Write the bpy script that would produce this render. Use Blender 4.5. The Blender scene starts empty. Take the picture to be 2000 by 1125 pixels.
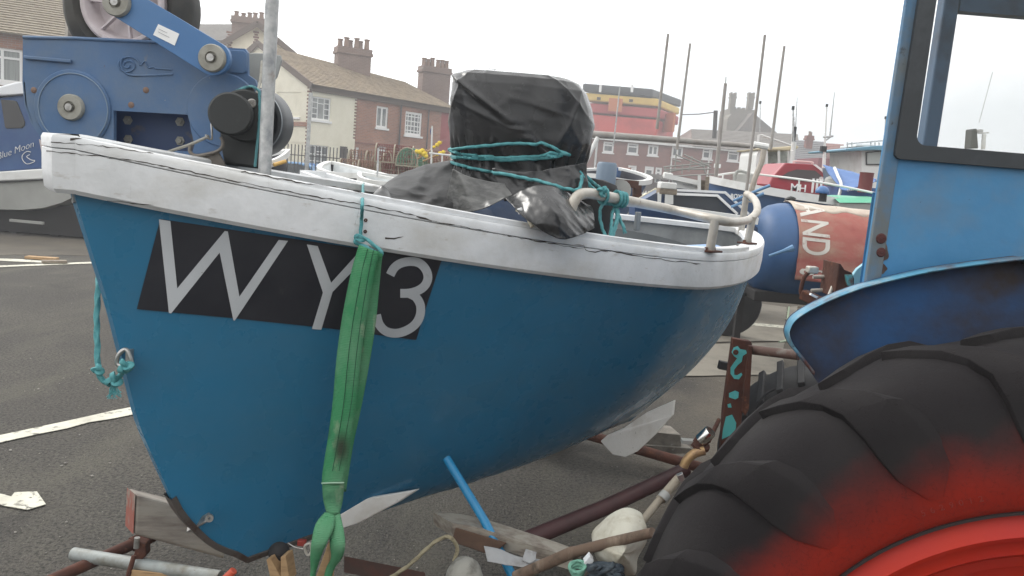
import bpy, bmesh, math, random
from mathutils import Vector, Matrix, noise, geometry
from mathutils.bvhtree import BVHTree
random.seed(7)
scene = bpy.context.scene
C = scene.collection
R_ = math.radians

# ---------------------------------------------------------------- camera
HAZE = 0.0045
EYE = Vector((0, 0, 1.65)); FPX = 1570.0; PITCH = R_(8.0); ROLL = R_(4.7)
FW = Vector((0, math.cos(PITCH), -math.sin(PITCH)))
_r0 = Vector((1, 0, 0)); _u0 = Vector((0, math.sin(PITCH), math.cos(PITCH)))
RT = math.cos(ROLL) * _r0 + math.sin(ROLL) * _u0
UP = -math.sin(ROLL) * _r0 + math.cos(ROLL) * _u0
cam = bpy.data.cameras.new('camera'); cam_o = bpy.data.objects.new('camera', cam); C.objects.link(cam_o)
cam.sensor_width = 36; cam.lens = 36 * FPX / 2000; cam.clip_end = 3000; cam.clip_start = .05
m = Matrix((RT, UP, -FW)).transposed().to_4x4(); m.translation = EYE
cam_o.matrix_world = m
scene.camera = cam_o
scene.view_settings.view_transform = 'Standard'; scene.view_settings.look = 'None'
scene.view_settings.gamma = 1; scene.view_settings.exposure = 0.36
scene.view_settings.use_curve_mapping = False

# ---------------------------------------------------------------- overcast sky and weak sun
SUN_EL, SUN_AZ = 38, -55     # sun veiled behind cloud, up and to the left behind the houses
w = bpy.data.worlds.new("World"); scene.world = w; w.use_nodes = True
nt = w.node_tree; nt.nodes.clear()
wo = nt.nodes.new('ShaderNodeOutputWorld'); bg = nt.nodes.new('ShaderNodeBackground')
sky = nt.nodes.new('ShaderNodeTexSky'); sky.sky_type = 'NISHITA'; sky.sun_disc = False
sky.sun_elevation = R_(SUN_EL); sky.sun_rotation = R_(SUN_AZ)
tc = nt.nodes.new('ShaderNodeTexCoord'); sep = nt.nodes.new('ShaderNodeSeparateXYZ')
nt.links.new(tc.outputs['Generated'], sep.inputs[0])
ramp = nt.nodes.new('ShaderNodeValToRGB')          # even cloud deck: darker grey low down, white above
e = ramp.color_ramp.elements
e[0].position = 0.0; e[0].color = (9.6, 10.0, 10.3, 1)
e[1].position = 0.32; e[1].color = (17, 17, 16.8, 1)
n_ = e.new(0.08); n_.color = (10.4, 10.9, 11.2, 1)
n_ = e.new(0.16); n_.color = (14.5, 14.7, 14.8, 1)
mp = nt.nodes.new('ShaderNodeMapping'); mp.inputs['Scale'].default_value = (1.2, 1.2, 5)
nz = nt.nodes.new('ShaderNodeTexNoise'); nz.inputs['Scale'].default_value = 2.2; nz.inputs['Detail'].default_value = 5
nt.links.new(tc.outputs['Generated'], mp.inputs[0]); nt.links.new(mp.outputs[0], nz.inputs[0])
ad = nt.nodes.new('ShaderNodeMath'); ad.operation = 'MULTIPLY_ADD'; ad.inputs[1].default_value = .24; 
sb = nt.nodes.new('ShaderNodeMath'); sb.operation = 'SUBTRACT'; sb.inputs[1].default_value = .5
nt.links.new(nz.outputs[0], sb.inputs[0]); nt.links.new(sb.outputs[0], ad.inputs[0]); nt.links.new(sep.outputs['Z'], ad.inputs[2])
dt = nt.nodes.new('ShaderNodeVectorMath'); dt.operation = 'DOT_PRODUCT'      # brighter cloud towards the hidden sun
dt.inputs[1].default_value = (math.sin(R_(SUN_AZ)) * math.cos(R_(SUN_EL)), math.cos(R_(SUN_AZ)) * math.cos(R_(SUN_EL)), math.sin(R_(SUN_EL)))
nt.links.new(tc.outputs['Generated'], dt.inputs[0])
gl_ = nt.nodes.new('ShaderNodeMapRange'); gl_.inputs[1].default_value = .45; gl_.inputs[2].default_value = 1; gl_.inputs[4].default_value = .3; nt.links.new(dt.outputs['Value'], gl_.inputs[0])
a2 = nt.nodes.new('ShaderNodeMath'); a2.operation = 'ADD'; nt.links.new(ad.outputs[0], a2.inputs[0]); nt.links.new(gl_.outputs[0], a2.inputs[1])
nt.links.new(a2.outputs[0], ramp.inputs[0])
mx = nt.nodes.new('ShaderNodeMixRGB'); mx.inputs[0].default_value = .90
nt.links.new(sky.outputs[0], mx.inputs[1]); nt.links.new(ramp.outputs[0], mx.inputs[2])
df = nt.nodes.new('ShaderNodeMapRange'); df.inputs[1].default_value = -.75; df.inputs[2].default_value = .45; df.inputs[3].default_value = .5; df.inputs[4].default_value = 1.04   # added dimming away from the sun, to deepen shade under the hull
nt.links.new(dt.outputs['Value'], df.inputs[0]); ml = nt.nodes.new('ShaderNodeMixRGB'); ml.blend_type = 'MULTIPLY'; ml.inputs[0].default_value = 1
nt.links.new(mx.outputs[0], ml.inputs[1]); nt.links.new(df.outputs[0], ml.inputs[2]); nt.links.new(ml.outputs[0], bg.inputs[0]); bg.inputs[1].default_value = 0.10
nt.links.new(bg.outputs[0], wo.inputs[0])
sl = bpy.data.lights.new('sun', 'SUN'); sl.energy = 1.3; sl.angle = R_(14); sl.color = (1, .97, .92)
so = bpy.data.objects.new('sun', sl); C.objects.link(so)
az = R_(SUN_AZ); el = R_(SUN_EL)
sd = Vector((math.sin(az) * math.cos(el), math.cos(az) * math.cos(el), math.sin(el)))
so.rotation_euler = (-sd).to_track_quat('-Z', 'Y').to_euler(); so.location = sd * 50

# ---------------------------------------------------------------- measuring helpers
def ray(px, py): return FW * FPX + RT * (px - 1000) + UP * (562.5 - py)
def P(px, py, Y):
    d = ray(px, py); return EYE + d * (Y / d.y)
def G(px, py, z=0.0):
    d = ray(px, py); return EYE + d * ((z - EYE.z) / d.z)
def VP(px, py, A, D):          # hit with the upright plane through A along D
    n = Vector((-D.y, D.x, 0)); d = ray(px, py)
    return EYE + d * ((Vector(A) - EYE).dot(n) / d.dot(n))

# ---------------------------------------------------------------- materials
MATS = {}
def M(name, base, rough=.6, metal=0.0, layers=(), bump=None, spec=.5, coat=0, uv=False, rvar=0):
    if name in MATS: return MATS[name]
    mt = bpy.data.materials.new(name); mt.use_nodes = True; t = mt.node_tree; N = t.nodes; L = t.links
    b = N['Principled BSDF']; b.inputs['Roughness'].default_value = rough; b.inputs['Metallic'].default_value = metal
    b.inputs['Specular IOR Level'].default_value = spec
    if coat: b.inputs['Coat Weight'].default_value = coat; b.inputs['Coat Roughness'].default_value = .12
    tcn = N.new('ShaderNodeTexCoord'); src = tcn.outputs['UV' if uv else 'Object']
    rgb = N.new('ShaderNodeRGB'); rgb.outputs[0].default_value = (*base, 1); cur = rgb.outputs[0]
    for k, ly in enumerate(layers):
        col, sc, lo, hi = ly[:4]; st = ly[4] if len(ly) > 4 else (1, 1, 1); amt = ly[5] if len(ly) > 5 else 1
        mpn = N.new('ShaderNodeMapping'); mpn.inputs['Scale'].default_value = st; mpn.inputs['Location'].default_value = (k * 3.1, k * 1.7, k * .9)
        L.new(src, mpn.inputs[0]); nn = N.new('ShaderNodeTexNoise'); nn.inputs['Scale'].default_value = sc
        nn.inputs['Detail'].default_value = 6; nn.inputs['Roughness'].default_value = .62; L.new(mpn.outputs[0], nn.inputs[0])
        mr = N.new('ShaderNodeMapRange'); mr.inputs[1].default_value = lo; mr.inputs[2].default_value = hi; mr.inputs[4].default_value = amt
        L.new(nn.outputs[0], mr.inputs[0]); mm = N.new('ShaderNodeMixRGB'); mm.inputs[2].default_value = (*col, 1)
        L.new(mr.outputs[0], mm.inputs[0]); L.new(cur, mm.inputs[1]); cur = mm.outputs[0]
    L.new(cur, b.inputs['Base Color'])
    if rvar:
        nn = N.new('ShaderNodeTexNoise'); nn.inputs['Scale'].default_value = 9; nn.inputs['Detail'].default_value = 5; L.new(src, nn.inputs[0])
        mr = N.new('ShaderNodeMapRange'); mr.inputs[1].default_value = .3; mr.inputs[2].default_value = .7
        mr.inputs[3].default_value = max(.05, rough - rvar); mr.inputs[4].default_value = min(1, rough + rvar)
        L.new(nn.outputs[0], mr.inputs[0]); L.new(mr.outputs[0], b.inputs['Roughness'])
    if bump:
        nn = N.new('ShaderNodeTexNoise'); nn.inputs['Scale'].default_value = bump[1]; nn.inputs['Detail'].default_value = 6; L.new(src, nn.inputs[0])
        bn = N.new('ShaderNodeBump'); bn.inputs['Strength'].default_value = bump[0]; bn.inputs['Distance'].default_value = bump[2] if len(bump) > 2 else .01
        L.new(nn.outputs[0], bn.inputs['Height']); L.new(bn.outputs[0], b.inputs['Normal'])
    MATS[name] = mt; return mt
def brickmat(name, c1, c2, mortar, scale=1.0, bw=.225, bh=.075):
    if name in MATS: return MATS[name]
    mt = bpy.data.materials.new(name); mt.use_nodes = True; N = mt.node_tree.nodes; L = mt.node_tree.links
    b = N['Principled BSDF']; b.inputs['Roughness'].default_value = .85
    t = N.new('ShaderNodeTexCoord'); br = N.new('ShaderNodeTexBrick')
    br.inputs['Scale'].default_value = scale; br.inputs['Brick Width'].default_value = bw; br.inputs['Row Height'].default_value = bh
    br.inputs['Mortar Size'].default_value = .006; br.inputs['Color1'].default_value = (*c1, 1); br.inputs['Color2'].default_value = (*c2, 1); br.inputs['Mortar'].default_value = (*mortar, 1)
    L.new(t.outputs['UV'], br.inputs[0])
    nn = N.new('ShaderNodeTexNoise'); nn.inputs['Scale'].default_value = .8; nn.inputs['Detail'].default_value = 6; L.new(t.outputs['Object'], nn.inputs[0])
    mr = N.new('ShaderNodeMapRange'); mr.inputs[3].default_value = .6; mr.inputs[4].default_value = 1.35; L.new(nn.outputs[0], mr.inputs[0])
    mm = N.new('ShaderNodeMixRGB'); mm.blend_type = 'MULTIPLY'; mm.inputs[0].default_value = 1; L.new(br.outputs[0], mm.inputs[1]); L.new(mr.outputs[0], mm.inputs[2])
    L.new(mm.outputs[0], b.inputs['Base Color'])
    MATS[name] = mt; return mt
def glass_tinted(name, tint, alpha, rough=.1):
    mt = bpy.data.materials.new(name); mt.use_nodes = True; N = mt.node_tree.nodes; L = mt.node_tree.links
    b = N['Principled BSDF']; b.inputs['Base Color'].default_value = (*tint, 1); b.inputs['Roughness'].default_value = rough
    nn = N.new('ShaderNodeTexNoise'); nn.inputs['Scale'].default_value = 5; nn.inputs['Detail'].default_value = 6
    t = N.new('ShaderNodeTexCoord'); L.new(t.outputs['Object'], nn.inputs[0])
    mr = N.new('ShaderNodeMapRange'); mr.inputs[1].default_value = .3; mr.inputs[2].default_value = .75; mr.inputs[3].default_value = alpha * .6; mr.inputs[4].default_value = alpha * 1.5
    L.new(nn.outputs[0], mr.inputs[0]); L.new(mr.outputs[0], b.inputs['Alpha'])
    return mt

# ---------------------------------------------------------------- mesh builder
class MB:
    def __init__(s): s.v = []; s.f = []; s.uvd = None
    def add(s, vs, fs):
        n = len(s.v); s.v += [Vector(x) for x in vs]; s.f += [tuple(i + n for i in f) for f in fs]; return s
    def box8(s, p):   # p: bottom 4 ccw, top 4
        return s.add(p, [(3, 2, 1, 0), (4, 5, 6, 7), (0, 1, 5, 4), (1, 2, 6, 5), (2, 3, 7, 6), (3, 0, 4, 7)])
    def box(s, c, size, X=None, Z=None):
        X = Vector(X or (1, 0, 0)).normalized(); Z = Vector(Z or (0, 0, 1)); Yv = Z.cross(X).normalized(); Z = X.cross(Yv)
        a, b, d = size[0] / 2, size[1] / 2, size[2] / 2; c = Vector(c)
        q = lambda i, j, k: c + X * (i * a) + Yv * (j * b) + Z * (k * d)
        return s.box8([q(-1, -1, -1), q(1, -1, -1), q(1, 1, -1), q(-1, 1, -1), q(-1, -1, 1), q(1, -1, 1), q(1, 1, 1), q(-1, 1, 1)])
    def beam(s, a, b, wdt, h, upv=(0, 0, 1)):
        a = Vector(a); b = Vector(b); return s.box((a + b) / 2, ((b - a).length, wdt, h), b - a, upv)
    def tube(s, pts, r, seg=10, closed=False, twist=0, caps=True):
        pts = [Vector(p) for p in pts]; n = len(pts); rr = r if isinstance(r, (list, tuple)) else [r] * n
        base = len(s.v); prev = None; dist = 0
        for i, p in enumerate(pts):
            if closed: t = pts[(i + 1) % n] - pts[i - 1]
            else: t = pts[min(i + 1, n - 1)] - pts[max(i - 1, 0)]
            t.normalize()
            if prev is None:
                a = Vector((0, 0, 1)) if abs(t.z) < .9 else Vector((1, 0, 0)); u = t.cross(a).normalized()
            else: u = (prev - t * prev.dot(t)).normalized()
            prev = u; w_ = t.cross(u)
            if i: dist += (pts[i] - pts[i - 1]).length
            for k in range(seg):
                th = 2 * math.pi * k / seg
                q = rr[i] * (1 + (.22 * math.cos(3 * (th - dist * twist)) if twist else 0))
                s.v.append(p + u * (q * math.cos(th)) + w_ * (q * math.sin(th)))
        m_ = n if closed else n - 1
        for i in range(m_):
            for k in range(seg):
                a = base + i * seg + k; b = base + i * seg + (k + 1) % seg
                c = base + ((i + 1) % n) * seg + (k + 1) % seg; d = base + ((i + 1) % n) * seg + k
                s.f.append((a, b, c, d))
        if not closed and caps:
            s.f.append(tuple(base + k for k in reversed(range(seg)))); s.f.append(tuple(base + (n - 1) * seg + k for k in range(seg)))
        return s
    def lathe(s, prof, o, axis, seg=32, closed=False):
        o = Vector(o); ax = Vector(axis).normalized(); a = Vector((0, 0, 1)) if abs(ax.z) < .9 else Vector((1, 0, 0))
        u = ax.cross(a).normalized(); w_ = ax.cross(u); base = len(s.v); n = len(prof)
        for (r, h) in prof:
            for k in range(seg):
                th = 2 * math.pi * k / seg; s.v.append(o + ax * h + (u * math.cos(th) + w_ * math.sin(th)) * max(r, 1e-5))
        for i in range(n if closed else n - 1):
            j = (i + 1) % n
            for k in range(seg):
                s.f.append((base + i * seg + k, base + i * seg + (k + 1) % seg, base + j * seg + (k + 1) % seg, base + j * seg + k))
        return s
    def prism(s, outer, vec, holes=()):
        loops = [[Vector(p) for p in outer]] + [[Vector(p) for p in h] for h in holes]; vec = Vector(vec)
        flat = [p for l in loops for p in l]; n = len(flat); tris = geometry.tessellate_polygon(loops); base = len(s.v)
        s.v += flat + [p + vec for p in flat]
        for t in tris: s.f.append(tuple(base + i for i in t)); s.f.append(tuple(base + n + i for i in reversed(t)))
        k = 0
        for l in loops:
            for i in range(len(l)):
                a = base + k + i; b = base + k + (i + 1) % len(l); s.f.append((a, b, b + n, a + n))
            k += len(l)
        return s
    def grid(s, rows, thick=None, closed=False):
        nr = len(rows); nc = len(rows[0]); base = len(s.v)
        for r in rows: s.v += [Vector(p) for p in r]
        for i in range(nr - 1):
            for j in range(nc - 1 + (1 if closed else 0)):
                a = base + i * nc + j; b = base + i * nc + (j + 1) % nc; s.f.append((a, b, b + nc, a + nc))
        return s
    def build(s, name, mat, parent=None, smooth=40, bevel=0, solid=0, uvdir=None, sub=0, roof=None, weld=False):
        me = bpy.data.meshes.new(name); me.from_pydata(s.v, [], s.f); me.validate()
        bm = bmesh.new(); bm.from_mesh(me)
        if weld: bmesh.ops.remove_doubles(bm, verts=bm.verts, dist=1e-5)
        if not solid: bmesh.ops.recalc_face_normals(bm, faces=bm.faces)
        bm.to_mesh(me); bm.free()
        if uvdir is not None:
            uvl = me.uv_layers.new(name='UVMap'); d = Vector(uvdir)
            for lp in me.loops:
                co = me.vertices[lp.vertex_index].co; uvl.data[lp.index].uv = (co.dot(d), co.z if roof is None else co.dot(Vector(roof)))
        if smooth:
            me.shade_smooth(); me.set_sharp_from_angle(angle=R_(smooth))
        me.materials.append(mat)
        o = bpy.data.objects.new(name, me); C.objects.link(o)
        if parent:
            o.parent = parent
            if parent.type == 'EMPTY': o.matrix_parent_inverse = Matrix.Translation(-parent.location)
        if solid:
            md = o.modifiers.new('solid', 'SOLIDIFY'); md.thickness = abs(solid); md.offset = 1 if solid > 0 else -1
        if bevel:
            md = o.modifiers.new('bevel', 'BEVEL'); md.width = bevel; md.segments = 2; md.limit_method = 'ANGLE'; md.angle_limit = R_(40)
        if sub:
            md = o.modifiers.new('sub', 'SUBSURF'); md.levels = sub; md.render_levels = sub
        return o
def tag(o, label, cat=None, group=None, kind=None):
    if label: o['label'] = label
    if cat: o['category'] = cat
    if group: o['group'] = group
    if kind: o['kind'] = kind
    return o
def thing(name, label, cat, loc, group=None):
    o = bpy.data.objects.new(name, None); C.objects.link(o); o.location = Vector(loc); o.empty_display_size = .1
    return tag(o, label, cat, group)
def struct(o): o['kind'] = 'structure'; return o
def clone(o, loc=None, rz=None, label=None, parent=None):
    c = o.copy(); C.objects.link(c)
    if parent: c.parent = parent
    if loc is not None: c.location = Vector(loc)
    if rz is not None: c.rotation_euler = (0, 0, rz)
    if label: c['label'] = label
    for ch in o.children: clone(ch, parent=c)
    return c
def lerp(a, b, t): return a + (b - a) * t
def smooth_path(pts, n=8, closed=False):
    pts = [Vector(p) for p in pts]; out = []; N = len(pts)
    for i in range(N if closed else N - 1):
        p0 = pts[i - 1] if (i or closed) else pts[0]; p1 = pts[i]; p2 = pts[(i + 1) % N]
        p3 = pts[(i + 2) % N] if (closed or i + 2 < N) else pts[-1]
        for k in range(n):
            t = k / n
            out.append(.5 * ((2 * p1) + (p2 - p0) * t + (2 * p0 - 5 * p1 + 4 * p2 - p3) * t * t + (3 * p1 - p0 - 3 * p2 + p3) * t ** 3))
    if not closed: out.append(pts[-1])
    return out
def rope(name, pts, r, mat, parent=None, n=10, twist=None, closed=False):
    pp = smooth_path(pts, n, closed)
    return MB().tube(pp, r, 12, closed, twist=twist if twist is not None else .28 / r).build(name, mat, parent, smooth=60)
def text_obj(name, body, a, b, up, mat, parent, ext=.002, shear=0, off=0, hscale=1.0, depth_off=None):
    """flat lettering whose baseline runs from a to b"""
    cu = bpy.data.curves.new(name, 'FONT'); cu.body = body; cu.extrude = ext; cu.shear = shear; cu.offset = off; cu.resolution_u = 3
    tmp = bpy.data.objects.new('t', cu); C.objects.link(tmp); bpy.context.view_layer.update()
    dg = bpy.context.evaluated_depsgraph_get(); me = bpy.data.meshes.new_from_object(tmp.evaluated_get(dg)); bpy.data.objects.remove(tmp)
    xs = [v.co.x for v in me.vertices]; x0, x1 = min(xs), max(xs)
    a = Vector(a); b = Vector(b); X = (b - a); Lh = X.length; X.normalize(); up = Vector(up); upn = (up - X * up.dot(X)); Zn = X.cross(upn).normalized()
    s_ = Lh / (x1 - x0)
    for v in me.vertices:
        x, y, z = v.co; v.co = a + X * ((x - x0) * s_) + upn.normalized() * (y * s_ * hscale) + Zn * z
    me.name = name; me.materials.append(mat)
    o = bpy.data.objects.new(name, me); C.objects.link(o)
    if parent:
        o.parent = parent
        if parent.type == 'EMPTY': o.matrix_parent_inverse = Matrix.Translation(-parent.location)
    return o
def PP(*l): return [P(*q) for q in l]
UPZ = Vector((0, 0, 1))

# ---------------------------------------------------------------- shared materials
white_paint = M('weathered_white_paint', (.80, .81, .82), .45, layers=[((.62, .63, .63), 6, .4, .75), ((.52, .50, .45), 3, .5, .72, (1, 1, 2), .7), ((.40, .36, .30), 14, .62, .76, (1, 1, 3), .7), ((.33, .29, .24), 60, .72, .78, (1, 1, 1), .5)], bump=(.35, 45, .004), rvar=.12)
white_clean = M('white_upvc', (.8, .8, .79), .4)
white_boat = M('white_boat_paint', (.7, .7, .68), .4, layers=[((.5, .49, .45), 3, .5, .8)])
hull_blue = M('hull_blue_paint', (.020, .155, .285), .30, layers=[((.024, .175, .32), 1.3, .3, .75), ((.07, .15, .20), 2.2, .45, .9, (1, 1, 2.2), .45), ((.2, .25, .28), 120, .76, .79)], bump=(.06, 12, .01), spec=.5, rvar=.1)
steel = M('galvanised_steel', (.52, .52, .51), .5, .25, layers=[((.28, .29, .3), 25, .4, .7), ((.3, .22, .16), 8, .66, .8)], bump=(.15, 60, .002))
steel_worn = M('worn_galvanised_pipe', (.44, .42, .38), .5, .35, layers=[((.33, .29, .24), 12, .5, .7), ((.22, .13, .08), 18, .68, .76)], bump=(.2, 40, .003))
rust = M('rusty_steel', (.10, .035, .02), .85, .1, layers=[((.055, .022, .016), 12, .35, .65), ((.2, .08, .04), 30, .6, .75)], bump=(.6, 50, .004))
chrome = M('chrome', (.7, .68, .65), .2, 1, layers=[((.3, .2, .15), 30, .6, .75)])
bare_steel = M('bare_steel', (.45, .44, .42), .35, .8, layers=[((.2, .18, .16), 30, .5, .7)])
black_rubber = M('black_rubber', (.018, .017, .018), .75, layers=[((.035, .033, .032), 10, .45, .75)], bump=(.2, 60, .002))
black_paint = M('black_hauler_paint', (.02, .022, .022), .55, layers=[((.05, .05, .048), 14, .55, .8)], bump=(.2, 40, .003))
teal_rope = M('teal_polypropylene_rope', (.06, .25, .27), .7, layers=[((.10, .33, .34), 80, .4, .7), ((.03, .13, .14), 30, .6, .8)])
tan_rope = M('tan_hemp_rope', (.3, .26, .17), .9, layers=[((.16, .13, .08), 60, .5, .7)])
timber = M('weathered_timber', (.26, .22, .17), .85, layers=[((.14, .11, .085), 8, .4, .7, (1, 1, 6)), ((.36, .31, .25), 20, .55, .8, (1, 1, 4))], bump=(.5, 30, .005))
raw_wood = M('raw_softwood', (.42, .27, .14), .8, layers=[((.26, .16, .08), 12, .45, .7, (1, 1, 5))], bump=(.3, 40, .003))
dark_glass = M('dark_window_glass', (.05, .06, .065), .08, 0, layers=[((.16, .17, .17), 1.2, .45, .6)])
pane_far = M('house_window_glass', (.12, .13, .135), .15, 0, layers=[((.3, .31, .3), 1.3, .48, .6, (1, 1, .4))])
frame_blue = M('hauler_blue_paint', (.065, .135, .26), .55, layers=[((.075, .15, .29), 5, .4, .7), ((.17, .20, .22), 3.5, .48, .72, (1, 1, 1), .6), ((.24, .22, .18), 14, .64, .74, (1, 1, .4), .7), ((.10, .05, .03), 22, .71, .76), ((.34, .32, .27), 60, .70, .76, (1, 1, 1), .8)], bump=(.25, 50, .003))
navy = M('navy_boat_paint', (.018, .05, .13), .4, layers=[((.03, .07, .16), 3, .4, .7)])
nylon = M('dirty_nylon', (.33, .32, .28), .7, layers=[((.2, .19, .16), 20, .4, .7)])

# ================================================================ GROUND
asph = M('asphalt', (.068, .061, .052), .92, layers=[((.098, .088, .072), .9, .42, .68), ((.045, .04, .034), .35, .5, .7), ((.02, .018, .015), 55, .47, .6, (1, 1, 1), .9), ((.21, .19, .16), 75, .62, .69, (1, 1, 1), .8), ((.30, .28, .24), 14, .735, .76), ((.13, .12, .09), 2.5, .52, .75, (1, .25, 1), .5), ((.03, .026, .022), 1.8, .62, .72, (1, 1, 1), .6)], bump=(1, 90, .02))
g = MB(); NG = 40
def spaced(a, b, n): return [a + (b - a) * i / n for i in range(n + 1)]
g.grid([[(x, y, 0) for x in (-400, -60, -20, -8, -4, -2, 0, 2, 4, 8, 20, 60, 400)] for y in (-60, -5, 0, 2, 4, 8, 16, 40, 120, 900)])
struct(g.build('ground', asph, smooth=0))
dirt_m = M('tan_dirt_paving', (.105, .09, .068), .95, layers=[((.07, .06, .048), 1.5, .4, .65), ((.2, .18, .15), 50, .62, .75), ((.06, .05, .042), 30, .6, .75)], bump=(.7, 60, .01))
def flat_px(name, pts, mat, z=.004, h=0.0, jag=0):
    q = [G(x, y, z) for x, y in pts]
    if jag:
        o = []
        for i in range(len(q)):
            a, b = q[i], q[(i + 1) % len(q)]; n = max(1, int((b - a).length / .12))
            for k in range(n):
                p = a.lerp(b, k / n); o.append(Vector((p.x + random.uniform(-jag, jag), p.y + random.uniform(-jag, jag), z)))
        q = o
    return MB().prism(q, (0, 0, -.003 if not h else -h)).build(name, mat, smooth=0)
# trodden tan dirt spreads over the asphalt on the tractor side of the yard
t_ = asph.node_tree; b_ = t_.nodes['Principled BSDF']; cur = b_.inputs['Base Color'].links[0].from_socket
tcn = t_.nodes.new('ShaderNodeTexCoord'); dpn = t_.nodes.new('ShaderNodeVectorMath'); dpn.operation = 'DOT_PRODUCT'; dpn.inputs[1].default_value = (1, -.25, 0); t_.links.new(tcn.outputs['Object'], dpn.inputs[0])
nn = t_.nodes.new('ShaderNodeTexNoise'); nn.inputs['Scale'].default_value = 1.1; nn.inputs['Detail'].default_value = 8; nn.inputs['Roughness'].default_value = .65; t_.links.new(tcn.outputs['Object'], nn.inputs[0])
ma = t_.nodes.new('ShaderNodeMath'); ma.operation = 'MULTIPLY_ADD'; ma.inputs[1].default_value = 3.0; t_.links.new(nn.outputs[0], ma.inputs[0]); t_.links.new(dpn.outputs['Value'], ma.inputs[2])
mr = t_.nodes.new('ShaderNodeMapRange'); mr.inputs[1].default_value = .9; mr.inputs[2].default_value = 1.7; mr.inputs[4].default_value = .85; t_.links.new(ma.outputs[0], mr.inputs[0])
n2 = t_.nodes.new('ShaderNodeTexNoise'); n2.inputs['Scale'].default_value = 30; n2.inputs['Detail'].default_value = 6; t_.links.new(tcn.outputs['Object'], n2.inputs[0])
rp = t_.nodes.new('ShaderNodeMixRGB'); rp.inputs[1].default_value = (.055, .045, .034, 1); rp.inputs[2].default_value = (.17, .145, .11, 1); t_.links.new(n2.outputs[0], rp.inputs[0])
mm = t_.nodes.new('ShaderNodeMixRGB'); t_.links.new(mr.outputs[0], mm.inputs[0]); t_.links.new(cur, mm.inputs[1]); t_.links.new(rp.outputs[0], mm.inputs[2]); t_.links.new(mm.outputs[0], b_.inputs['Base Color'])
struct(flat_px('muddy_verge', [(-60, 452), (190, 470), (190, 500), (40, 498), (-60, 500)], dirt_m, .004, jag=.1))
line_m = M('worn_line_paint', (.62, .6, .5), .8, layers=[((.085, .08, .07), 18, .55, .64), ((.45, .43, .36), 5, .4, .7)], bump=(.5, 90, .004))
def mark(pts, jag=.012, z=.008): return struct(flat_px('road_marking', pts, line_m, z, jag=jag))
mark([(-80, 866), (-80, 882), (130, 835), (300, 800), (300, 786), (130, 822)])
mark([(-60, 956), (10, 963), (28, 969), (30, 962), (68, 959), (82, 986), (50, 994), (0, 984), (-60, 972)])
mark([(-60, 503), (-60, 506), (40, 511), (110, 514), (110, 511), (40, 506)], .006)
mark([(-60, 521), (-60, 524), (185, 514), (185, 511)], .006)
mark([(1440, 628), (1440, 633), (1560, 643), (1560, 638)], .008, .016)
slab_m = M('concrete_slab', (.21, .19, .155), .9, layers=[((.15, .135, .11), 3, .45, .7), ((.1, .09, .07), 25, .62, .75)], bump=(.4, 60, .004))
sl = [[(1405, 600), (1478, 592), (1538, 600), (1533, 665), (1380, 668)], [(1541, 600), (1600, 590), (1660, 592), (1640, 650), (1537, 664)], [(1370, 672), (1532, 669), (1528, 730), (1330, 735)]]
pv = None
for i, s_ in enumerate(sl):
    o = flat_px('paving_slab', s_, slab_m, .012, jag=.015)
    struct(o)
# loose stones
st = MB()
stone_spots = [(45, 690), (60, 700), (120, 910), (128, 905), (20, 880), (155, 850), (230, 820), (215, 905), (75, 760), (180, 930), (60, 840), (1350, 745), (1362, 752), (1338, 760), (1390, 730), (1330, 775), (1375, 720), (1405, 745), (1340, 728), (100, 620), (60, 560), (150, 575), (200, 1000), (130, 1020), (30, 1040), (90, 1080)]
rs = random.Random(3)
def rock(mb, p, r, rr):
    vs = []; n = 7
    for (h, q) in ((0, .8), (.5, 1), (.9, .5)):
        for k in range(n):
            a = 2 * math.pi * k / n; rad = r * q * rr.uniform(.7, 1.2); vs.append((p.x + rad * math.cos(a), p.y + rad * math.sin(a), p.z + h * r * rr.uniform(.7, 1)))
    fs = [(i * n + k, i * n + (k + 1) % n, (i + 1) * n + (k + 1) % n, (i + 1) * n + k) for i in range(2) for k in range(n)] + [tuple(2 * n + k for k in range(n))]
    mb.add(vs, fs)
for x, y in stone_spots: rock(st, G(x, y, .003), rs.uniform(.003, .009), rs)
for k in range(1400):
    x = rs.uniform(-3.2, 0.4) if k % 2 else rs.uniform(.5, 6); y = rs.uniform(2.6, 9); rock(st, Vector((x, y, .003)), rs.uniform(.0015, .0045), rs)
tag(st.build('gravel', M('pale_grit', (.3, .28, .25), .9, layers=[((.12, .11, .1), 9, .45, .6)]), smooth=0), 'loose grit and small stones scattered over the asphalt', 'gravel', kind='stuff')
for k, (x0, y0, x1, y1, lab) in enumerate([(52, 502, 112, 506, 'thin splintered board lying on the asphalt, the one further from the camera'), (82, 511, 130, 511, 'dark short board lying flat on the asphalt, nearest to the white line')]):
    a = G(x0, y0, .03); b = G(x1, y1, .03)
    tag(MB().beam(a, b, .12, .035).build('board', timber if k else raw_wood, bevel=.004), lab, 'board', 'scrap boards on the asphalt')

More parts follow.
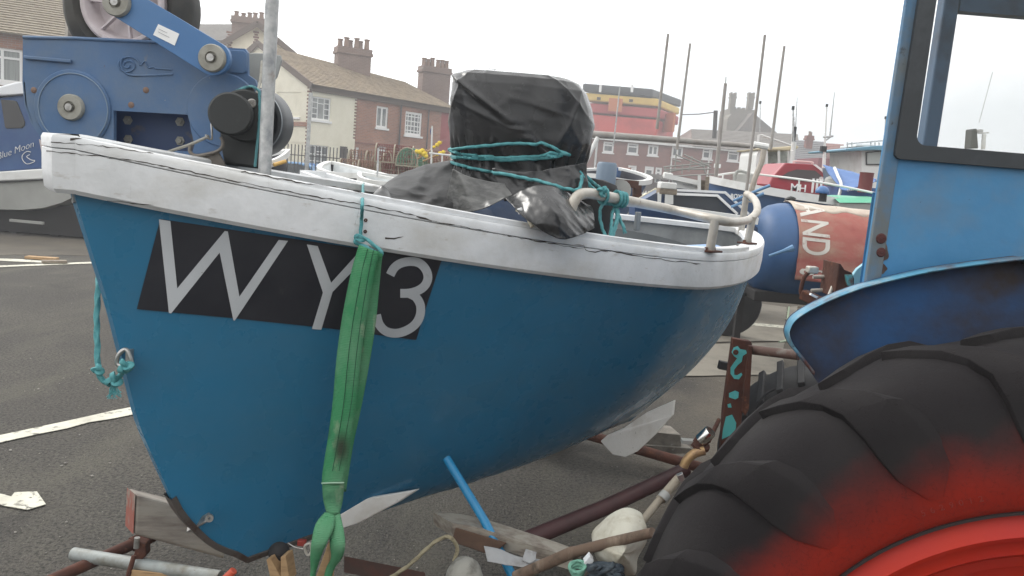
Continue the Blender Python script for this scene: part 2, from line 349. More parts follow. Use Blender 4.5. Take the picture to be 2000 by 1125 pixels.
# ================================================================ BUILDINGS
brick_a = brickmat('orange_red_brick', (.36, .16, .10), (.27, .12, .08), (.3, .26, .22))
brick_b = brickmat('dark_red_brick', (.24, .085, .06), (.18, .065, .05), (.26, .2, .18))
cream = M('cream_render', (.80, .76, .62), .85, layers=[((.70, .66, .52), 1.5, .4, .75), ((.4, .36, .29), 5, .68, .85, (1, 1, .2))], bump=(.2, 30, .01))
red_render = M('red_painted_brick', (.30, .045, .05), .7, layers=[((.22, .04, .04), 2, .4, .7)])
tile_a = M('brown_roof_tile', (.34, .265, .18), .85, layers=[((.19, .145, .10), 3, .4, .7), ((.34, .29, .2), 14, .55, .75)], bump=(.6, 14, .02))
tile_b = M('grey_roof_tile', (.2, .18, .16), .85, layers=[((.15, .13, .12), 4, .4, .7)], bump=(.5, 14, .02))
tile_l = M('left_roof_tile', (.30, .25, .18), .85, layers=[((.2, .16, .115), 5, .4, .7), ((.36, .31, .23), 18, .55, .75)], bump=(.4, 20, .02))
stone_m = M('sandstone', (.19, .165, .13), .9, layers=[((.17, .145, .115), 1.5, .4, .7)], bump=(.6, 4, .05))
quoin_m = M('quoin_brick', (.2, .1, .07), .85)

class Wall:
    def __init__(s, A, B):
        s.A = Vector((A[0], A[1], 0)); d = Vector((B[0], B[1], 0)) - s.A; s.len = d.length; s.D = d.normalized()
        s.N = Vector((s.D.y, -s.D.x, 0))
        if s.N.dot(EYE - s.A) < 0: s.N = -s.N
    def uz(s, px, py):
        p = VP(px, py, s.A, s.D); return ((p - s.A).dot(s.D), p.z)
    def pt(s, u, z, out=0): return s.A + s.D * u + s.N * out + UPZ * z
def wall_mesh(W, u0, u1, z0, z1, holes, depth=.12, top=None, thick=.3):
    mb = MB(); us = sorted({u0, u1, *[h[0] for h in holes], *[h[1] for h in holes]}); zs = sorted({z0, z1, *[h[2] for h in holes], *[h[3] for h in holes]})
    us = [u for u in us if u0 <= u <= u1]; zs = [z for z in zs if z0 <= z <= z1]
    for i in range(len(us) - 1):
        for j in range(len(zs) - 1):
            cu, cz = (us[i] + us[i + 1]) / 2, (zs[j] + zs[j + 1]) / 2
            if any(h[0] < cu < h[1] and h[2] < cz < h[3] for h in holes): continue
            mb.add([W.pt(us[i], zs[j]), W.pt(us[i + 1], zs[j]), W.pt(us[i + 1], zs[j + 1]), W.pt(us[i], zs[j + 1])], [(0, 1, 2, 3)])
    for a, b, c, d in holes:
        for p, q in (((a, c), (b, c)), ((b, c), (b, d)), ((b, d), (a, d)), ((a, d), (a, c))):
            mb.add([W.pt(*p), W.pt(*q), W.pt(*q, -depth), W.pt(*p, -depth)], [(0, 1, 2, 3)])
    return mb
def window(W, h, parent, vbars=(.5,), hbars=(), fr=.07, depth=.1, fmat=None, pmat=None, name='window', sill=True, small=0.0):
    u0, u1, z0, z1 = h; mb = MB()
    def bar(a, b, c, d, o=-depth + .05): mb.box8([W.pt(a, c, o - .06), W.pt(b, c, o - .06), W.pt(b, c, o), W.pt(a, c, o), W.pt(a, d, o - .06), W.pt(b, d, o - .06), W.pt(b, d, o), W.pt(a, d, o)])
    bar(u0, u0 + fr, z0, z1); bar(u1 - fr, u1, z0, z1); bar(u0 + fr, u1 - fr, z0, z0 + fr); bar(u0 + fr, u1 - fr, z1 - fr, z1)
    for v in vbars:
        wd = fr * .5 if small == 0 else small / 2; x = lerp(u0, u1, v); bar(x - wd, x + wd, z0 + fr, z1 - fr, -depth + .052)
    for hh in hbars:
        (y, va, vb) = hh if isinstance(hh, tuple) else (hh, 0, 1); wd = fr * .4 if small == 0 else small / 2; z = lerp(z0, z1, y)
        bar(lerp(u0, u1, va) + (fr if va == 0 else 0), lerp(u0, u1, vb) - (fr if vb == 1 else 0), z - wd, z + wd, -depth + .054)
    o = mb.build(name, fmat or white_clean, parent, smooth=0)
    pb = MB().add([W.pt(u0 + .01, z0 + .01, -depth + .02), W.pt(u1 - .01, z0 + .01, -depth + .02), W.pt(u1 - .01, z1 - .01, -depth + .02), W.pt(u0 + .01, z1 - .01, -depth + .02)], [(0, 1, 2, 3)])
    pb.build('pane', pmat or pane_far, o, smooth=0)
    if sill:
        s_ = MB().box8([W.pt(u0 - .06, z0 - .1, -.05), W.pt(u1 + .06, z0 - .1, -.05), W.pt(u1 + .06, z0 - .1, .07), W.pt(u0 - .06, z0 - .1, .07), W.pt(u0 - .06, z0 - .003, -.05), W.pt(u1 + .06, z0 - .003, -.05), W.pt(u1 + .06, z0 - .003, .07), W.pt(u0 - .06, z0 - .003, .07)])
        s_.build('sill', fmat or white_clean, o, smooth=0)
    return o
def hpx(W, x0, y0, x1, y1):   # window opening from top-left and bottom-right pixel
    a = W.uz(x0, y0); b = W.uz(x1, y1); c = W.uz(x0, y1); d = W.uz(x1, y0)
    return (min(a[0], c[0]) * .5 + max(a[0], c[0]) * .5, (b[0] + d[0]) / 2, (b[1] + c[1]) / 2, (a[1] + d[1]) / 2)
def roof_mesh(e0, e1, r1, r0, N, lift=.035, back=True):
    mb = MB(); e0, e1, r1, r0 = map(Vector, (e0, e1, r1, r0)); n = (e1 - e0).cross(r0 - e0).normalized()
    if n.z < 0: n = -n
    for i in range(N):
        a, b = i / N, (i + 1.15) / N
        p = [e0.lerp(r0, a) + n * lift, e1.lerp(r1, a) + n * lift, e1.lerp(r1, min(b, 1)), e0.lerp(r0, min(b, 1))]
        lo = [e0.lerp(r0, a) - n * .02, e1.lerp(r1, a) - n * .02]
        mb.add(p + lo, [(0, 1, 2, 3), (0, 4, 5, 1)])
    if back:
        bk = (r0 - e0); bk.z = 0; bx = e0 + bk * 2; by = e1 + bk * 2
        mb.add([r0, r1, by, bx], [(0, 1, 2, 3)])
    return mb
def chimney(parent, base, D, wd, dp, z0, z1, npots, mat, pot_h=.5, potr=.13):
    Nn = Vector((-D.y, D.x, 0)); mb = MB(); c = Vector((base.x, base.y, 0))
    def blk(a, b, e=0, e2=0):
        mb.box(c + UPZ * ((a + b) / 2), (wd + e, dp + e2, b - a), D)
    blk(z0, z1 - .35); blk(z1 - .35, z1 - .22, .16, .16); blk(z1 - .22, z1, .08, .08)
    o = mb.build('chimney', mat, parent, smooth=0, uvdir=D)
    for i in range(npots):
        q = c + D * lerp(-wd / 2 + .2, wd / 2 - .2, i / max(1, npots - 1)) + UPZ * z1 + Nn * (random.choice((-.15, .12)))
        h = pot_h * random.uniform(.75, 1.1)
        MB().lathe([(potr * 1.1, 0), (potr, .06), (potr * .85, h - .08), (potr * 1.1, h - .05), (potr * 1.1, h), (potr * .7, h), (potr * .6, h - .2)], q, UPZ, 10).build('chimney_pot', M('clay_pot', (.22, .14, .1), .9), o)
    return o

# --- terrace facing the yard
A0 = G(605, 163, 5.0); B0 = G(885, 211, 5.0); TW = Wall(A0, B0); EZ = 5.0
back = -TW.N
def ridge(px, py, off=4.0):
    A = TW.A + back * off; return VP(px, py, A, TW.D)
r_start = ridge(545, 93); r_end = ridge(884, 178); e_s = TW.pt(0, EZ, .25); e_e = TW.pt(TW.len, EZ, .25)
def rz_at(u):     # ridge point for distance u
    t = u / TW.len; q = r_start.lerp(r_end, t); base = TW.A + TW.D * u + back * 4.0; return Vector((base.x, base.y, q.z))
up1 = TW.uz(697, 200)[0]; up2 = TW.uz(862, 230)[0]; up3 = TW.len
def terrace(label, u0, u1, mat, holes, NT=22, gable=False, uvd=True):
    root = thing('terraced_house', label, 'house', TW.pt((u0 + u1) / 2, 0), 'terraced houses behind the yard')
    wall_mesh(TW, u0, u1, 0, EZ, holes).build('wall', mat, root, smooth=0, uvdir=TW.D)
    r0 = rz_at(u0); r1 = rz_at(u1)
    ro = roof_mesh(TW.pt(u0, EZ - .05, .3), TW.pt(u1, EZ - .05, .3), r1, r0, NT).build('roof', tile_a, root, smooth=0)
    bk = MB()
    for u in (u0 + .02, u1 - .02):
        bk.add([TW.pt(u, 0, -.02), TW.pt(u, EZ - .1, -.02), rz_at(u) - UPZ * .1, TW.pt(u, EZ - .1, -8), TW.pt(u, 0, -8)], [(0, 1, 2, 3, 4)])
    bk.add([TW.pt(u0, 0, -8), TW.pt(u1, 0, -8), TW.pt(u1, EZ - .1, -8), TW.pt(u0, EZ - .1, -8)], [(0, 1, 2, 3)])
    bk.build('rear_wall', mat, root, smooth=0, uvdir=TW.N)
    MB().box8([TW.pt(u0, EZ - .32, .003), TW.pt(u1, EZ - .32, .003), TW.pt(u1, EZ - .32, .12), TW.pt(u0, EZ - .32, .12), TW.pt(u0, EZ - .02, .003), TW.pt(u1, EZ - .02, .003), TW.pt(u1, EZ - .02, .12), TW.pt(u0, EZ - .02, .12)]).build('eaves_board', M('brown_eaves', (.12, .085, .065), .7), root, smooth=0)
    return root
# cream house
hw1 = hpx(TW, 609, 190, 646, 235); hw2 = hpx(TW, 604, 284, 641, 328); hd = hpx(TW, 663, 286, 678, 327); hd = (hd[0], hd[1], 0.02, hd[3]); hw2 = (max(.15, hw2[0]), hw2[1], max(.4, hw2[2]), hw2[3]); hw1 = (max(.15, hw1[0]), *hw1[1:])
ch = terrace('cream rendered end house with dark toothed quoins and brown tiled roof', 0, up1, cream, [hw1, hw2, hd])
window(TW, hw1, ch, vbars=(.33, .67), hbars=((.72, .33, .67), (.25, 0, .33), (.5, 0, .33), (.75, 0, .33), (.25, .67, 1), (.5, .67, 1), (.75, .67, 1)), small=.035)
window(TW, hw2, ch, vbars=(.33, .67), hbars=((.72, .33, .67), (.3, 0, 1), (.6, 0, 1)), small=.04)
MB().box8([TW.pt(hd[0], 0, -.1), TW.pt(hd[1], 0, -.1), TW.pt(hd[1], 0, -.04), TW.pt(hd[0], 0, -.04), TW.pt(hd[0], hd[3], -.1), TW.pt(hd[1], hd[3], -.1), TW.pt(hd[1], hd[3], -.04), TW.pt(hd[0], hd[3], -.04)]).build('door', M('dark_brown_door', (.05, .035, .03), .5), ch, smooth=0)
for k in range(30):
    z = .15 + k * .165
    MB().box8([TW.pt(-.03, z, -.12), TW.pt(.13 if k % 2 else .06, z, -.12), TW.pt(.13 if k % 2 else .06, z, .02), TW.pt(-.03, z, .02), TW.pt(-.03, z + .075, -.12), TW.pt(.13 if k % 2 else .06, z + .075, -.12), TW.pt(.13 if k % 2 else .06, z + .075, .02), TW.pt(-.03, z + .075, .02)]).build('quoin', quoin_m, ch, smooth=0)
for k in range(14):
    u = up1 - .12; z = 2.75 + k * .15
    MB().box8([TW.pt(u, z, .0), TW.pt(u + .16, z, .0), TW.pt(u + .16, z, .02), TW.pt(u, z, .02), TW.pt(u, z + .075, .0), TW.pt(u + .16, z + .075, .0), TW.pt(u + .16, z + .075, .02), TW.pt(u, z + .075, .02)]).build('quoin', quoin_m, ch, smooth=0)
# gable end wall of the cream house
GW = Wall(TW.A - TW.N * 8, TW.A)
gl = GW.len
gw1 = hpx(GW, 541, 180, 586, 228); gw2 = hpx(GW, 549, 276, 566, 300); gd = hpx(GW, 566, 278, 592, 330)
def inside(h, W): return (max(.05, h[0]), min(W.len - .15, h[1]), max(.02, h[2]), h[3])
gw1 = inside(gw1, GW); gw2 = inside(gw2, GW); gd = inside(gd, GW)
gd = (gw2[1] + .1, gd[1], .02, gd[3])
mbg = wall_mesh(GW, 0, gl, 0, EZ, [gw1, gw2, gd])
pk = rz_at(0); mbg.add([GW.pt(0, EZ), GW.pt(gl, EZ), Vector((pk.x, pk.y, pk.z))], [(0, 1, 2)])
mbg.build('gable_wall', cream, ch, smooth=0)
window(GW, gw1, ch, vbars=(.36, .68), hbars=((.72, .36, .68),), fr=.08)
window(GW, gw2, ch, vbars=(.5,), hbars=(.6,), fr=.07)
MB().box8([GW.pt(gd[0], .02, -.1), GW.pt(gd[1], .02, -.1), GW.pt(gd[1], .02, -.04), GW.pt(gd[0], .02, -.04), GW.pt(gd[0], gd[3], -.1), GW.pt(gd[1], gd[3], -.1), GW.pt(gd[1], gd[3], -.04), GW.pt(gd[0], gd[3], -.04)]).build('garage_door', M('dark_gable_door', (.07, .075, .08), .5), ch, smooth=0)
zb = GW.uz(575, 242)[1]
MB().box8([GW.pt(gl * .2, zb - .1, 0), GW.pt(gl - .02, zb - .1, 0), GW.pt(gl - .02, zb - .1, .04), GW.pt(gl * .2, zb - .1, .04), GW.pt(gl * .2, zb + .1, 0), GW.pt(gl - .02, zb + .1, 0), GW.pt(gl - .02, zb + .1, .04), GW.pt(gl * .2, zb + .1, .04)]).build('string_course', brick_a, ch, smooth=0, uvdir=GW.D)
vb = MB(); vb.beam(GW.pt(gl + .25, EZ - .12, .1), Vector((pk.x, pk.y, pk.z)) + GW.N * .1, .06, .28); vb.beam(GW.pt(-.25, EZ - .12, .1), Vector((pk.x, pk.y, pk.z)) + GW.N * .1, .06, .28)
vb.build('verge_board', M('brown_eaves', (0, 0, 0)), ch, smooth=0)
# brick house and red house
bw1 = hpx(TW, 735, 208, 758, 250); bw2 = hpx(TW, 791, 219, 824, 265); bw3 = hpx(TW, 733, 284, 754, 307); bd = hpx(TW, 682, 287, 701, 330)
bd = (up1 + .1, bd[1], .02, bd[3])
bh = terrace('orange brick terraced house between the cream house and the red painted one', up1, up2, brick_a, [bw1, bw2, bw3, bd])
window(TW, bw1, bh, vbars=(.5,), fr=.1); window(TW, bw2, bh, vbars=(.2, .4, .6, .8), hbars=(.2, .4, .6, .8), small=.05, fr=.12); window(TW, bw3, bh, vbars=(), hbars=(.6,), fr=.09)
window(TW, (bd[0], bd[1], .02, bd[3]), bh, vbars=(.5,), hbars=(.55,), fr=.08, name='door', sill=False)
rh = terrace('red painted terraced house at the far end of the row', up2, up3, red_render, [])
for uu, zz0, zz1, r_ in ((TW.uz(783, 190)[0], .2, EZ - .1, .045), (TW.uz(835, 230)[0], .2, EZ - .1, .035)):
    MB().tube([TW.pt(uu, zz0, .08), TW.pt(uu, zz1, .08)], r_, 8).build('drainpipe', M('dark_drainpipe', (.06, .05, .05), .5), bh)
MB().box8([TW.pt(up1 + .05, 2.55, .001), TW.pt(up2, 2.55, .001), TW.pt(up2, 2.55, .03), TW.pt(up1 + .05, 2.55, .03), TW.pt(up1 + .05, 2.63, .001), TW.pt(up2, 2.63, .001), TW.pt(up2, 2.63, .03), TW.pt(up1 + .05, 2.63, .03)]).build('string_course', brick_b, bh, smooth=0, uvdir=TW.D)
# chimneys at the party walls
for (x0, x1, yt, yb, npot, par) in ((652, 725, 95, 150, 6, ch), (816, 880, 132, 178, 6, bh)):
    mid = VP((x0 + x1) / 2, (yt + yb) / 2, TW.A + back * 3.6, TW.D); dd = mid.y
    wd = (x1 - x0) / FPX * dd * .86; zt = P((x0 + x1) / 2, yt, dd).z
    cap = Vector((1, 0, 0)).lerp(TW.D, .5).normalized()
    chimney(par, mid, cap, wd, .9, mid.z - 1.6, zt, npot, brickmat('chimney_brick', (.2, .13, .1), (.16, .1, .08), (.25, .2, .17)), .55, .14)
# neighbour with gable and chimney, further left
NWA = P(405, 250, 44); NWB = P(560, 250, 46)
nh = thing('gabled_house', 'cream gabled house with dark toothed quoins behind the hauler arm', 'house', Vector((NWA.x, NWA.y, 0)))
NW = Wall(NWA, NWB)
pkk = VP(500, 48, NW.A, NW.D); el_ = VP(415, 92, NW.A, NW.D); er_ = VP(590, 118, NW.A, NW.D)
mbn = MB(); mbn.add([Vector((el_.x, el_.y, 0)), Vector((er_.x, er_.y, 0)), er_, pkk, el_], [(0, 1, 2, 3, 4)])
mbn.prism([Vector((el_.x, el_.y, 0)), Vector((er_.x, er_.y, 0)), er_, pkk, el_], -NW.N * 7); mbn.f = mbn.f[1:]
mbn.build('wall', cream, nh, smooth=0)
for side in (el_, er_):
    rfm = roof_mesh(side + NW.N * .3 - UPZ * .1, side - NW.N * 7 - UPZ * .1, pkk - NW.N * 7 + UPZ * .15, pkk + NW.N * .3 + UPZ * .15, 18, back=False).build('roof', tile_a, nh, smooth=0)
    MB().beam(side + NW.N * .34 - UPZ * .12, pkk + NW.N * .34 + UPZ * .02, .06, .3).build('verge_board', M('brown_eaves', (0, 0, 0)), nh, smooth=0)
for px in (448, 500):
    for k in range(12):
        q = VP(px, 63 + k * 5, NW.A, NW.D) + NW.N * .02
        MB().box(q, (.18 if k % 2 else .3, .06, .09), NW.D).build('quoin', quoin_m, nh, smooth=0)
cm = P(487, 38, 47); chimney(nh, cm, Vector((1, .2, 0)).normalized(), 1.75, .9, 6.5, P(487, 36, 47).z, 5, brickmat('chimney_brick', (0,)*3, (0,)*3, (0,)*3), .35)
rr_ = thing('rear_house', 'house with pale slate roof showing behind the roller tyre and chimney', 'house', (P(400, 100, 60).x, 60, 0))
a = P(345, 75, 58); b = P(470, 80, 60); c = P(465, 47, 63); d = P(345, 47, 61)
roof_mesh(a, b, c, d, 14).build('roof', tile_b, rr_, smooth=0)
MB().prism([Vector((a.x, a.y + .3, 0)), Vector((b.x, b.y + .3, 0)), b + Vector((0, .3, 0)), a + Vector((0, .3, 0))], (0, 6, 0)).build('wall', brick_a, rr_, smooth=0, uvdir=(1, 0, 0))
# far left house
lh = thing('brick_house', 'brick house with pale brown tiled roof at the left edge', 'house', (-19, 28, 0))
LA = G(-120, 46, 5.0); LB = G(118, 77, 5.0); LWl = Wall(LA, LB)
lw = hpx(LWl, -40, 93, 44, 160); wall_mesh(LWl, 0, LWl.len, 0, 5.0, [lw]).build('wall', brick_a, lh, smooth=0, uvdir=LWl.D)
window(LWl, lw, lh, vbars=(.52,), hbars=(.72,), fr=.09, pmat=M('grey_blind_glass', (.26, .28, .27), .3, layers=[((.2, .21, .2), 20, .45, .6, (1, 1, .05))]))
lr0 = VP(-140, -60, LWl.A - LWl.N * 4, LWl.D); lr1 = VP(62, -60, LWl.A - LWl.N * 4, LWl.D); zr = (lr0.z + lr1.z) / 2
q0 = LWl.A - LWl.N * 4; q1 = q0 + LWl.D * LWl.len
roof_mesh(LWl.pt(-.2, 4.95, .35), LWl.pt(LWl.len + .15, 4.95, .35), Vector((q1.x, q1.y, zr)), Vector((q0.x, q0.y, zr)), 26, .05).build('roof', tile_l, lh, smooth=0)
MB().prism([LWl.pt(LWl.len - .05, 0, -.02), LWl.pt(LWl.len - .05, 4.9, -.02), Vector((q1.x, q1.y, zr - .15)) - LWl.D * .05, LWl.pt(LWl.len - .05, 4.9, -8), LWl.pt(LWl.len - .05, 0, -8)], -LWl.D * .2).build('gable_wall', brick_a, lh, smooth=0, uvdir=LWl.N)
vbm = MB().beam(LWl.pt(LWl.len + .16, 4.9, .35), Vector((q1.x, q1.y, zr + .05)) + LWl.D * .16, .1, .12).build('verge', stone_m, lh, smooth=0)

# --- brick terrace on the right
RA = G(1128, 264, 5.0); RB = G(1560, 303, 5.0); RW = Wall(RA, RB)
rt = thing('brick_terrace', 'long dark red brick terrace with white windows behind the masts', 'house', RW.pt(8, 0))
wins = [(1178, 277, 1199, 298), (1225, 280, 1247, 301), (1265.5, 283.5, 1286, 304), (1312.5, 287, 1334, 307), (1372, 290, 1392, 311), (1421, 294, 1443.5, 315), (1467, 298, 1489, 318)]
hs = [hpx(RW, *w_) for w_ in wins]
lows = [(1226, 323, 1243, 346), (1259, 325, 1277, 345), (1279, 327, 1292, 360)]
hl = [hpx(RW, *w_) for w_ in lows]
wall_mesh(RW, 0, RW.len, 0, 5.0, hs + hl).build('wall', brick_b, rt, smooth=0, uvdir=RW.D)
for i, h in enumerate(hs): window(RW, h, rt, vbars=(.5,) if i in (2, 3) else (), hbars=() if i in (2, 3) else (.68,), fr=.13)
for h in hl: window(RW, h, rt, vbars=(), hbars=(.7,), fr=.16)
uR = RW.uz(1350, 290)[0]; rb0 = VP(1350, 252, RW.A - RW.N * 4.5, RW.D); rb1 = VP(1558, 262, RW.A - RW.N * 4.5, RW.D)
roof_mesh(RW.pt(uR, 4.95, .3), RW.pt(RW.len, 4.95, .3), rb1, rb0, 14).build('roof', tile_b, rt, smooth=0)
MB().prism([RW.pt(RW.len, 0, 0), RW.pt(RW.len, 4.9, 0), rb1, RW.pt(RW.len, 4.9, -9), RW.pt(RW.len, 0, -9)], -RW.D * .3).build('gable_wall', brick_b, rt, smooth=0, uvdir=RW.N)
MB().prism([RW.pt(0, 4.9, .1), RW.pt(uR, 4.9, .1), RW.pt(uR, 5.05, .1), RW.pt(0, 5.05, .1)], -RW.N * 6).build('flat_roof', tile_b, rt, smooth=0)
MB().prism([RW.pt(uR, 4.9, .1), RW.pt(uR, 4.9, -8), rb0], RW.D * .2).build('roof_gable', brick_b, rt, smooth=0)
gt = MB().beam(RW.pt(0, 4.9, .2), RW.pt(RW.len, 4.9, .2), .12, .16).build('gutter', white_boat, rt, smooth=0)
MB().beam(RW.pt(RW.uz(1170, 300)[0], 2.4, .25), RW.pt(RW.uz(1330, 310)[0], 2.4, .25), .5, .35).build('porch_canopy', tile_b, rt, smooth=0)
MB().box(RW.pt(RW.uz(1203, 340)[0], 1.6, .1), (2.2, .2, 2.6), RW.D).build('porch_panel', M('orange_brick_panel', (.34, .12, .07), .8), rt, smooth=0)
for px in (1163, 1312, 1385): MB().tube([RW.pt(RW.uz(px, 300)[0], .3, .12), RW.pt(RW.uz(px, 300)[0], 4.8, .12)], .06, 6).build('drainpipe', white_boat, rt)
# --- red, yellow and black flat roofed block behind it
YB = 70
rb = thing('flat_roofed_building', 'flat roofed block painted red and yellow under a black fascia', 'building', (P(1240, 300, YB).x, YB, 0))
def blockpx(name, mat, ytl, ytr, ybl, ybr, x0, x1, x2, dy=6.0, inset=0, par=rb, base=None):
    a = P(x0, ytl, YB - inset); b = P(x1, ytr, YB - inset); zt = (a.z + b.z) / 2
    zb_ = (P(x0, ybl, YB).z + P(x1, ybr, YB).z) / 2 if base is None else base
    c = P(x2, ytr, YB + dy)
    pts = [Vector((a.x, a.y, zb_)), Vector((b.x, b.y, zb_)), Vector((c.x, c.y, zb_)), Vector((a.x + (c.x - b.x), a.y + dy, zb_))]
    return MB().box8(pts + [p + UPZ * (zt - zb_) for p in pts]).build(name, mat, par, smooth=0, bevel=.12)
blockpx('upper_storey', M('bright_red_cladding', (.6, .07, .055), .55, layers=[((.45, .05, .04), .4, .45, .6)]), 224, 232, 265, 272, 1150, 1285, 1318, base=0)
blockpx('middle_band', M('deep_red_cladding', (.42, .05, .05), .6), 200, 212, 222, 228, 1141, 1288, 1328, inset=.15)
blockpx('yellow_band', M('yellow_cladding', (.72, .5, .10), .6, layers=[((.6, .4, .1), .5, .4, .7)]), 182, 191, 199, 206, 1137, 1286, 1330, inset=.35)
blockpx('fascia', M('black_fascia', (.03, .032, .035), .5), 164, 172, 181, 190, 1138, 1276, 1334, inset=.5)
for x0, y0, w_, h_ in ((1166, 190, 7, 5), (1229, 194, 7, 5)): MB().box(P(x0 + w_ / 2, y0 + h_ / 2, YB - .62), (w_ / FPX * YB, .1, h_ / FPX * YB)).build('vent', M('vent_hole', (.05, .035, .02), .8), rb, smooth=0)
MB().box(P(1202, 205, YB - .63), (26 / FPX * YB, .1, 24 / FPX * YB)).build('recess_panel', M('ochre_panel', (.5, .16, .06), .6), rb, smooth=0)
MB().box(P(1303, 240, YB + 1.6), (.2, 2.6, 1.6), (1, .3, 0)).build('side_panel', M('ochre_panel', (0,)*3), rb, smooth=0)
for x in (1173, 1235): MB().tube([P(x, 166, YB - .7), P(x - 1, 180, YB - .7)], .12, 6).build('fascia_bracket', white_clean, rb)
# --- church
ct = thing('church', 'sandstone church tower with two corner pinnacles beyond the terrace', 'church', (P(1450, 300, 95).x, 95, 0))
K = 95
def cbox(x0, y0, x1, y1, Y=K, dep=5, z0=None):
    a = P(x0, y0, Y); b = P(x1, y0 + (x1 - x0) * .08, Y); zt = (a.z + b.z) / 2; zb_ = P((x0 + x1) / 2, y1, Y).z if z0 is None else z0
    return [Vector((a.x, Y, zb_)), Vector((b.x, Y, zb_)), Vector((b.x, Y + dep, zb_)), Vector((a.x, Y + dep, zb_)), Vector((a.x, Y, zt)), Vector((b.x, Y, zt)), Vector((b.x, Y + dep, zt)), Vector((a.x, Y + dep, zt))]
tw_ = MB().box8(cbox(1427, 211, 1476, 300, z0=0))
for k in range(4): tw_.box8(cbox(1433 + k * 9, 208.5 + k * .8, 1438 + k * 9, 214, dep=.6))
tw_.build('tower', stone_m, ct, smooth=0)
for x0 in (1428.5, 1464):
    pb = MB().box8(cbox(x0, 184, x0 + 10.5, 213, dep=.9)).box8(cbox(x0 - 1, 188, x0 + 11.5, 191, Y=K - .1, dep=1.1)); pb.box8(cbox(x0 - .5, 180, x0 + 3, 185, dep=.9)); pb.box8(cbox(x0 + 7, 180.5, x0 + 11, 185, dep=.9))
    pb.build('pinnacle', stone_m, ct, smooth=0)
sh = [P(1418, 262, K - 1), P(1421, 232, K - 1), P(1429, 222, K - 1), P(1474, 224, K - 1), P(1476, 262, K - 1)]
MB().prism([Vector((sh[0].x, K - 1, 0))] + sh[1:4] + [Vector((sh[4].x, K - 1, 0))], (0, 3, 0)).build('buttress', stone_m, ct, smooth=0)
na = [P(1436, 262, K - 3), P(1471, 220, K - 3), P(1523, 264, K - 3)]
MB().prism([Vector((na[0].x, K - 3, 0)), na[0], na[1], na[2], Vector((na[2].x, K - 3, 0))], (0, 3, 0)).build('nave_gable', M('dark_nave', (.16, .13, .11), .9, layers=[((.1, .085, .075), 1, .4, .7)]), ct, smooth=0)
# --- houses further right
fh = thing('slate_roofed_house', 'slate roofed house with a chimney to the right of the church', 'house', (P(1590, 320, 62).x, 62, 0))
a = P(1540, 318, 60); b = P(1615, 322, 60); c = P(1612, 277, 66); d = P(1545, 273, 66)
roof_mesh(a, b, c, d, 12).build('roof', M('blue_grey_slate', (.13, .125, .13), .7, bump=(.4, 8, .02)), fh, smooth=0)
MB().prism([Vector((a.x, 60.4, 0)), Vector((b.x, 60.4, 0)), b + Vector((0, .4, -.1)), a + Vector((0, .4, -.1))], (0, 7, 0)).build('wall', brick_b, fh, smooth=0, uvdir=(1, 0, 0))
cm = P(1580, 272, 64); chimney(fh, cm, Vector((1, 0, 0)), .5, .5, cm.z - 1, P(1580, 265, 64).z, 2, brick_b, .3, .1)
fh2 = thing('red_brick_house', 'house with a red tiled roof between the antenna and the blue cabin top', 'house', (P(1630, 320, 68).x, 68, 0))
a = P(1606, 318, 64); b = P(1655, 322, 64); c = P(1648, 282, 69); d = P(1604, 279, 69)
roof_mesh(a, b, c, d, 12).build('roof', M('red_roof_tile', (.25, .11, .09), .8, layers=[((.18, .08, .07), 3, .4, .7)]), fh2, smooth=0)
MB().prism([Vector((a.x, 64.4, 0)), Vector((b.x + 3, 64.4, 0)), P(1690, 300, 64.4), P(1655, 296, 64.4), P(1606, 316, 64.4)], (0, 7, 0)).build('wall', red_render, fh2, smooth=0)
# shop with lettered fascia
YS = 50
sp = thing('shopfront', 'shop with large white letters on its wall and a cream car wash signboard', 'shop', (P(1650, 340, YS).x, YS, 0))
a = P(1600, 308, YS); b = P(1740, 320, YS)
MB().box8([Vector((a.x, YS + .05, 0)), Vector((b.x, YS + .05, 0)), Vector((b.x, YS + 4, 0)), Vector((a.x, YS + 4, 0)), Vector((a.x, YS + .05, a.z)), Vector((b.x, YS + .05, a.z - .1)), Vector((b.x, YS + 4, a.z - .1)), Vector((a.x, YS + 4, a.z))]).build('wall', M('maroon_shop_wall', (.2, .05, .06), .7), sp, smooth=0)
text_obj('wall_lettering', 'B', P(1624, 322, YS), P(1633, 323, YS), UPZ, white_clean, sp, .03)
text_obj('wall_lettering', 'A', P(1633, 323.5, YS), P(1645, 324.3, YS), UPZ, white_clean, sp, .03, hscale=.85)
q = [P(1642, 315, YS - .1), P(1688, 318, YS - .1), P(1688, 328, YS - .1), P(1642, 325, YS - .1)]
MB().prism(q, (0, .1, 0)).build('signboard', M('cream_signboard', (.7, .66, .5), .6), sp, smooth=0)
text_obj('sign_lettering', 'STAND CAR WASH', P(1643, 323.2, YS - .12), P(1694, 327, YS - .12), UPZ, M('dark_sign_letters', (.06, .04, .035), .6), sp, .01, hscale=1.1)
# low yard wall
ywm = brickmat('yard_wall_brick', (.12, .09, .08), (.09, .07, .065), (.16, .14, .12))
wa = P(1140, 330, 52); wb = P(1500, 345, 52)
tag(MB().box8([Vector((wa.x, 52, 0)), Vector((wb.x, 52, 0)), Vector((wb.x, 52.3, 0)), Vector((wa.x, 52.3, 0)), Vector((wa.x, 52, 1.9)), Vector((wb.x, 52, 1.9)), Vector((wb.x, 52.3, 1.9)), Vector((wa.x, 52.3, 1.9))]).build('yard_wall', ywm, smooth=0, uvdir=(1, 0, 0)), 'long low dark brick yard wall in front of the right hand terrace', 'wall')
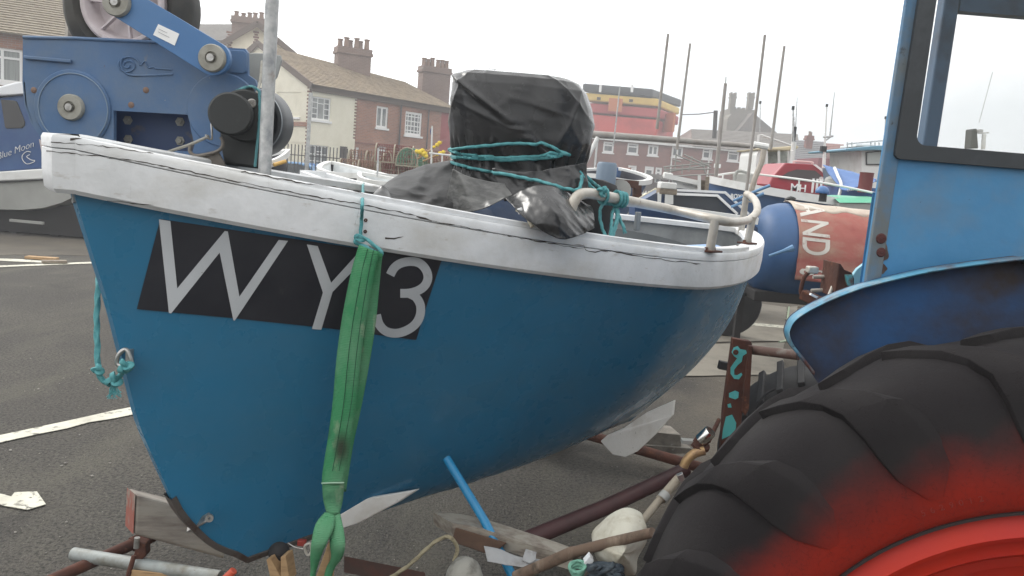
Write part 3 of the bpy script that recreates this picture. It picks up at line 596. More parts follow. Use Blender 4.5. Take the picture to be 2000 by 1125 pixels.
# rooftop aerial
tag(MB().tube([P(965, 150, 60), P(967, 132, 60)], .03, 5).tube([P(953, 134, 60), P(969, 136, 60)], .03, 5).build('tv_aerial', steel), 'small television aerial just above the black sheeting', 'aerial')

# ================================================================ FENCE, CARS
fence_m = M('black_iron', (.02, .02, .022), .5)
FA = P(548, 300, 29.5); FB = P(885, 320, 30.5); FW_ = Wall(FA, FB)
fr_ = thing('railing', 'tall black iron railing in front of the cream and brick houses', 'railing', FW_.pt(0, 0))
bar0 = None; n = int(FW_.len / .125)
for k in range(n):
    if bar0 is None: bar0 = MB().tube([FW_.pt(0, 0), FW_.pt(0, 2.1)], .02, 5).build('bar', fence_m, fr_)
    else:
        c_ = bar0.copy(); C.objects.link(c_); c_.location = FW_.D * (.125 * k)
for z in (.25, 1.72): MB().beam(FW_.pt(0, z), FW_.pt(FW_.len, z), .04, .03).build('rail', fence_m, fr_, smooth=0)
FA2 = P(1222, 385, 26); FB2 = P(1272, 390, 26); W2 = Wall(FA2, FB2)
wr = thing('white_picket_railing', 'short white picket railing beyond the handrail end of the boat', 'railing', W2.pt(0, 0))
z2 = P(1240, 371, 26).z; p0 = None
for k in range(int(W2.len / .09)):
    if p0 is None: p0 = MB().box(W2.pt(0, z2 / 2), (.04, .02, z2), W2.D).build('picket', white_boat, wr, smooth=0)
    else:
        c_ = p0.copy(); C.objects.link(c_); c_.location = W2.D * (.09 * k)
MB().beam(W2.pt(0, z2 - .08), W2.pt(W2.len, z2 - .08), .03, .05).build('rail', white_boat, wr, smooth=0)

def car(label, cx, cy, rz, body_m, L=4.0):
    root = thing('parked_car', label, 'car', (cx, cy, 0), 'cars parked behind the railing')
    X = Vector((math.cos(rz), math.sin(rz), 0)); Yv = Vector((-X.y, X.x, 0)); o = Vector((cx, cy, 0))
    q = lambda x, y, z: o + X * x + Yv * y + UPZ * z
    prof = [(-2, .45), (-2.02, .8), (-1.85, .95), (-1.0, 1.0), (1.2, .98), (1.75, .92), (1.95, .75), (2.0, .45), (1.6, .3), (-1.6, .3)]
    MB().grid([[q(x * L / 4, s * wd, z) for x, z in prof] for s, wd in ((-1, .70), (-1, .84), (1, .84), (1, .70))], closed=True).prism([q(x * L / 4, -.7, z) for x, z in prof], -Yv * .001).prism([q(x * L / 4, .7, z) for x, z in prof], Yv * .001).build('body', body_m, root, 50)
    cab = [(-1.75, .96), (-1.45, 1.36), (-.9, 1.45), (.1, 1.44), (1.15, .97)]
    MB().prism([q(x * L / 4, -.66, z) for x, z in cab], Yv * 1.32).build('roof', body_m, root, 30, bevel=.05)
    MB().prism([q(x * L / 4 * .93, -.68, .97 + (z - .97) * .85) for x, z in cab], Yv * 1.36).build('side_window', dark_glass, root, 30)
    for x in (-1.25, 1.3):
        for s in (-1, 1):
            wb_ = MB().lathe([(.01, 0), (.2, .0), (.3, .02), (.3, .18), (.01, .18)], q(x * L / 4, s * .85 - (0 if s < 0 else 0), .3), -Yv * s, 16).build('wheel', black_rubber, root)
    MB().box(q(-2.0 * L / 4, -.6, .75), (.05, .2, .18), X).build('tail_light', M('red_lens', (.6, .02, .02), .2), root)
    return root
car('bright blue hatchback behind the railing below the cream house window', P(622, 330, 33.5).x, 33.5, R_(-12), M('bright_blue_car_paint', (.03, .14, .36), .25, coat=.5))
car('light blue small car behind the railing, left of the square grey post', P(552, 330, 32.5).x, 32.5, R_(185), M('light_blue_car_paint', (.12, .28, .5), .3, coat=.5), 3.4)

# ================================================================ BACKGROUND BOATS
def boat(name, label, cat, B, S, beam, h, hull_m, gun_m, inner_m=None, group=None, um=.5, transom=.55, thwarts=2, gw=.05, gh=.07, keel_z=None, deck=None, dip=.10):
    """open boat: B and S are gunwale points at bow and stern, h the hull depth amidships"""
    B = Vector(B); S = Vector(S); D = S - B; L = D.length; Dh = Vector((D.x, D.y, 0)).normalized(); N = Vector((Dh.y, -Dh.x, 0))
    if N.dot(EYE - B) < 0: N = -N
    root = thing(name, label, cat, (lerp(B.x, S.x, .5), lerp(B.y, S.y, .5), 0), group)
    zk = (B.z + S.z) / 2 - h
    def f(u): return (1 - (1 - u / um) ** 2.2) if u < um else 1 - (1 - transom) * ((u - um) / (1 - um)) ** 2
    def pt(u, v, s, ins=0.0):
        ts = .13 * (1 - v) ** 2; t = ts + (1 - ts) * u
        c = B + D * t; zs = c.z - dip * h * math.sin(math.pi * t) ; z = lerp(zk + .25 * h * (1 - t) ** 3, zs, v)
        o = s * max(0, beam / 2 * f(u) * (v ** .5 if u > .3 else v ** lerp(.9, .5, u / .3)) - ins)
        return Vector((c.x, c.y, z)) + N * o
    us = [(i / 22) ** 1.2 for i in range(23)]; vs = [j / 8 for j in range(9)]
    mb = MB()
    for s in (-1, 1): mb.grid([[pt(u, v, s) for v in vs] for u in us])
    tr = [pt(1, v, 1) for v in vs] + [pt(1, v, -1) for v in reversed(vs[1:])]
    mb.add(tr, [tuple(range(len(tr)))])
    mb.build('hull', hull_m, root, 45)
    ib = MB()
    for s in (-1, 1): ib.grid([[pt(lerp(.03, .99, u), lerp(.3, .99, v), s, .035) for v in vs] for u in us])
    ib.grid([[pt(lerp(.03, .99, u), .5, -1, .035), pt(lerp(.03, .99, u), .5, 1, .035)] for u in us])
    tr = [pt(.985, lerp(.3, .99, v), 1, .03) for v in vs] + [pt(.985, lerp(.3, .99, v), -1, .03) for v in reversed(vs)]
    ib.add(tr, [tuple(range(len(tr)))]); ib.build('inner_lining', inner_m or gun_m, root, 45)
    gb = MB()
    for s in (-1, 1):
        rows = []
        for u in us:
            p = pt(u, 1, s); o = N * s
            rows.append([p - o * gw * .6 - UPZ * gh * .2, p + o * gw - UPZ * gh * .6, p + o * gw + UPZ * gh * .4, p - o * gw * .6 + UPZ * gh * .4])
        gb.grid(rows, closed=True); gb.f.append(tuple(len(gb.v) - 4 + k for k in range(4)))
    a = pt(1, 1, -1); b = pt(1, 1, 1); gb.beam(a + UPZ * .005, b + UPZ * .005, gw * 1.6, gh * .9)
    gb.build('gunwale', gun_m, root, 35)
    for k in range(thwarts):
        u = .35 + .3 * k; p = pt(u, .8, -1, .03); q = pt(u, .8, 1, .03); MB().beam(p, q, .22, .03).build('thwart', inner_m or gun_m, root, smooth=0)
    kp = [pt(0, v, 1) * .5 + pt(0, v, -1) * .5 for v in (1, .7, .4, .2, 0)]
    MB().beam(pt(.06, 0, 1) - UPZ * .04, pt(1, 0, 1) - UPZ * .04, .06, .1).build('keel', gun_m, root, smooth=0)
    for u in (.3, .8):
        p = pt(u, 0, 1); MB().box((p.x, p.y, max(.05, (p.z - .09) / 2)), (.5, .2, max(.1, p.z - .09)), N).build('support_block', timber, root, smooth=0)
    if deck:
        dm = MB(); n2 = [pt(u * deck, .97, 1, .03) for u in us]; n3 = [pt(u * deck, .97, -1, .03) for u in us]; dm.grid([n2, [(a + b) / 2 + UPZ * .03 for a, b in zip(n2, n3)], n3]).build('foredeck', gun_m, root, 60)
    return root, pt

# Blue Moon: cabin cruiser at the left edge
YM = 13.2
bm_blue = M('deep_blue_cabin_paint', (.02, .065, .19), .4, layers=[((.03, .085, .21), 3, .4, .7)])
grey_gel = M('grey_gelcoat', (.33, .33, .31), .5, layers=[((.26, .26, .24), 1.5, .4, .7)])
mo = thing('cabin_boat', 'blue cabin boat with a white roof and white script lettering, cut by the left edge', 'boat', (P(40, 420, YM).x, YM, 0))
def dz(px, py, Y=YM, dy=0): p = P(px, py, Y); return Vector((p.x, p.y + dy, p.z))
hullp = [(-260, 352), (-150, 352), (0, 352), (88, 350), (150, 362), (143, 385), (120, 396), (85, 406), (40, 410), (0, 409), (-150, 400), (-260, 392)]
rows = []
for k, (dy, sc) in enumerate(((0.0, 1), (.35, 1.02), (1.0, 1.03), (1.7, 1.02), (2.1, 1))):
    rows.append([Vector((p.x, YM + dy, p.z - (.03 if 0 < k < 4 else 0))) for p in (P(x, y, YM) for x, y in hullp)])
mbm = MB().grid(rows, closed=True); mbm.prism(rows[0], (0, .001, 0)); mbm.prism(rows[-1], (0, .001, 0)); mbm.build('hull', grey_gel, mo, 30)
MB().prism(PP(*[(x, y, YM - .03) for x, y in [(-260, 334), (0, 335), (92, 329), (160, 345), (152, 358), (88, 350), (0, 354), (-260, 354)]]), (0, 2.2, 0)).build('rubbing_strake', white_boat, mo, 30, bevel=.02)
MB().prism(PP(*[(x, y, YM - .035) for x, y in [(-260, 354), (0, 354), (88, 350), (88, 352), (0, 357), (-260, 357)]]), (0, .03, 0)).build('dark_seam', black_rubber, mo, 0)
MB().prism(PP(*[(x, y, YM + .12) for x, y in [(-200, 190), (0, 190), (48, 184), (60, 215), (84, 270), (92, 329), (0, 336), (-200, 336)]]), (0, 1.8, 0)).build('cabin', bm_blue, mo, 0, bevel=.04)
MB().prism(PP(*[(x, y, YM + .05) for x, y in [(-200, 178), (0, 168), (30, 160), (60, 160), (60, 182), (0, 187), (-200, 188)]]), (0, 1.9, 0)).build('cabin_roof', M('white_gelcoat', (.75, .76, .78), .3), mo, 0, bevel=.03)
MB().prism(PP(*[(x, y, YM + .1) for x, y in [(1, 194), (26, 196), (32, 198), (48, 238), (47, 246), (42, 250), (12, 251), (9, 248)]]), (0, .04, 0)).build('cabin_window', M('smoked_cabin_window', (.045, .042, .042), .25), mo, 0, bevel=.01)
MB().prism(PP(*[(x, y, YM + .1) for x, y in [(76, 272), (88, 280), (90, 316), (84, 312)]]), (0, .04, 0)).build('side_hatch', M('pink_white_hatch', (.5, .42, .4), .5), mo, 0)
text_obj('name_lettering', 'Blue Moon', P(-4, 312, YM + .1), P(68, 286, YM + .1), (0, 0, 1), white_boat, mo, .004, shear=.5, off=-.02)
MB().tube(smooth_path(PP(*[(x, y, YM + .105) for x, y in [(60, 297), (52, 296), (44, 303), (44, 312), (52, 320), (62, 318), (68, 314), (60, 312), (52, 306), (58, 302)]]), 5), .006, 5).build('painted_motif', white_boat, mo)
MB().prism(PP(*[(x, y, YM + .35) for x, y in [(-200, 405), (120, 396), (150, 405), (146, 424), (60, 428), (-200, 424)]]), (0, 1.4, 0)).build('keel', M('pale_keel', (.22, .22, .19), .7), mo, 0)
bl = M('dark_trailer', (.02, .018, .018), .8)
tb = MB().beam(P(-200, 440, YM + .3), P(140, 438, YM + .3), .1, .12); tb.beam(P(-200, 436, YM + 1.6), P(140, 432, YM + 1.6), .1, .12)
for x in (-120, 30, 110):
    for dy in (.3, 1.6): q = P(x, 436, YM + dy); tb.box((q.x, q.y, q.z / 2), (.12, .12, q.z))
tb.box((P(20, 440, YM).x, YM + 1.0, .28), (6.5, 1.6, .5))
btr = thing('trailer', 'dark trailer under the blue cabin boat at the left edge', 'trailer', (P(40, 440, YM).x, YM, 0)); tb.build('frame', bl, btr, smooth=0)
rag = MB().beam(P(20, 430, YM - .1), P(85, 436, YM - .1), .05, .04)
tag(rag.build('plastic_strip', grey_gel, smooth=0), 'pale plastic strip hanging below the blue cabin boat', 'strip')

white_in = M('white_boat_inner', (.68, .7, .7), .5, layers=[((.5, .52, .52), 4, .45, .7)])
black_hull = M('black_boat_hull', (.03, .03, .04), .4)
boat('rowing_boat', 'small rowing boat with white inside and dark hull beside the creels', 'boat', P(646, 318, 12.5), P(768, 346, 10.5), 1.0, .75, black_hull, white_boat, white_in, um=.55)
boat('clinker_boat', 'black boat with white gunwale and yellow stripe just right of the steel pole', 'boat', P(563, 296, 8.6), P(380, 312, 8.0), .7, .9, black_hull, white_boat, black_hull, um=.5)
b_, pt_ = boat('long_white_boat', 'long white boat with thick round gunwale behind the near boat rail', 'boat', P(905, 374, 7.0), P(612, 343, 7.6), .55, .85, white_boat, white_paint, white_in, um=.5, gw=.05, gh=.09, thwarts=1)
boat('white_dinghy', 'white dinghy with covered locker under the row of creels', 'boat', P(705, 340, 9.6), P(905, 356, 9.0), 1.1, .8, white_boat, white_boat, white_in, um=.5)
# yellow stripe beam
tag(MB().tube([P(535, 322, 8.1), P(558, 315, 8.2)], .02, 8).build('oar', M('varnished_yellow', (.55, .33, .08), .4)), 'short yellow varnished oar lying in the black boat by the steel pole', 'oar')
boat('blue_bowed_boat', 'blue and black boat with white gunwale showing just right of the black sheeting', 'boat', P(1207, 330, 13), P(1120, 341, 11.5), 1.5, 1.0, M('mid_blue_hull', (.03, .10, .24), .4), white_boat, black_hull, um=.4)

# pots and creels
net_m = M('brown_creel_netting', (.22, .12, .08), .9); green_net = M('green_creel_netting', (.08, .28, .18), .9); red_net = M('dark_red_creel_netting', (.2, .06, .05), .9)
hoop_m = M('creel_hoop', (.3, .27, .2), .8)
def creel(name, label, c, rz, net, L=.75, W_=.48, H_=.38):
    X = Vector((math.cos(rz), math.sin(rz), 0)); Yv = Vector((-X.y, X.x, 0)); c = Vector(c)
    def q(x, th): return c + X * x + Yv * (W_ / 2 * math.cos(th)) + UPZ * (H_ * math.sin(th) ** .8 if math.sin(th) > 0 else 0)
    root = thing(name, label, 'lobster pot', c, 'lobster pots piled beyond the boats')
    fb = MB()
    for x in (-L / 2, 0, L / 2): fb.tube([q(x, math.pi * k / 10) for k in range(11)], .016, 5)
    for y in (-.5, 0, .5): fb.beam(c + X * (-L / 2) + Yv * (y * W_), c + X * (L / 2) + Yv * (y * W_), .05, .025)
    for x in (-L / 2, L / 2): fb.beam(c + X * x - Yv * W_ / 2, c + X * x + Yv * W_ / 2, .05, .03)
    fb.build('frame', hoop_m, root, 40)
    nb = MB(); nx, nth = 15, 13
    for i in range(nx + 1):
        x = lerp(-L / 2, L / 2, i / nx); nb.tube([q(x, math.pi * k / 8) for k in range(9)], .005, 3, caps=False)
    for k in range(nth + 1):
        th = math.pi * k / nth; nb.tube([q(-L / 2, th), q(L / 2, th)], .005, 3, caps=False)
    for x in (-L / 2, L / 2):
        for k in range(1, 10):
            th = math.pi * k / 10; a = q(x, th); nb.tube([Vector((a.x, a.y, c.z)), a], .005, 3, caps=False); nb.tube([a, q(x, math.pi - th)], .005, 3, caps=False)
    nb.build('netting', net, root, 0)
    return root
YC = 17.5
cr = [(700, 341, 5, net_m, 'brown lobster pot at the left end of the pile, beside the iron railing'), (735, 343, -8, net_m, 'large brown netted lobster pot at the front left, with pale slats'), (716, 322, 0, net_m, 'brown lobster pot lying on top at the left of the pile'),
      (775, 347, 15, red_net, 'dark red lobster pot at the front middle of the pile'), (790, 328, 30, red_net, 'dark red lobster pot leaning behind the green one'), (812, 350, -20, red_net, 'dark red lobster pot at the front right, below the green one'),
      (805, 319, 80, green_net, 'green netted lobster pot standing on end at the top of the pile'), (842, 322, 10, net_m, 'orange brown lobster pot beside the yellow marker flag'), (848, 345, 0, green_net, 'green lobster pot half hidden by the black sheeting'), (770, 312, 4, red_net, 'flat dark lobster pot at the back of the pile below the small window')]
for i, (x, y, a, nm, lb) in enumerate(cr):
    p = P(x, y + 6, YC + (i % 3) * .4); creel('lobster_pot', lb, p, R_(a), nm, .78 if i != 1 else .95)
# pallets carrying the pile
pl = thing('pot_stand', 'low timber staging under the pile of lobster pots', 'staging', (P(780, 370, YC).x, YC, 0))
zt = P(770, 355, YC).z
for k in range(5): MB().beam((P(670, 350, YC).x, YC - .3 + k * .3, zt), (P(880, 350, YC).x, YC - .3 + k * .3, zt), .14, .05).build('plank', timber, pl, smooth=0)
for x in (680, 770, 860): MB().box((P(x, 350, YC).x, YC + .3, (zt - .03) / 2), (.12, 1.2, zt - .05)).build('trestle', timber, pl, smooth=0)
# extra pots under top ones
k = 0
for x, y, lb in [(760, 334, 'brown lobster pot in the middle row behind the thin pole'), (822, 336, 'dark red lobster pot in the middle row under the green one'), (860, 334, 'brown lobster pot in the middle row at the right end')]:
    creel('lobster_pot', lb, P(x, y + 6, YC + .9), R_(k * 12), red_net if k == 1 else net_m); k += 1
# marker flags
yel = M('yellow_flag_cloth', (.75, .55, .05), .8)
def dan(label, a, b, Y, lump, flag=None, pole_m=raw_wood):
    root = thing('marker_pole', label, 'marker flag', P(*a, Y), 'yellow marker flags among the lobster pots')
    MB().tube([P(*a, Y), P(*b, Y - .1)], .02, 6).build('stick', pole_m, root)
    for (x, y, s) in lump:
        c = P(x, y, Y - .1); mb = MB(); rows = []
        for i in range(7):
            th = math.pi * i / 6; rows.append([c + Vector((math.cos(2 * math.pi * k / 10) * math.sin(th), math.sin(2 * math.pi * k / 10) * math.sin(th) * .6, math.cos(th) * .8)) * s * (1 + .35 * noise.noise(Vector((i * 1.3 + x, k * .9, y)))) for k in range(10)])
        mb.grid(rows, closed=True).build('furled_flag', yel, root, 60)
    return root
dan('upper yellow flag furled on a stick, pointing up to the right', (816, 310), (864, 276), 16.6, [(859, 279, .045), (854, 283, .045), (848, 287, .035)])
dan('lower yellow flag furled on a stick above the black sheeting', (826, 315), (870, 296), 16.4, [(866, 297, .045), (860, 299, .045), (854, 302, .035)])
dan('bunched yellow flag on top of the orange brown lobster pot', (818, 305), (834, 293), 16.2, [(821, 297, .06), (828, 300, .065), (815, 296, .05), (832, 305, .05), (825, 294, .05)])
def thinpole(name, label, cat, pts, r, mat, group=None):
    return tag(MB().tube(pts, r, 8).build(name, mat), label, cat, group)
def vline(px0, py0, px1, py1, Y): return [P(px1, py1, Y), P(px0, py0, Y)]
fp = thing('flagpole', 'thin white pole with a small dark blue flag in front of the red house', 'flagpole', P(843, 318, 15))
MB().tube(PP((842, 322, 15), (844, 246, 15)), .016, 6).build('pole', white_boat, fp)
MB().prism(PP((843.5, 250, 15), (841, 251, 15), (840, 256, 15), (841, 263, 15), (844, 262, 15)), (0, .03, 0)).build('flag', bm_blue, fp, 0)
tag(MB().tube(PP((838, 299, 14), (885, 304, 14)), .018, 6).tube(PP((864, 301, 14), (863, 320, 14)), .015, 6).build('guard_rail', white_boat), 'thin white guard rail left of the covered bundle', 'guard rail')
thinpole('thin_pole', 'thin grey pole standing upright in the white dinghy in front of the pots', 'pole', PP((737, 345, 9.3), (739, 289, 9.3)), .011, steel)
tag(MB().box8([*PP((594, 352, 9.2), (601, 352, 9.2)), P(601, 352, 9.28), P(594, 352, 9.28), *PP((603, 181, 9.2), (611, 181, 9.2)), P(611, 181, 9.28), P(603, 181, 9.28)]).build('square_post', steel, smooth=0, bevel=.004), 'square grey galvanised post in front of the cream house corner', 'post')
_o = bpy.data.objects['square_post']
# poles of near gear on the right, as seen against the sky
masts = [((1283, 252), (1305, 66), 12.5, .030, 'tall thin grey pole over the red and yellow building, leftmost of the bare poles'),
         ((1322, 292), (1348, 85), 12.0, .026, 'tall thin pole just right of the red and yellow building'),
         ((1398, 345), (1417, 163), 10.5, .032, 'grey pole with thin tip left of the church tower'),
         ((1458, 372), (1494, 68), 6.6, .016, 'tallest bare pole, in front of the right church pinnacle'),
         ((1505, 292), (1532, 90), 12.0, .028, 'bare pole right of the church tower leaning over the white canopy')]
for a, b, Y, r, lb in masts:
    pa = P(*a, Y); pb = P(*b, Y)
    tag(MB().tube([pa, pb], [r * .8, r * .65], 10).build('bare_pole', M('pole_aluminium', (.33, .31, .29), .6, .1, layers=[((.24, .21, .18), 6, .4, .7)])), lb, 'pole', 'bare poles rising from the parked boats')
tag(MB().tube(PP((1417, 163, 10.5), (1418, 150, 10.5)), .008, 6).build('aerial_rod', steel), 'thin rod on top of the grey pole left of the church', 'rod')
lm = MB().tube(PP((1140, 261, 13), (1300, 272, 13.2), (1475, 286, 13.4)), [.06, .05, .04], 10).build('lowered_mast', M('pole_aluminium', (0,)*3)); tag(lm, 'long lowered mast lying level in front of the brick terrace', 'mast')
tag(MB().tube(PP((1472, 282, 13.2), (1500, 287, 13.2)), .05, 8).build('mast_end', white_boat), 'short white spar end beside the tallest bare pole', 'spar')
sr = thing('mast_support', 'white sloping support strut under the left end of the lowered mast', 'strut', P(1140, 335, 12.8))
MB().tube(PP((1168, 268, 12.8), (1137, 330, 12.8)), .035, 8).build('strut', white_boat, sr); MB().tube(PP((1167, 272, 12.9), (1162, 322, 12.9)), .018, 6).build('stay', white_boat, sr)
thinpole('thin_wire_mast', 'very thin mast in front of the red and yellow building', 'mast', PP((1198, 285, 12), (1211, 168, 12)), .010, steel)
thinpole('telegraph_pole', 'dark telegraph pole standing left of the church tower', 'pole', PP((1395, 270, 50), (1398, 216, 50)), .13, M('tarred_pole', (.05, .045, .04), .8))
tag(MB().tube(PP((1333, 224, 52), (1365, 223, 51), (1397, 219, 50)), .03, 4).build('wire', M('tarred_pole', (0,)*3)), 'sagging wire running left from the telegraph pole', 'wire')

# drum and bits behind the rope on the right of the bundle
tag(MB().lathe([(.01, 0), (.12, 0), (.12, .3), (.1, .33), (.01, .33)], P(1181, 372, 9.6), UPZ, 16).build('oil_drum', M('blue_grey_drum', (.12, .17, .23), .5)), 'small blue grey drum beyond the knotted teal rope', 'drum')
hs_ = thing('hose_reel', 'rusty winch with a pale disc beyond the handrail', 'winch', P(1215, 385, 9.8))
MB().beam(P(1188, 355, 9.8), P(1246, 361, 9.8), .12, .09).build('frame', rust, hs_); MB().lathe([(.01, 0), (.13, 0), (.13, .04), (.01, .04)], P(1211, 372, 9.6), (0.2, 1, 0), 18).build('disc', grey_gel, hs_, 40); MB().beam(P(1190, 395, 9.9), P(1190, 358, 9.9), .1, .1).build('leg', bm_blue, hs_); MB().beam(P(1244, 395, 9.9), P(1244, 362, 9.9), .1, .1).build('leg', rust, hs_)
tag(MB().prism(PP((1186, 326, 12.6), (1208, 327, 12.6), (1204, 352, 12.6), (1180, 354, 12.6)), (0, .3, 0)).build('blue_fuel_tank', M('mid_blue_hull', (0,)*3)), 'blue slab sided tank in the boat in front of the orange panel', 'tank')

# white trimmed navy boat (its cabin lies behind the handrail)
YF = 6.3
nb_ = thing('navy_cabin_boat', 'navy boat with double white stripes and a white timber post behind the handrail', 'boat', (P(1400, 420, YF).x, YF, 0))
ns = M('navy_panel', (.02, .06, .16), .45, layers=[((.05, .055, .065), 1.6, .46, .6)])
MB().prism(PP(*[(x, y, YF) for x, y in [(1290, 372), (1412, 378), (1480, 446), (1480, 520), (1240, 520), (1240, 400)]]), (0, .35, 0)).build('cabin_side', ns, nb_, 0)
def stripe(pts, wpx, Y, par, mat=white_clean):
    for (a, b) in zip(pts[:-1], pts[1:]):
        MB().beam(P(*a, Y), P(*b, Y), .02, wpx / FPX * Y).build('stripe', mat, par, smooth=0)
stripe([(1314, 378.5), (1401, 382), (1440, 418)], 4.6, YF - .02, nb_); stripe([(1318, 371), (1416, 376), (1462, 418)], 4.6, YF + .1, nb_)
MB().prism(PP(*[(x, y, YF + .13) for x, y in [(1316, 371), (1412, 374), (1458, 424), (1440, 424), (1316, 380)]]), (0, .1, 0)).build('cabin_top', navy, nb_, 0)
MB().beam(P(1287, 361, YF - .15), P(1318, 364, YF - .15), .16, .05).build('post_head', white_boat, nb_, bevel=.008); MB().beam(P(1285, 372.5, YF - .15), P(1319, 375, YF - .15), .15, .045).build('crosspiece', timber, nb_, bevel=.006)
MB().box8([*PP((1284, 398, YF - .22), (1291, 398, YF - .22)), P(1291, 398, YF - .08), P(1284, 398, YF - .08), *PP((1284, 376, YF - .22), (1292, 376, YF - .22)), P(1292, 376, YF - .08), P(1284, 376, YF - .08)]).build('post', white_boat, nb_, 0)
MB().box8([*PP((1298, 398, YF - .22), (1315, 399, YF - .22)), P(1315, 399, YF - .08), P(1298, 398, YF - .08), *PP((1299, 377, YF - .22), (1315, 378, YF - .22)), P(1315, 378, YF - .08), P(1299, 377, YF - .08)]).build('post', white_boat, nb_, 0)
cr_m = M('cream_plank', (.6, .55, .4), .6)
MB().beam(P(1240, 398, 6.6), P(1284, 372, 6.6), .03, .05).build('sloping_plank', cr_m, nb_); MB().beam(P(1259, 379, 6.7), P(1267, 391, 6.7), .1, .03).build('sloping_plank', cr_m, nb_)
MB().beam(P(1225, 396, YF - .1), P(1480, 432, YF - .3), .1, .05).build('gunwale', white_boat, nb_)
# white boat with lettered strakes
wb_ = thing('strake_boat', 'white boat with lettering along its side between the white post and the blue bow', 'boat', (P(1340, 400, 8).x, 8, 0))
MB().beam(P(1297, 343, 8), P(1362, 357, 8), .05, .045).build('gunwale', white_boat, wb_); MB().beam(P(1296, 341, 8.1), P(1312, 344, 8.1), .12, .05).build('stem_head', white_boat, wb_, bevel=.01)
MB().prism(PP((1314, 347, 8.03), (1364, 361, 8.03), (1364, 372, 8.03), (1314, 366, 8.03)), (0, .05, 0)).build('side_plank', white_boat, wb_, 0)
MB().prism(PP((1310, 364, 8.06), (1364, 372, 8.06), (1364, 470, 8.06), (1310, 470, 8.06)), (0, .8, 0)).build('hull', ns, wb_, 0)
text_obj('side_lettering', 'WOOLDRIDGE', P(1333, 361, 8), P(1361, 365.5, 8), UPZ, M('grey_letters', (.3, .31, .33), .6), wb_, .003)
MB().box8([*PP((1362, 372, 7.9), (1369, 372, 7.9)), P(1369, 372, 8), P(1362, 372, 8), *PP((1363, 342, 7.9), (1369, 342, 7.9)), P(1369, 342, 8), P(1363, 342, 8)]).build('post', white_boat, wb_, 0)
MB().box8([*PP((1376, 372, 7.9), (1384, 372, 7.9)), P(1384, 372, 8.05), P(1376, 372, 8.05), *PP((1378, 345, 7.9), (1386, 345, 7.9)), P(1386, 345, 8.05), P(1378, 345, 8.05)]).build('post', timber, wb_, 0)
MB().box(P(1372, 364, 8), (.05, .05, .12)).build('post_bracket', timber, wb_, 0)
# ROXY
navy_r = M('slate_blue_hull', (.045, .095, .2), .4, layers=[((.06, .11, .22), 2, .4, .7)])
YR = 11.2
rx, rpt = boat('motor_boat', 'slate blue boat with white gunwale and the name lettered on its bow', 'boat', P(1386, 349, YR), P(1650, 394, YR - .6), 1.3, 1.4, navy_r, white_boat, grey_gel, um=.5, gw=.05, gh=.10, deck=.3, dip=.015)
MB().prism(PP((1386, 344, YR - .05), (1398, 351, YR - .07), (1399, 360, YR - .07), (1386, 357, YR - .05)), (0, .12, 0)).build('stem_cap', white_boat, rx, 0, bevel=.01)
rh_ = [c for c in rx.children if c.name.startswith('hull')][0]; rT = BVHTree.FromPolygons([v.co for v in rh_.data.vertices], [tuple(p.vertices) for p in rh_.data.polygons])
def onhull(px, py):
    h_ = rT.ray_cast(EYE, ray(px, py).normalized())[0]
    return P(px, py, (h_.y if h_ is not None else YR - .5) - .03)
text_obj('name_lettering', 'ROXY', onhull(1427, 387), onhull(1454, 389.5), UPZ, white_clean, rx, .006, off=.015)
# pulpit rails over it
pr = thing('pulpit_rail', 'pale bow rail running across above the slate blue boat', 'guard rail', P(1450, 370, 11))
MB().tube(smooth_path(PP((1395, 343, 11), (1440, 337, 11), (1466, 339, 11), (1560, 350, 10.6), (1640, 363, 10.4), (1712, 378, 10.2)), 5), .014, 8).build('top_rail', white_boat, pr)
for x, y0, y1 in ((1411, 341, 358), (1436, 337, 362), (1476, 341, 372), (1560, 350, 372)): MB().tube(PP((x, y1, 10.9), (x + 1, y0, 10.9)), .011, 6).build('stanchion', white_boat, pr)
MB().tube(smooth_path(PP((1434, 368, 10.9), (1437, 340, 10.9), (1444, 334, 10.9), (1460, 338, 10.9)), 5), .02, 8).build('hoop', grey_gel, pr)
jk = thing('scaffold_gallows', 'jumble of pale rails and stays on the boat in front of the brick terrace', 'guard rail', P(1360, 360, 12))
for a, b in [((1296, 326), (1390, 318)), ((1297, 331), (1388, 330)), ((1296, 337), (1385, 322)), ((1320, 302), (1376, 326)), ((1336, 302), (1388, 326)), ((1318, 330), (1321, 300)), ((1345, 335), (1352, 305)), ((1378, 338), (1370, 312)), ((1300, 340), (1298, 325)), ((1315, 312), (1330, 316)), ((1332, 340), (1333, 320)), ((1296, 345), (1400, 340))]:
    MB().tube(PP((*a, 12), (*b, 12)), .011, 5).build('rail_tube', grey_gel, jk)
ps = thing('notice_board', 'small white notice on a thin post in front of the brick terrace', 'notice', P(1401, 345, 11.5))
MB().box(P(1401, 324, 11.5), (.09, .02, .055)).build('board', white_clean, ps, 0); MB().tube(PP((1402, 345, 11.52), (1402, 322, 11.52)), .008, 5).build('post', steel, ps)
tag(MB().tube(smooth_path(PP((1462, 395, 6.4), (1474, 350, 6.4), (1487, 318, 6.4), (1492, 292, 6.4)), 5), .022, 8).build('leaning_spar', M('weathered_spar', (.42, .38, .33), .7, layers=[((.3, .25, .2), 9, .4, .7)])), 'crooked weathered spar leaning behind the tallest bare pole', 'spar')
# blue oars
ob = M('light_blue_shaft', (.10, .22, .38), .5)
for a, b, lb in (((1432, 392), (1504, 362), 'upper of two blue boathooks crossing above the curved handrail end'), ((1428, 404), (1492, 378), 'lower of two blue boathooks crossing above the curved handrail end')):
    tag(MB().tube(PP((*a, 6.1), (*b, 6.0)), [.009, .012], 8).build('boathook', ob), lb, 'boathook', 'blue boathooks')

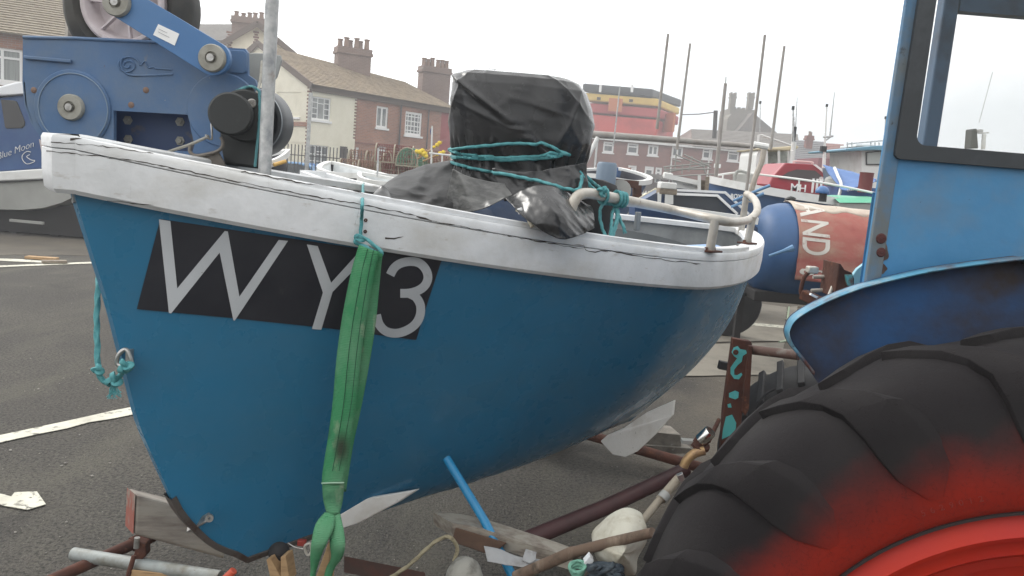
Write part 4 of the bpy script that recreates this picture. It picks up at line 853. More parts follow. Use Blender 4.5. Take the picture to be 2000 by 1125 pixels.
# red fishing boat MH
YH = 15.5
red_p = M('red_boat_paint', (.33, .02, .035), .35, layers=[((.25, .02, .03), 2, .4, .7)])
mh, mpt = boat('red_boat', 'red fishing boat with a low red wheelhouse and white registration letters', 'boat', P(1440, 361, YH + .5), P(1660, 378, YH - .3), 2.1, 1.35, red_p, white_boat, grey_gel, um=.45, thwarts=0, deck=.35, gh=.03)
MB().prism(PP(*[(x, y, YH - .75) for x, y in [(1510, 343), (1533, 318), (1590, 321), (1614, 340), (1618, 372), (1500, 366)]]), (0, 1.2, 0)).build('wheelhouse', red_p, mh, 0, bevel=.03)
MB().prism(PP(*[(x, y, YH - .79) for x, y in [(1540, 336), (1556, 331), (1592, 333), (1606, 345), (1608, 355), (1560, 353), (1522, 348)]]), (0, .05, 0)).build('side_window', M('brown_tinted_window', (.06, .05, .05), .15), mh, 0)
MB().prism(PP(*[(x, y, YH - .8) for x, y in [(1588, 321), (1594, 321), (1612, 335), (1613, 341)]]), (0, .03, 0)).build('white_flash', white_clean, mh, 0)
MB().tube(smooth_path(PP((1552, 320, YH - .5), (1552, 315, YH - .5), (1585, 317, YH - .5), (1586, 321, YH - .5)), 4), .02, 6).build('roof_rail', M('pink_rail', (.7, .5, .48), .5), mh)
MB().lathe([(.01, 0), (.045, 0), (.045, .02)], P(1604, 350, YH - .8), (0, -1, 0), 14).build('round_badge', white_clean, mh)
for ch, xa, xb in (('M', 1544, 1558), ('H', 1561, 1573), ('1', 1584, 1588), ('1', 1592, 1596), ('1', 1600, 1604)): text_obj('registration_letter', ch, P(xa, 373 + (xa - 1544) * .07, YH - 1.32), P(xb, 373 + (xb - 1544) * .07, YH - 1.32), UPZ, white_clean, mh, .006, off=.01, hscale=1.0 if ch != '1' else 1.15)
MB().prism(PP(*[(x, y, YH - 1.28) for x, y in [(1470, 358), (1620, 368), (1640, 384), (1470, 378)]]), (0, .3, 0)).build('bulwark', red_p, mh, 0)
# canopy boat behind
YK = 17
cb = thing('canopy_boat', 'boat with a white side screen and a yellowed canopy roof behind the tallest pole', 'boat', (P(1520, 350, YK).x, YK, 0))
can = M('yellowed_canopy', (.66, .58, .4), .6, layers=[((.5, .42, .27), 3, .4, .7)])
MB().prism(PP(*[(x, y, YK) for x, y in [(1478, 290), (1500, 289), (1558, 284), (1561, 288), (1552, 294), (1480, 293)]]), (0, 1.6, 0)).build('canopy_roof', can, cb, 0, bevel=.02)
MB().prism(PP(*[(x, y, YK + .1) for x, y in [(1482, 293), (1496, 293), (1497, 342), (1474, 342), (1478, 303)]]), (0, 1.3, 0)).build('side_screen', white_boat, cb, 0)
MB().prism(PP(*[(x, y, YK + .9) for x, y in [(1497, 297), (1540, 296), (1548, 322), (1510, 342), (1497, 340)]]), (0, .05, 0)).build('rear_screen', M('pale_screen', (.4, .42, .38), .4, layers=[((.2, .2, .18), 3, .45, .6)]), cb, 0)
for x in (1498, 1522, 1541): MB().tube(PP((x, 340, YK + .05), (x - 1, 294, YK + .05)), .03, 6).build('canopy_post', white_boat, cb)
MB().prism(PP(*[(x, y, YK) for x, y in [(1470, 340), (1570, 345), (1570, 400), (1470, 400)]]), (0, 1.6, 0)).build('hull', grey_gel, cb, 0)
MB().lathe([(.06, -.05), (.13, -.06), (.13, .06), (.06, .05)], P(1512, 330, YK + .3), (0, 1, .1), 16).build('fender_ring', black_rubber, cb)
gm = thing('goalpost_frame', 'thin white gallows frame above the yellowed canopy', 'frame', P(1482, 290, YK - .3))
MB().tube(PP((1480, 285, YK - .3), (1482, 264, YK - .3), (1488, 264, YK - .3), (1545, 284, YK - .3)), .022, 6).build('frame_tube', white_boat, gm)
an = thing('antenna_mast', 'dark antenna mast with a small head at the right end of the canopy', 'antenna', P(1552, 300, YK))
MB().tube(PP((1548, 300, YK), (1550, 250, YK), (1549, 211, YK)), [.05, .03, .012], 6).build('mast', steel, an); MB().box(P(1549, 211, YK), (.045, .045, .08)).build('head', black_paint, an, 0); MB().box(P(1551, 262, YK), (.06, .06, .3)).build('bracket', black_paint, an, 0)
MB().tube(PP((1548, 295, YK - .1), (1551, 278, YK - .1), (1546, 320, YK - .1)), .05, 6).build('ladder', white_boat, an)
for (x0, y0, x1, y1, Y, lb, hd) in [(1608, 345, 1615, 206, 15, 'white mast with a small dark head between the red boat and the blue cover', 1), (1621, 265, 1630, 180, 15, 'thin whip aerial beside the white mast', 0), (1484, 260, 1485, 200, 30, 'thin aerial with a dark head right of the church pinnacle', 1), (1727, 290, 1730, 230, 18, 'short aerial with a dark head against the cab edge', 1), (1553, 270, 1557, 190, 17, 'faint whip aerial beside the dark antenna mast', 0)]:
    r_ = thing('aerial', lb, 'aerial', P(x0, y0, Y)); q0 = P(x0, y0, Y); q1 = P(x1, y1, Y)
    MB().tube([q0, q0.lerp(q1, .5), q1], [.04 if hd and x0 == 1608 else .015, .018 if hd else .01, .012 if hd else .006], 6).build('rod', white_boat if x0 == 1608 else steel, r_)
    if hd: MB().box(q1, (.022 * Y / 10,) * 2 + (.034 * Y / 10,)).build('head', black_paint, r_, 0)
    if x0 == 1608: MB().tube([P(1608, 268, Y), P(1627, 266, Y)], .02, 6).build('yard', steel, r_); MB().tube([P(1613, 274, Y), P(1624, 266, Y)], .015, 6).build('yard', steel, r_); MB().box(P(1608, 291, Y), (.1, .08, .1)).build('lamp', black_paint, r_, 0)
# boat under a blue cover
YT = 12.2
tb_ = thing('covered_boat', 'boat under a bright blue cover stretched from a white frame', 'boat', (P(1670, 400, YT).x, YT, 0))
cover = M('blue_tarpaulin', (.07, .16, .38), .6, layers=[((.05, .12, .31), 3, .4, .7)], bump=(.4, 9, .03))
rowsC = []
top_ = [(1606, 321, YT + .8), (1632, 328, YT + .3), (1665, 335, YT + .2), (1700, 346, YT), (1712, 350, YT)]; bot_ = [(1644, 370, YT - .7), (1655, 372, YT - .8), (1672, 366, YT - .7), (1698, 358, YT - .4), (1712, 354, YT - .2)]
for i in range(13):
    t = i / 12; row = []
    for j in range(17):
        s_ = j / 16 * 4; k = min(3, int(s_)); f_ = s_ - k
        a = Vector(top_[k]).lerp(Vector(top_[k + 1]), f_); b = Vector(bot_[k]).lerp(Vector(bot_[k + 1]), f_); c = a.lerp(b, t)
        row.append(P(c.x, c.y + 2 * math.sin(math.pi * t) * (1 - j / 16), c.z) + Vector((0, -.04 * noise.noise(Vector((i * .4, j * .5, 0))), 0)))
    rowsC.append(row)
MB().grid(rowsC).build('cover', cover, tb_, 60, solid=.01)
MB().prism(PP((1608, 328, YT + 1), (1634, 331, YT + .9), (1645, 368, YT + .6), (1612, 362, YT + .8)), (0, .05, 0)).build('cover_inside', M('dark_cover_inside', (.07, .09, .12), .8), tb_, 0)
MB().tube(smooth_path(PP((1630, 328, YT + .2), (1637, 345, YT - .2), (1643, 362, YT - .5), (1636, 392, YT - .6)), 5), .022, 8).build('cover_frame', white_boat, tb_)
MB().prism(PP((1636, 364, YT), (1720, 368, YT - .6), (1720, 420, YT - .6), (1636, 420, YT)), (.2, 1.2, 0)).build('hull', M('blue_name_hull', (.03, .09, .25), .4), tb_, 0)
text_obj('name_lettering', 'LAVINIA II', P(1655, 373.5, YT - .85), P(1680, 370.5, YT - .85), UPZ, white_boat, tb_, .004)
MB().lathe([(.01, 0), (.09, 0), (.09, .26), (.095, .27), (.01, .27)], P(1688, 376, YT - 1.1), UPZ, 16).build('bucket', M('maroon_bucket', (.16, .03, .03), .5), tb_)
MB().prism(PP((1618, 345, YT + .4), (1640, 340, YT + .2), (1644, 364, YT + .1), (1616, 362, YT + .3)), (0, .2, 0)).build('grey_bundle', grey_gel, tb_, 0, bevel=.05)
# white wheelhouse
YW = 15.5
ww = thing('wheelhouse_boat', 'white wheelhouse with a light blue roof at the edge of the tractor cab', 'boat', (P(1720, 380, YW).x, YW, 0))
MB().prism(PP(*[(x, y, YW) for x, y in [(1683, 292), (1775, 296), (1775, 400), (1683, 400)]]), (0, 1.6, 0)).build('wheelhouse', white_boat, ww, 0)
MB().prism(PP(*[(x, y, YW - .2) for x, y in [(1651, 291), (1716, 284), (1790, 286), (1790, 298), (1716, 293), (1652, 295)]]), (0, 2, 0)).build('roof', M('pale_blue_roof', (.12, .28, .38), .5), ww, 0, bevel=.02)
MB().prism(PP(*[(x, y, YW - .03) for x, y in [(1692, 297), (1722, 294), (1722, 322), (1692, 322)]]), (0, .04, 0)).build('window_frame', black_rubber, ww, 0)
MB().prism(PP(*[(x, y, YW - .05) for x, y in [(1694, 299), (1720, 296), (1720, 320), (1694, 320)]]), (0, .03, 0)).build('window', M('reflecting_window', (.4, .42, .4), .1), ww, 0)
rl = MB().tube(PP((1655, 281, YW), (1720, 275, YW), (1760, 277, YW)), .012, 5)
for x in (1655, 1664, 1701, 1709, 1717, 1740): rl.tube(PP((x, 291, YW), (x, 278, YW)), .012, 5)
rl.build('roof_rail', steel, ww)
MB().prism(PP((1672, 286, YW + .5), (1673, 282, YW + .5), (1710, 283, YW + .5), (1712, 286, YW + .5)), (0, .8, 0)).build('roof_hatch', white_boat, ww, 0)
# green boat, dome buoy
gr = thing('upturned_green_boat', 'bright green upturned boat bottom behind the red banner', 'boat', (P(1675, 400, 10.5).x, 10.5, 0))
rows = []
for i in range(9):
    dy = i / 8; hgt = math.sin(math.pi * dy) ** .5
    rows.append([P(x, 396 - (13 - abs(t_ - .5) * 6) * hgt, 10) + Vector((0, dy * 1.1, -.0)) for x, t_ in [(1640, 0.02), (1648, .2), (1665, .5), (1690, .7), (1712, .95), (1730, .98)]])
MB().grid(rows).build('hull', M('bright_green_paint', (.03, .33, .18), .4), gr, 60)
MB().prism(PP((1640, 397, 10.02), (1730, 399, 10.02), (1730, 440, 10.02), (1640, 440, 10.02)), (0, 1.05, 0)).build('topsides', grey_gel, gr, 0)
dm = thing('domed_bollard', 'blue domed cap on a dark base in front of the red boat', 'bollard', P(1606, 392, 9))
MB().lathe([(.075 * math.cos(k / 8 * math.pi / 2) + .001, .075 * math.sin(k / 8 * math.pi / 2)) for k in range(9)][::-1] + [(.07, -.01), (.01, -.01)], P(1606, 376, 9), UPZ, 24).build('dome', M('dome_blue', (.05, .14, .32), .4), dm)
MB().lathe([(.01, 0), (.042, 0), (.04, .12), (.01, .12)], P(1606, 394, 9), UPZ, 16).build('base', bl, dm)

# ================================================================ BLUE TANK WITH RED BANNER
YTk = 7.4
tk = thing('blue_tank', 'big blue plastic tank lying on its side behind the stern', 'tank', (P(1560, 600, YTk).x, YTk, 0))
tb_blue = M('blue_plastic_tank', (.02, .07, .17), .5, layers=[((.03, .1, .25), 1.5, .4, .7), ((.03, .04, .06), 5, .62, .8, (1, 1, 1), .6)])
cz_t = P(1500, 392, YTk); cz_b = P(1500, 588, YTk); rad = (cz_t.z - cz_b.z) / 2 / 1.02; cz = (cz_t.z + cz_b.z) / 2
x0 = P(1478, 480, YTk).x; ax0 = Vector((x0 + .28, YTk + rad * .55, cz))
prof = [(.01, -.27), (rad * .5, -.26), (rad * .78, -.22), (rad * .92, -.14), (rad * .985, -.05), (rad, 0.02), (rad, .24), (rad * 1.015, .25), (rad * 1.015, .28), (rad, .29), (rad, 1.6), (rad * .9, 1.7), (.01, 1.75)]
MB().lathe(prof, ax0, (1, .06, -.03), 40).build('tank_body', tb_blue, tk, 35)
MB().tube(smooth_path(PP((1535, 391, YTk + .4), (1545, 387, YTk + .35), (1552, 390, YTk + .35)), 3), .02, 6).build('clamp', black_paint, tk)
for x in (1466, 1640, 1700): q = P(x, 560, YTk); MB().box((q.x, YTk + rad * .6, (cz - rad * .95) / 2), (.06, .06, cz - rad * .95)).build('cradle_leg', bl, tk, 0)
a_ = P(1455, 590, YTk + rad * .6); b__ = P(1720, 600, YTk + rad * .6); MB().box(((a_.x + b__.x) / 2, YTk + rad * .6, cz - rad * .93), (b__.x - a_.x, rad * 1.2, .10)).build('cradle', bl, tk, 0, bevel=.01)
bn = thing('red_banner', 'faded red banner with large white capitals wrapped round the blue tank', 'banner', (P(1620, 480, YTk).x, YTk, 0))
AX = Vector((1, .06, -.03)).normalized()
def bpt(x, th, rr=rad * 1.03):
    fold = .014 * noise.noise(Vector((x * 2.2, th * 1.3, 1))) + .008 * noise.noise(Vector((x * 7, th * 5, 3)))
    a = ax0 + AX * x
    if th >= 0: return a + Vector((0, -math.cos(th), 0)) * (rr + fold) + UPZ * math.sin(th) * (rr + fold)
    return a + Vector((0, -rr - fold * 1.6, 0)) + UPZ * (th * rr)      # hangs straight down below the widest line
def bx(px): return (P(px, 480, YTk - .1).x - ax0.x) * 1.0
X0 = bx(1552); X1 = X0 + 1.35
banner_m = M('faded_red_banner', (.34, .11, .09), .85, layers=[((.36, .26, .19), 1.8, .42, .68, (1, 1, 2.2)), ((.3, .06, .06), 3, .55, .8)], bump=(.4, 9, .02))
MB().grid([[bpt(lerp(X0, X1, j / 30), lerp(-.47, 1.75, i / 40)) for j in range(31)] for i in range(41)]).build('cloth', banner_m, bn, 60, solid=.006)
MB().grid([[bpt(lerp(X0 - .004, X1, j / 30), lerp(1.05 - .05 * math.sin(j), 1.8, i / 8), rad * 1.035) for j in range(31)] for i in range(9)]).build('pale_hem', M('pale_hem_cloth', (.5, .44, .36), .7, layers=[((.4, .3, .25), 8, .4, .7)]), bn, 60, solid=.006)
def curved_text(ch, th0, th1):
    """letters turned a quarter, stacked down the round of the tank"""
    cu = bpy.data.curves.new('l', 'FONT'); cu.body = ch; cu.offset = .012
    tmp = bpy.data.objects.new('t', cu); C.objects.link(tmp); bpy.context.view_layer.update()
    me = bpy.data.meshes.new_from_object(tmp.evaluated_get(bpy.context.evaluated_depsgraph_get())); bpy.data.objects.remove(tmp)
    bm = bmesh.new(); bm.from_mesh(me); xs = [v.co.x for v in bm.verts]; ys = [v.co.y for v in bm.verts]; a0, a1, b0, b1 = min(xs), max(xs), min(ys), max(ys)
    for i in range(1, 12): bmesh.ops.bisect_plane(bm, geom=bm.verts[:] + bm.edges[:] + bm.faces[:], plane_co=(lerp(a0, a1, i / 12), 0, 0), plane_no=(1, 0, 0))
    for v in bm.verts:
        fx = (v.co.x - a0) / (a1 - a0); fy = (v.co.y - b0) / (b1 - b0)
        v.co = bpt(X0 + .03 + (fy) * .255, lerp(th0, th1, fx), rad * 1.05)
    bm.to_mesh(me); bm.free(); me.materials.append(M('banner_white_print', (.58, .55, .50), .7, layers=[((.36, .2, .17), 14, .58, .7)])); me.name = 'letter'
    o = bpy.data.objects.new('letter', me); C.objects.link(o); o.parent = bn; o.matrix_parent_inverse = Matrix.Translation(-bn.location)
for ch, y0, y1 in (('L', 386, 400), ('A', 402, 430), ('N', 434, 464), ('D', 468, 500), ('S', 528, 540)):
    def th_of(py):
        z = P(1590, py, YTk - .12).z; q_ = (z - cz + .02) / (rad * 1.04); return math.asin(max(0, min(.98, q_))) if q_ > 0 else q_
    curved_text(ch, th_of(y0), th_of(y1))
tag(MB().tube(PP((1502, 500, YTk - .55), (1528, 491, YTk - .56), (1549, 484, YTk - .56)), [.012, .014, .03], 8).build('teal_stick', ob), 'light blue stick end resting across the front of the blue tank', 'stick')

# things seen through the cab glass
fm = thing('boat_funnel', 'dark tapering funnel with a small box and mast, seen through the cab window', 'funnel', P(1903, 285, 20))
MB().prism(PP((1896, 290, 20), (1899, 252, 20), (1908, 251, 20), (1911, 290, 20)), (0, .3, 0)).build('cowl', black_paint, fm, 0, bevel=.02)
MB().box(P(1914, 257, 20), (.1, .1, .1)).build('lamp_box', steel, fm, 0); MB().tube(PP((1920, 292, 20), (1922, 262, 20)), .05, 8).build('mast', white_boat, fm); MB().tube(PP((1917, 260, 20), (1931, 259, 20)), .02, 6).build('yard', steel, fm)
thinpole('whip_aerial', 'thin whip aerial seen through the cab window', 'aerial', PP((1912, 240, 20), (1939, 140, 20)), .008, steel)

# ================================================================ THE MAIN BOAT
HB = Vector((-1.2893, 2.1976)); HS = Vector((1.3827, 5.0112)); HD = (HS - HB); HL = HD.length; HD = HD / HL; HN = Vector((HD.y, -HD.x))
H0 = dict(s0=1.6671, s1=-.5508, s2=.3225, eb=.2567, ep=3.0, W=.6755, um=.5701, pf=1.4012, pa=1.5621, pb=.7967, af=1.0831, am=.5974, zk0=.2112, zk1=.2175, heel=.0854, rh=.1446)
TSV = [(0, .1642), (.08, .127), (.2, .0985), (.45, .0649), (.75, .0408), (1, .0151)]
def tsf(v):
    for (a, x), (b, y) in zip(TSV[:-1], TSV[1:]):
        if v <= b:
            t = (v - a) / (b - a); return x + (y - x) * t
    return TSV[-1][1]
_ts = []
def ts_s(v):      # rounded stem line
    return (tsf(max(0, v - .03)) + tsf(v) * 2 + tsf(min(1, v + .03))) / 4
def hp(u, v, s=1, extra=0.0, dz=0.0):
    q = H0; ts = ts_s(v); te = 1 - q['eb'] * (1 - v) ** q['ep']; t = ts + (te - ts) * u
    zk = q['zk0'] + q['zk1'] * t; zs = q['s0'] + q['s1'] * t + q['s2'] * t * t - q['rh']; z = zk + (zs - zk) * v
    um = q['um']; fu = 1 - abs(1 - u / um) ** q['pf'] if u < um else max(0, 1 - ((u - um) / (1 - um)) ** q['pa']) ** q['pb']
    a = q['af'] + (q['am'] - q['af']) * min(1, u / .4)
    o = s * (q['W'] * fu * v ** a + .02 + extra)
    c = HB + HD * (HL * t)
    return Vector((c.x + HN.x * o, c.y + HN.y * o, z - q['heel'] * o + dz))
cen = HB + HD * (HL * .5)
BOAT = thing('fishing_boat', 'blue fishing boat with white rubbing band and a black registration board on its bow', 'boat', (cen.x, cen.y, 0))
us = [.5 - .5 * math.cos(math.pi * i / 90) for i in range(91)]; vs = [(j / 40) ** 1.3 for j in range(41)]
hull = MB()
for s in (1, -1): hull.grid([[hp(u, v, s) for v in vs] for u in us])
hull.grid([[hp(0, v, 1) for v in vs], [hp(0, v, -1) for v in vs]]); hull.grid([[hp(1, v, 1) for v in vs], [hp(1, v, -1) for v in vs]]); hull.grid([[hp(u, 0, 1) for u in us], [hp(u, 0, -1) for u in us]])
hull_o = hull.build('hull', hull_blue, BOAT, 60, weld=True)
def bvh_of(*mbs):
    v = []; f = []
    for mb in mbs:
        n = len(v); v += mb.v; f += [tuple(i + n for i in q) for q in mb.f]
    return BVHTree.FromPolygons(v, f)
HB_T = bvh_of(hull)
inner_m = M('grey_inner_paint', (.16, .175, .18), .6, layers=[((.12, .13, .135), 4, .4, .7), ((.3, .3, .28), 18, .66, .74)])
inn = MB()
for s in (1, -1): inn.grid([[hp(lerp(.02, .985, u), v, s, -.035 if v > .3 else -.03, H0['rh'] * .6 * (v - .45) / .55) for v in [lerp(.45, 1, j / 10) for j in range(11)]] for u in us])
inn.build('inner_lining', inner_m, BOAT, 60)
sole = MB().grid([[hp(lerp(.05, .97, u), .66, k, -.03) for k in (-1, 1)] for u in us]); sole.build('sole_board', M('grey_blue_sole', (.1, .13, .17), .6), BOAT, 60)
lk = MB().grid([[(hp(u, .93, -1, -.05) * (1 - k) + hp(u, .93, 1, -.05) * k) + UPZ * (.095 + .03 * math.sin(k * math.pi)) for k in [i / 12 for i in range(7, 13)]] for u in [lerp(.45, .9, i / 20) for i in range(21)]])
lk.build('side_locker', M('pale_blue_locker', (.22, .36, .6), .45, layers=[((.3, .42, .62), 5, .45, .7)]), BOAT, 60, solid=-.03)
# rail loops
def loop_pts(n=70):
    uu = [.5 - .5 * math.cos(math.pi * i / n) for i in range(n + 1)]
    base = [hp(u, 1, 1) for u in uu] + [hp(u, 1, -1) for u in reversed(uu)]
    for k, i in ((0, 0), (1, -1)): base[i] = base[i] - Vector((HD.x, HD.y, 0)) * .022
    return base
BASE = loop_pts(); NBp = len(BASE); BN = []
for i in range(NBp):
    a = BASE[i - 1]; b = BASE[(i + 1) % NBp]; t = (b - a); n = Vector((t.y, -t.x, 0)).normalized()
    if n.dot(BASE[i] - Vector((cen.x, cen.y, 0))) < 0: n = -n
    BN.append(n)
def railsec(prof):
    mb = MB(); rows = [[BASE[i] + BN[i] * o + UPZ * z for o, z in prof] for i in range(NBp)]; rows.append(rows[0])
    mb.grid(rows, closed=True); return mb
rh = H0['rh']
strake = railsec([(.0, -.012), (.028, -.012), (.040, .0), (.046, .05), (.046, rh - .0385), (.042, rh - .036), (-.03, rh - .036)])
capp = railsec([(.040, rh - .0345), (.0465, rh - .0335), (.048, rh - .01), (.043, rh), (-.055, rh + .003), (-.062, rh - .004), (-.062, rh - .03)])
strake.build('rubbing_strake', white_paint, BOAT, 35); capp.build('capping', white_paint, BOAT, 35)
ir = railsec([(-.038, -.04), (-.038, rh - .034), (-.03, rh - .034), (-.03, -.04)]); ir.build('inwale', M('grey_inwale', (.34, .35, .35), .6, layers=[((.22, .23, .23), 6, .4, .7)]), BOAT, 35)
ts_rows = []
for i in range(9, 46):
    n = BN[i]; c = BASE[i] + UPZ * (rh + .001 - .017 * max(0, 1 - (i - 9) / 14)); ts_rows.append([c + n * .038, c + n * .038 + UPZ * .016, c + n * .034 + UPZ * .019, c - n * .02 + UPZ * .019, c - n * .022])
tsm = MB().grid(ts_rows, closed=True); tsm.f.append((0, 1, 2, 3, 4)); k = len(tsm.v); tsm.f.append((k - 1, k - 2, k - 3, k - 4, k - 5)); tsm.build('top_strip', white_paint, BOAT, 35)
RAIL_T = bvh_of(strake, capp, tsm)
def cast(px, py, T):
    d = ray(px, py).normalized(); loc, nr, idx, dist = T.ray_cast(EYE, d)
    if loc is None: loc, nr, idx, dist = T.find_nearest(EYE + d * 3.0)
    if nr.dot(d) > 0: nr = -nr
    return loc, nr
def drape(pts, T, off, step=9):
    bm = bmesh.new(); v = [bm.verts.new((x, y, 0)) for x, y in pts]
    for t in geometry.tessellate_polygon([[Vector((x, y, 0)) for x, y in pts]]): bm.faces.new([v[i] for i in t])
    xs = [p[0] for p in pts]; ys = [p[1] for p in pts]
    x = min(xs) + step
    while x < max(xs): bmesh.ops.bisect_plane(bm, geom=bm.verts[:] + bm.edges[:] + bm.faces[:], plane_co=(x, 0, 0), plane_no=(1, 0, 0)); x += step
    y = min(ys) + step
    while y < max(ys): bmesh.ops.bisect_plane(bm, geom=bm.verts[:] + bm.edges[:] + bm.faces[:], plane_co=(0, y, 0), plane_no=(0, 1, 0)); y += step
    mb = MB(); bm.verts.index_update()
    for q in bm.verts:
        l, n = cast(q.co.x, q.co.y, T); mb.v.append(l + n * off)
    mb.f = [tuple(w_.index for w_ in f.verts) for f in bm.faces]; bm.free(); return mb
board_m = M('black_board_paint', (.012, .013, .02), .5, layers=[((.026, .027, .034), 4, .4, .7), ((.06, .06, .06), 20, .66, .78, (1, 1, .4), .6)])
letter_m = M('grey_white_lettering', (.56, .58, .60), .5, layers=[((.46, .48, .50), 3, .4, .7), ((.08, .08, .09), 70, .70, .73, (1, 1, 1), .8), ((.25, .24, .22), 16, .66, .76, (1, 1, .4), .6)])
bd_ = drape([(313, 427), (500, 455), (700, 484), (862, 507), (836, 585), (812, 663), (640, 640), (450, 620), (267, 603), (290, 515)], HB_T, .004, 14).build('registration_board', board_m, BOAT, 60)
def lp(l): return [(240 + x / 2.5, 250 + y / 2.5) for x, y in l]
drape(lp([(176, 443), (232, 452), (265, 780), (497, 500), (512, 502), (568, 820), (760, 543), (805, 548), (545, 937), (538, 935), (472, 605), (235, 902), (224, 900)]), HB_T, .006, 12).build('letter_w', letter_m, bd_, 60)
drape(lp([(897, 565), (950, 573), (1015, 752), (1150, 603), (1203, 610), (1022, 797), (967, 981), (921, 978), (975, 800)]), HB_T, .006, 12).build('letter_y', letter_m, bd_, 60)
def stroke(pts, w_):
    pp = smooth_path([Vector((x, y, 0)) for x, y in pts], 6); L_ = []; R2 = []
    for i, p in enumerate(pp):
        t = pp[min(i + 1, len(pp) - 1)] - pp[max(0, i - 1)]; n = Vector((-t.y, t.x, 0)).normalized(); L_.append(p + n * w_ / 2); R2.append(p - n * w_ / 2)
    return [(p.x, p.y) for p in L_] + [(p.x, p.y) for p in reversed(R2)]
for st_ in ([(1303, 714), (1322, 680), (1352, 658), (1398, 648), (1443, 655), (1475, 685), (1487, 726), (1472, 765), (1438, 790), (1395, 802), (1352, 803)],
            [(1392, 803), (1428, 822), (1450, 862), (1448, 912), (1424, 955), (1380, 985), (1330, 998), (1282, 988), (1250, 955), (1236, 908)]):
    drape(lp(stroke(st_, 43)), HB_T, .006 if st_[0][0] == 1303 else .0063, 12).build('figure_three', letter_m, bd_, 60)
# cracks in the paint
ck = M('open_crack', (.045, .035, .028), .9)
def crack(pts, w_, T=RAIL_T, seed=0, jit=1.2):
    r = random.Random(seed); out = []
    for (a, b) in zip(pts[:-1], pts[1:]):
        n = max(2, int(math.hypot(b[0] - a[0], b[1] - a[1]) / 9))
        for k in range(n): out.append((lerp(a[0], b[0], k / n) + r.uniform(-1, 1), lerp(a[1], b[1], k / n) + r.uniform(-jit, jit), w_ * r.uniform(.25, 1.0)))
    out.append((*pts[-1], .3)); mb = MB(); rows = []
    for x, y, q in out:
        l1, n1 = cast(x, y - q / 2, T); l2, n2 = cast(x, y + q / 2, T); rows.append([l1 + n1 * .0012, l2 + n2 * .0012])
    mb.grid(rows); return mb
cks = MB()
def addc(mb): n = len(cks.v); cks.v += mb.v; cks.f += [tuple(i + n for i in q) for q in mb.f]
addc(crack([(92, 294), (130, 299), (250, 311), (335, 327), (400, 342), (520, 366), (620, 385), (700, 398), (760, 410), (812, 421)], 2.6, seed=1))
addc(crack([(812, 421), (850, 434), (900, 441)], 5, seed=2)); addc(crack([(900, 441), (1000, 462), (1090, 478), (1140, 486)], 2.2, seed=3))
addc(crack([(1140, 478), (1142, 486), (1150, 492), (1185, 490), (1240, 499), (1300, 508), (1368, 515)], 2.6, seed=4, jit=1.8))
addc(crack([(100, 277), (200, 285), (300, 300)], 2, seed=5)); addc(crack([(470, 335), (560, 352), (690, 372), (800, 392), (838, 398)], 2.5, seed=6, jit=1.6))
addc(crack([(255, 316), (256, 392)], 1.6, seed=7, jit=.3)); addc(crack([(525, 346), (524, 366)], 2, seed=8, jit=.3)); addc(crack([(701, 402), (697, 428)], 3.5, seed=9, jit=.3)); addc(crack([(695, 430), (692, 458)], 2, seed=10, jit=.3))
addc(crack([(752, 465), (770, 466), (788, 462)], 4, seed=11, jit=.5)); addc(crack([(110, 384), (160, 388), (240, 394), (300, 401)], 2, seed=12)); addc(crack([(327, 329), (345, 331)], 5, seed=13)); addc(crack([(138, 272), (160, 271)], 6, seed=14)); addc(crack([(1100, 476), (1142, 480)], 3, seed=15))
cks.build('paint_cracks', ck, BOAT, smooth=0)['kind'] = 'stuff'
for i, (x, y) in enumerate(((714, 430), (713, 452), (1440, 480))):
    l, n = cast(x, y, RAIL_T); MB().lathe([(.005, -.003), (.006, .002), (.002, .003)], l, n, 10).build('bolt', rust, BOAT)
# stem band and forefoot shoe
band = MB(); pth = [hp(0, v, 1) * .5 + hp(0, v, -1) * .5 for v in [.25, .21, .17, .13, .1, .075, .05, .03, .015, 0]] + [hp(u, 0, 1) * .5 + hp(u, 0, -1) * .5 for u in (.01, .03, .06, .1, .14)]
n3 = Vector((HN.x, HN.y, 0)); rows = []
for i, p in enumerate(pth):
    t = (pth[min(i + 1, len(pth) - 1)] - pth[max(0, i - 1)]).normalized(); o = n3.cross(t).normalized()
    if o.dot(Vector((-HD.x, -HD.y, -1))) < 0: o = -o
    rows.append([p + n3 * .028 - o * .012, p + n3 * .028 + o * .008, p - n3 * .028 + o * .008, p - n3 * .028 - o * .012])
band.grid(rows, closed=True).build('stem_band', M('dull_stem_iron', (.12, .105, .095), .5, .5, layers=[((.07, .04, .03), 20, .5, .7)]), BOAT, 40, bevel=.002)
l, n = cast(384, 1015, HB_T)
a, na_ = cast(368, 1026, HB_T); b, nb2 = cast(402, 1001, HB_T)
MB().beam(a + na_ * .012, b + nb2 * .03, .008, .03, n).build('eye_plate', bare_steel, BOAT, bevel=.003)
MB().lathe([(.004, 0), (.013, 0), (.013, .012), (.004, .012)], b + nb2 * .035, Vector((.3, -1, .1)), 14).build('eye_ring', bare_steel, BOAT)
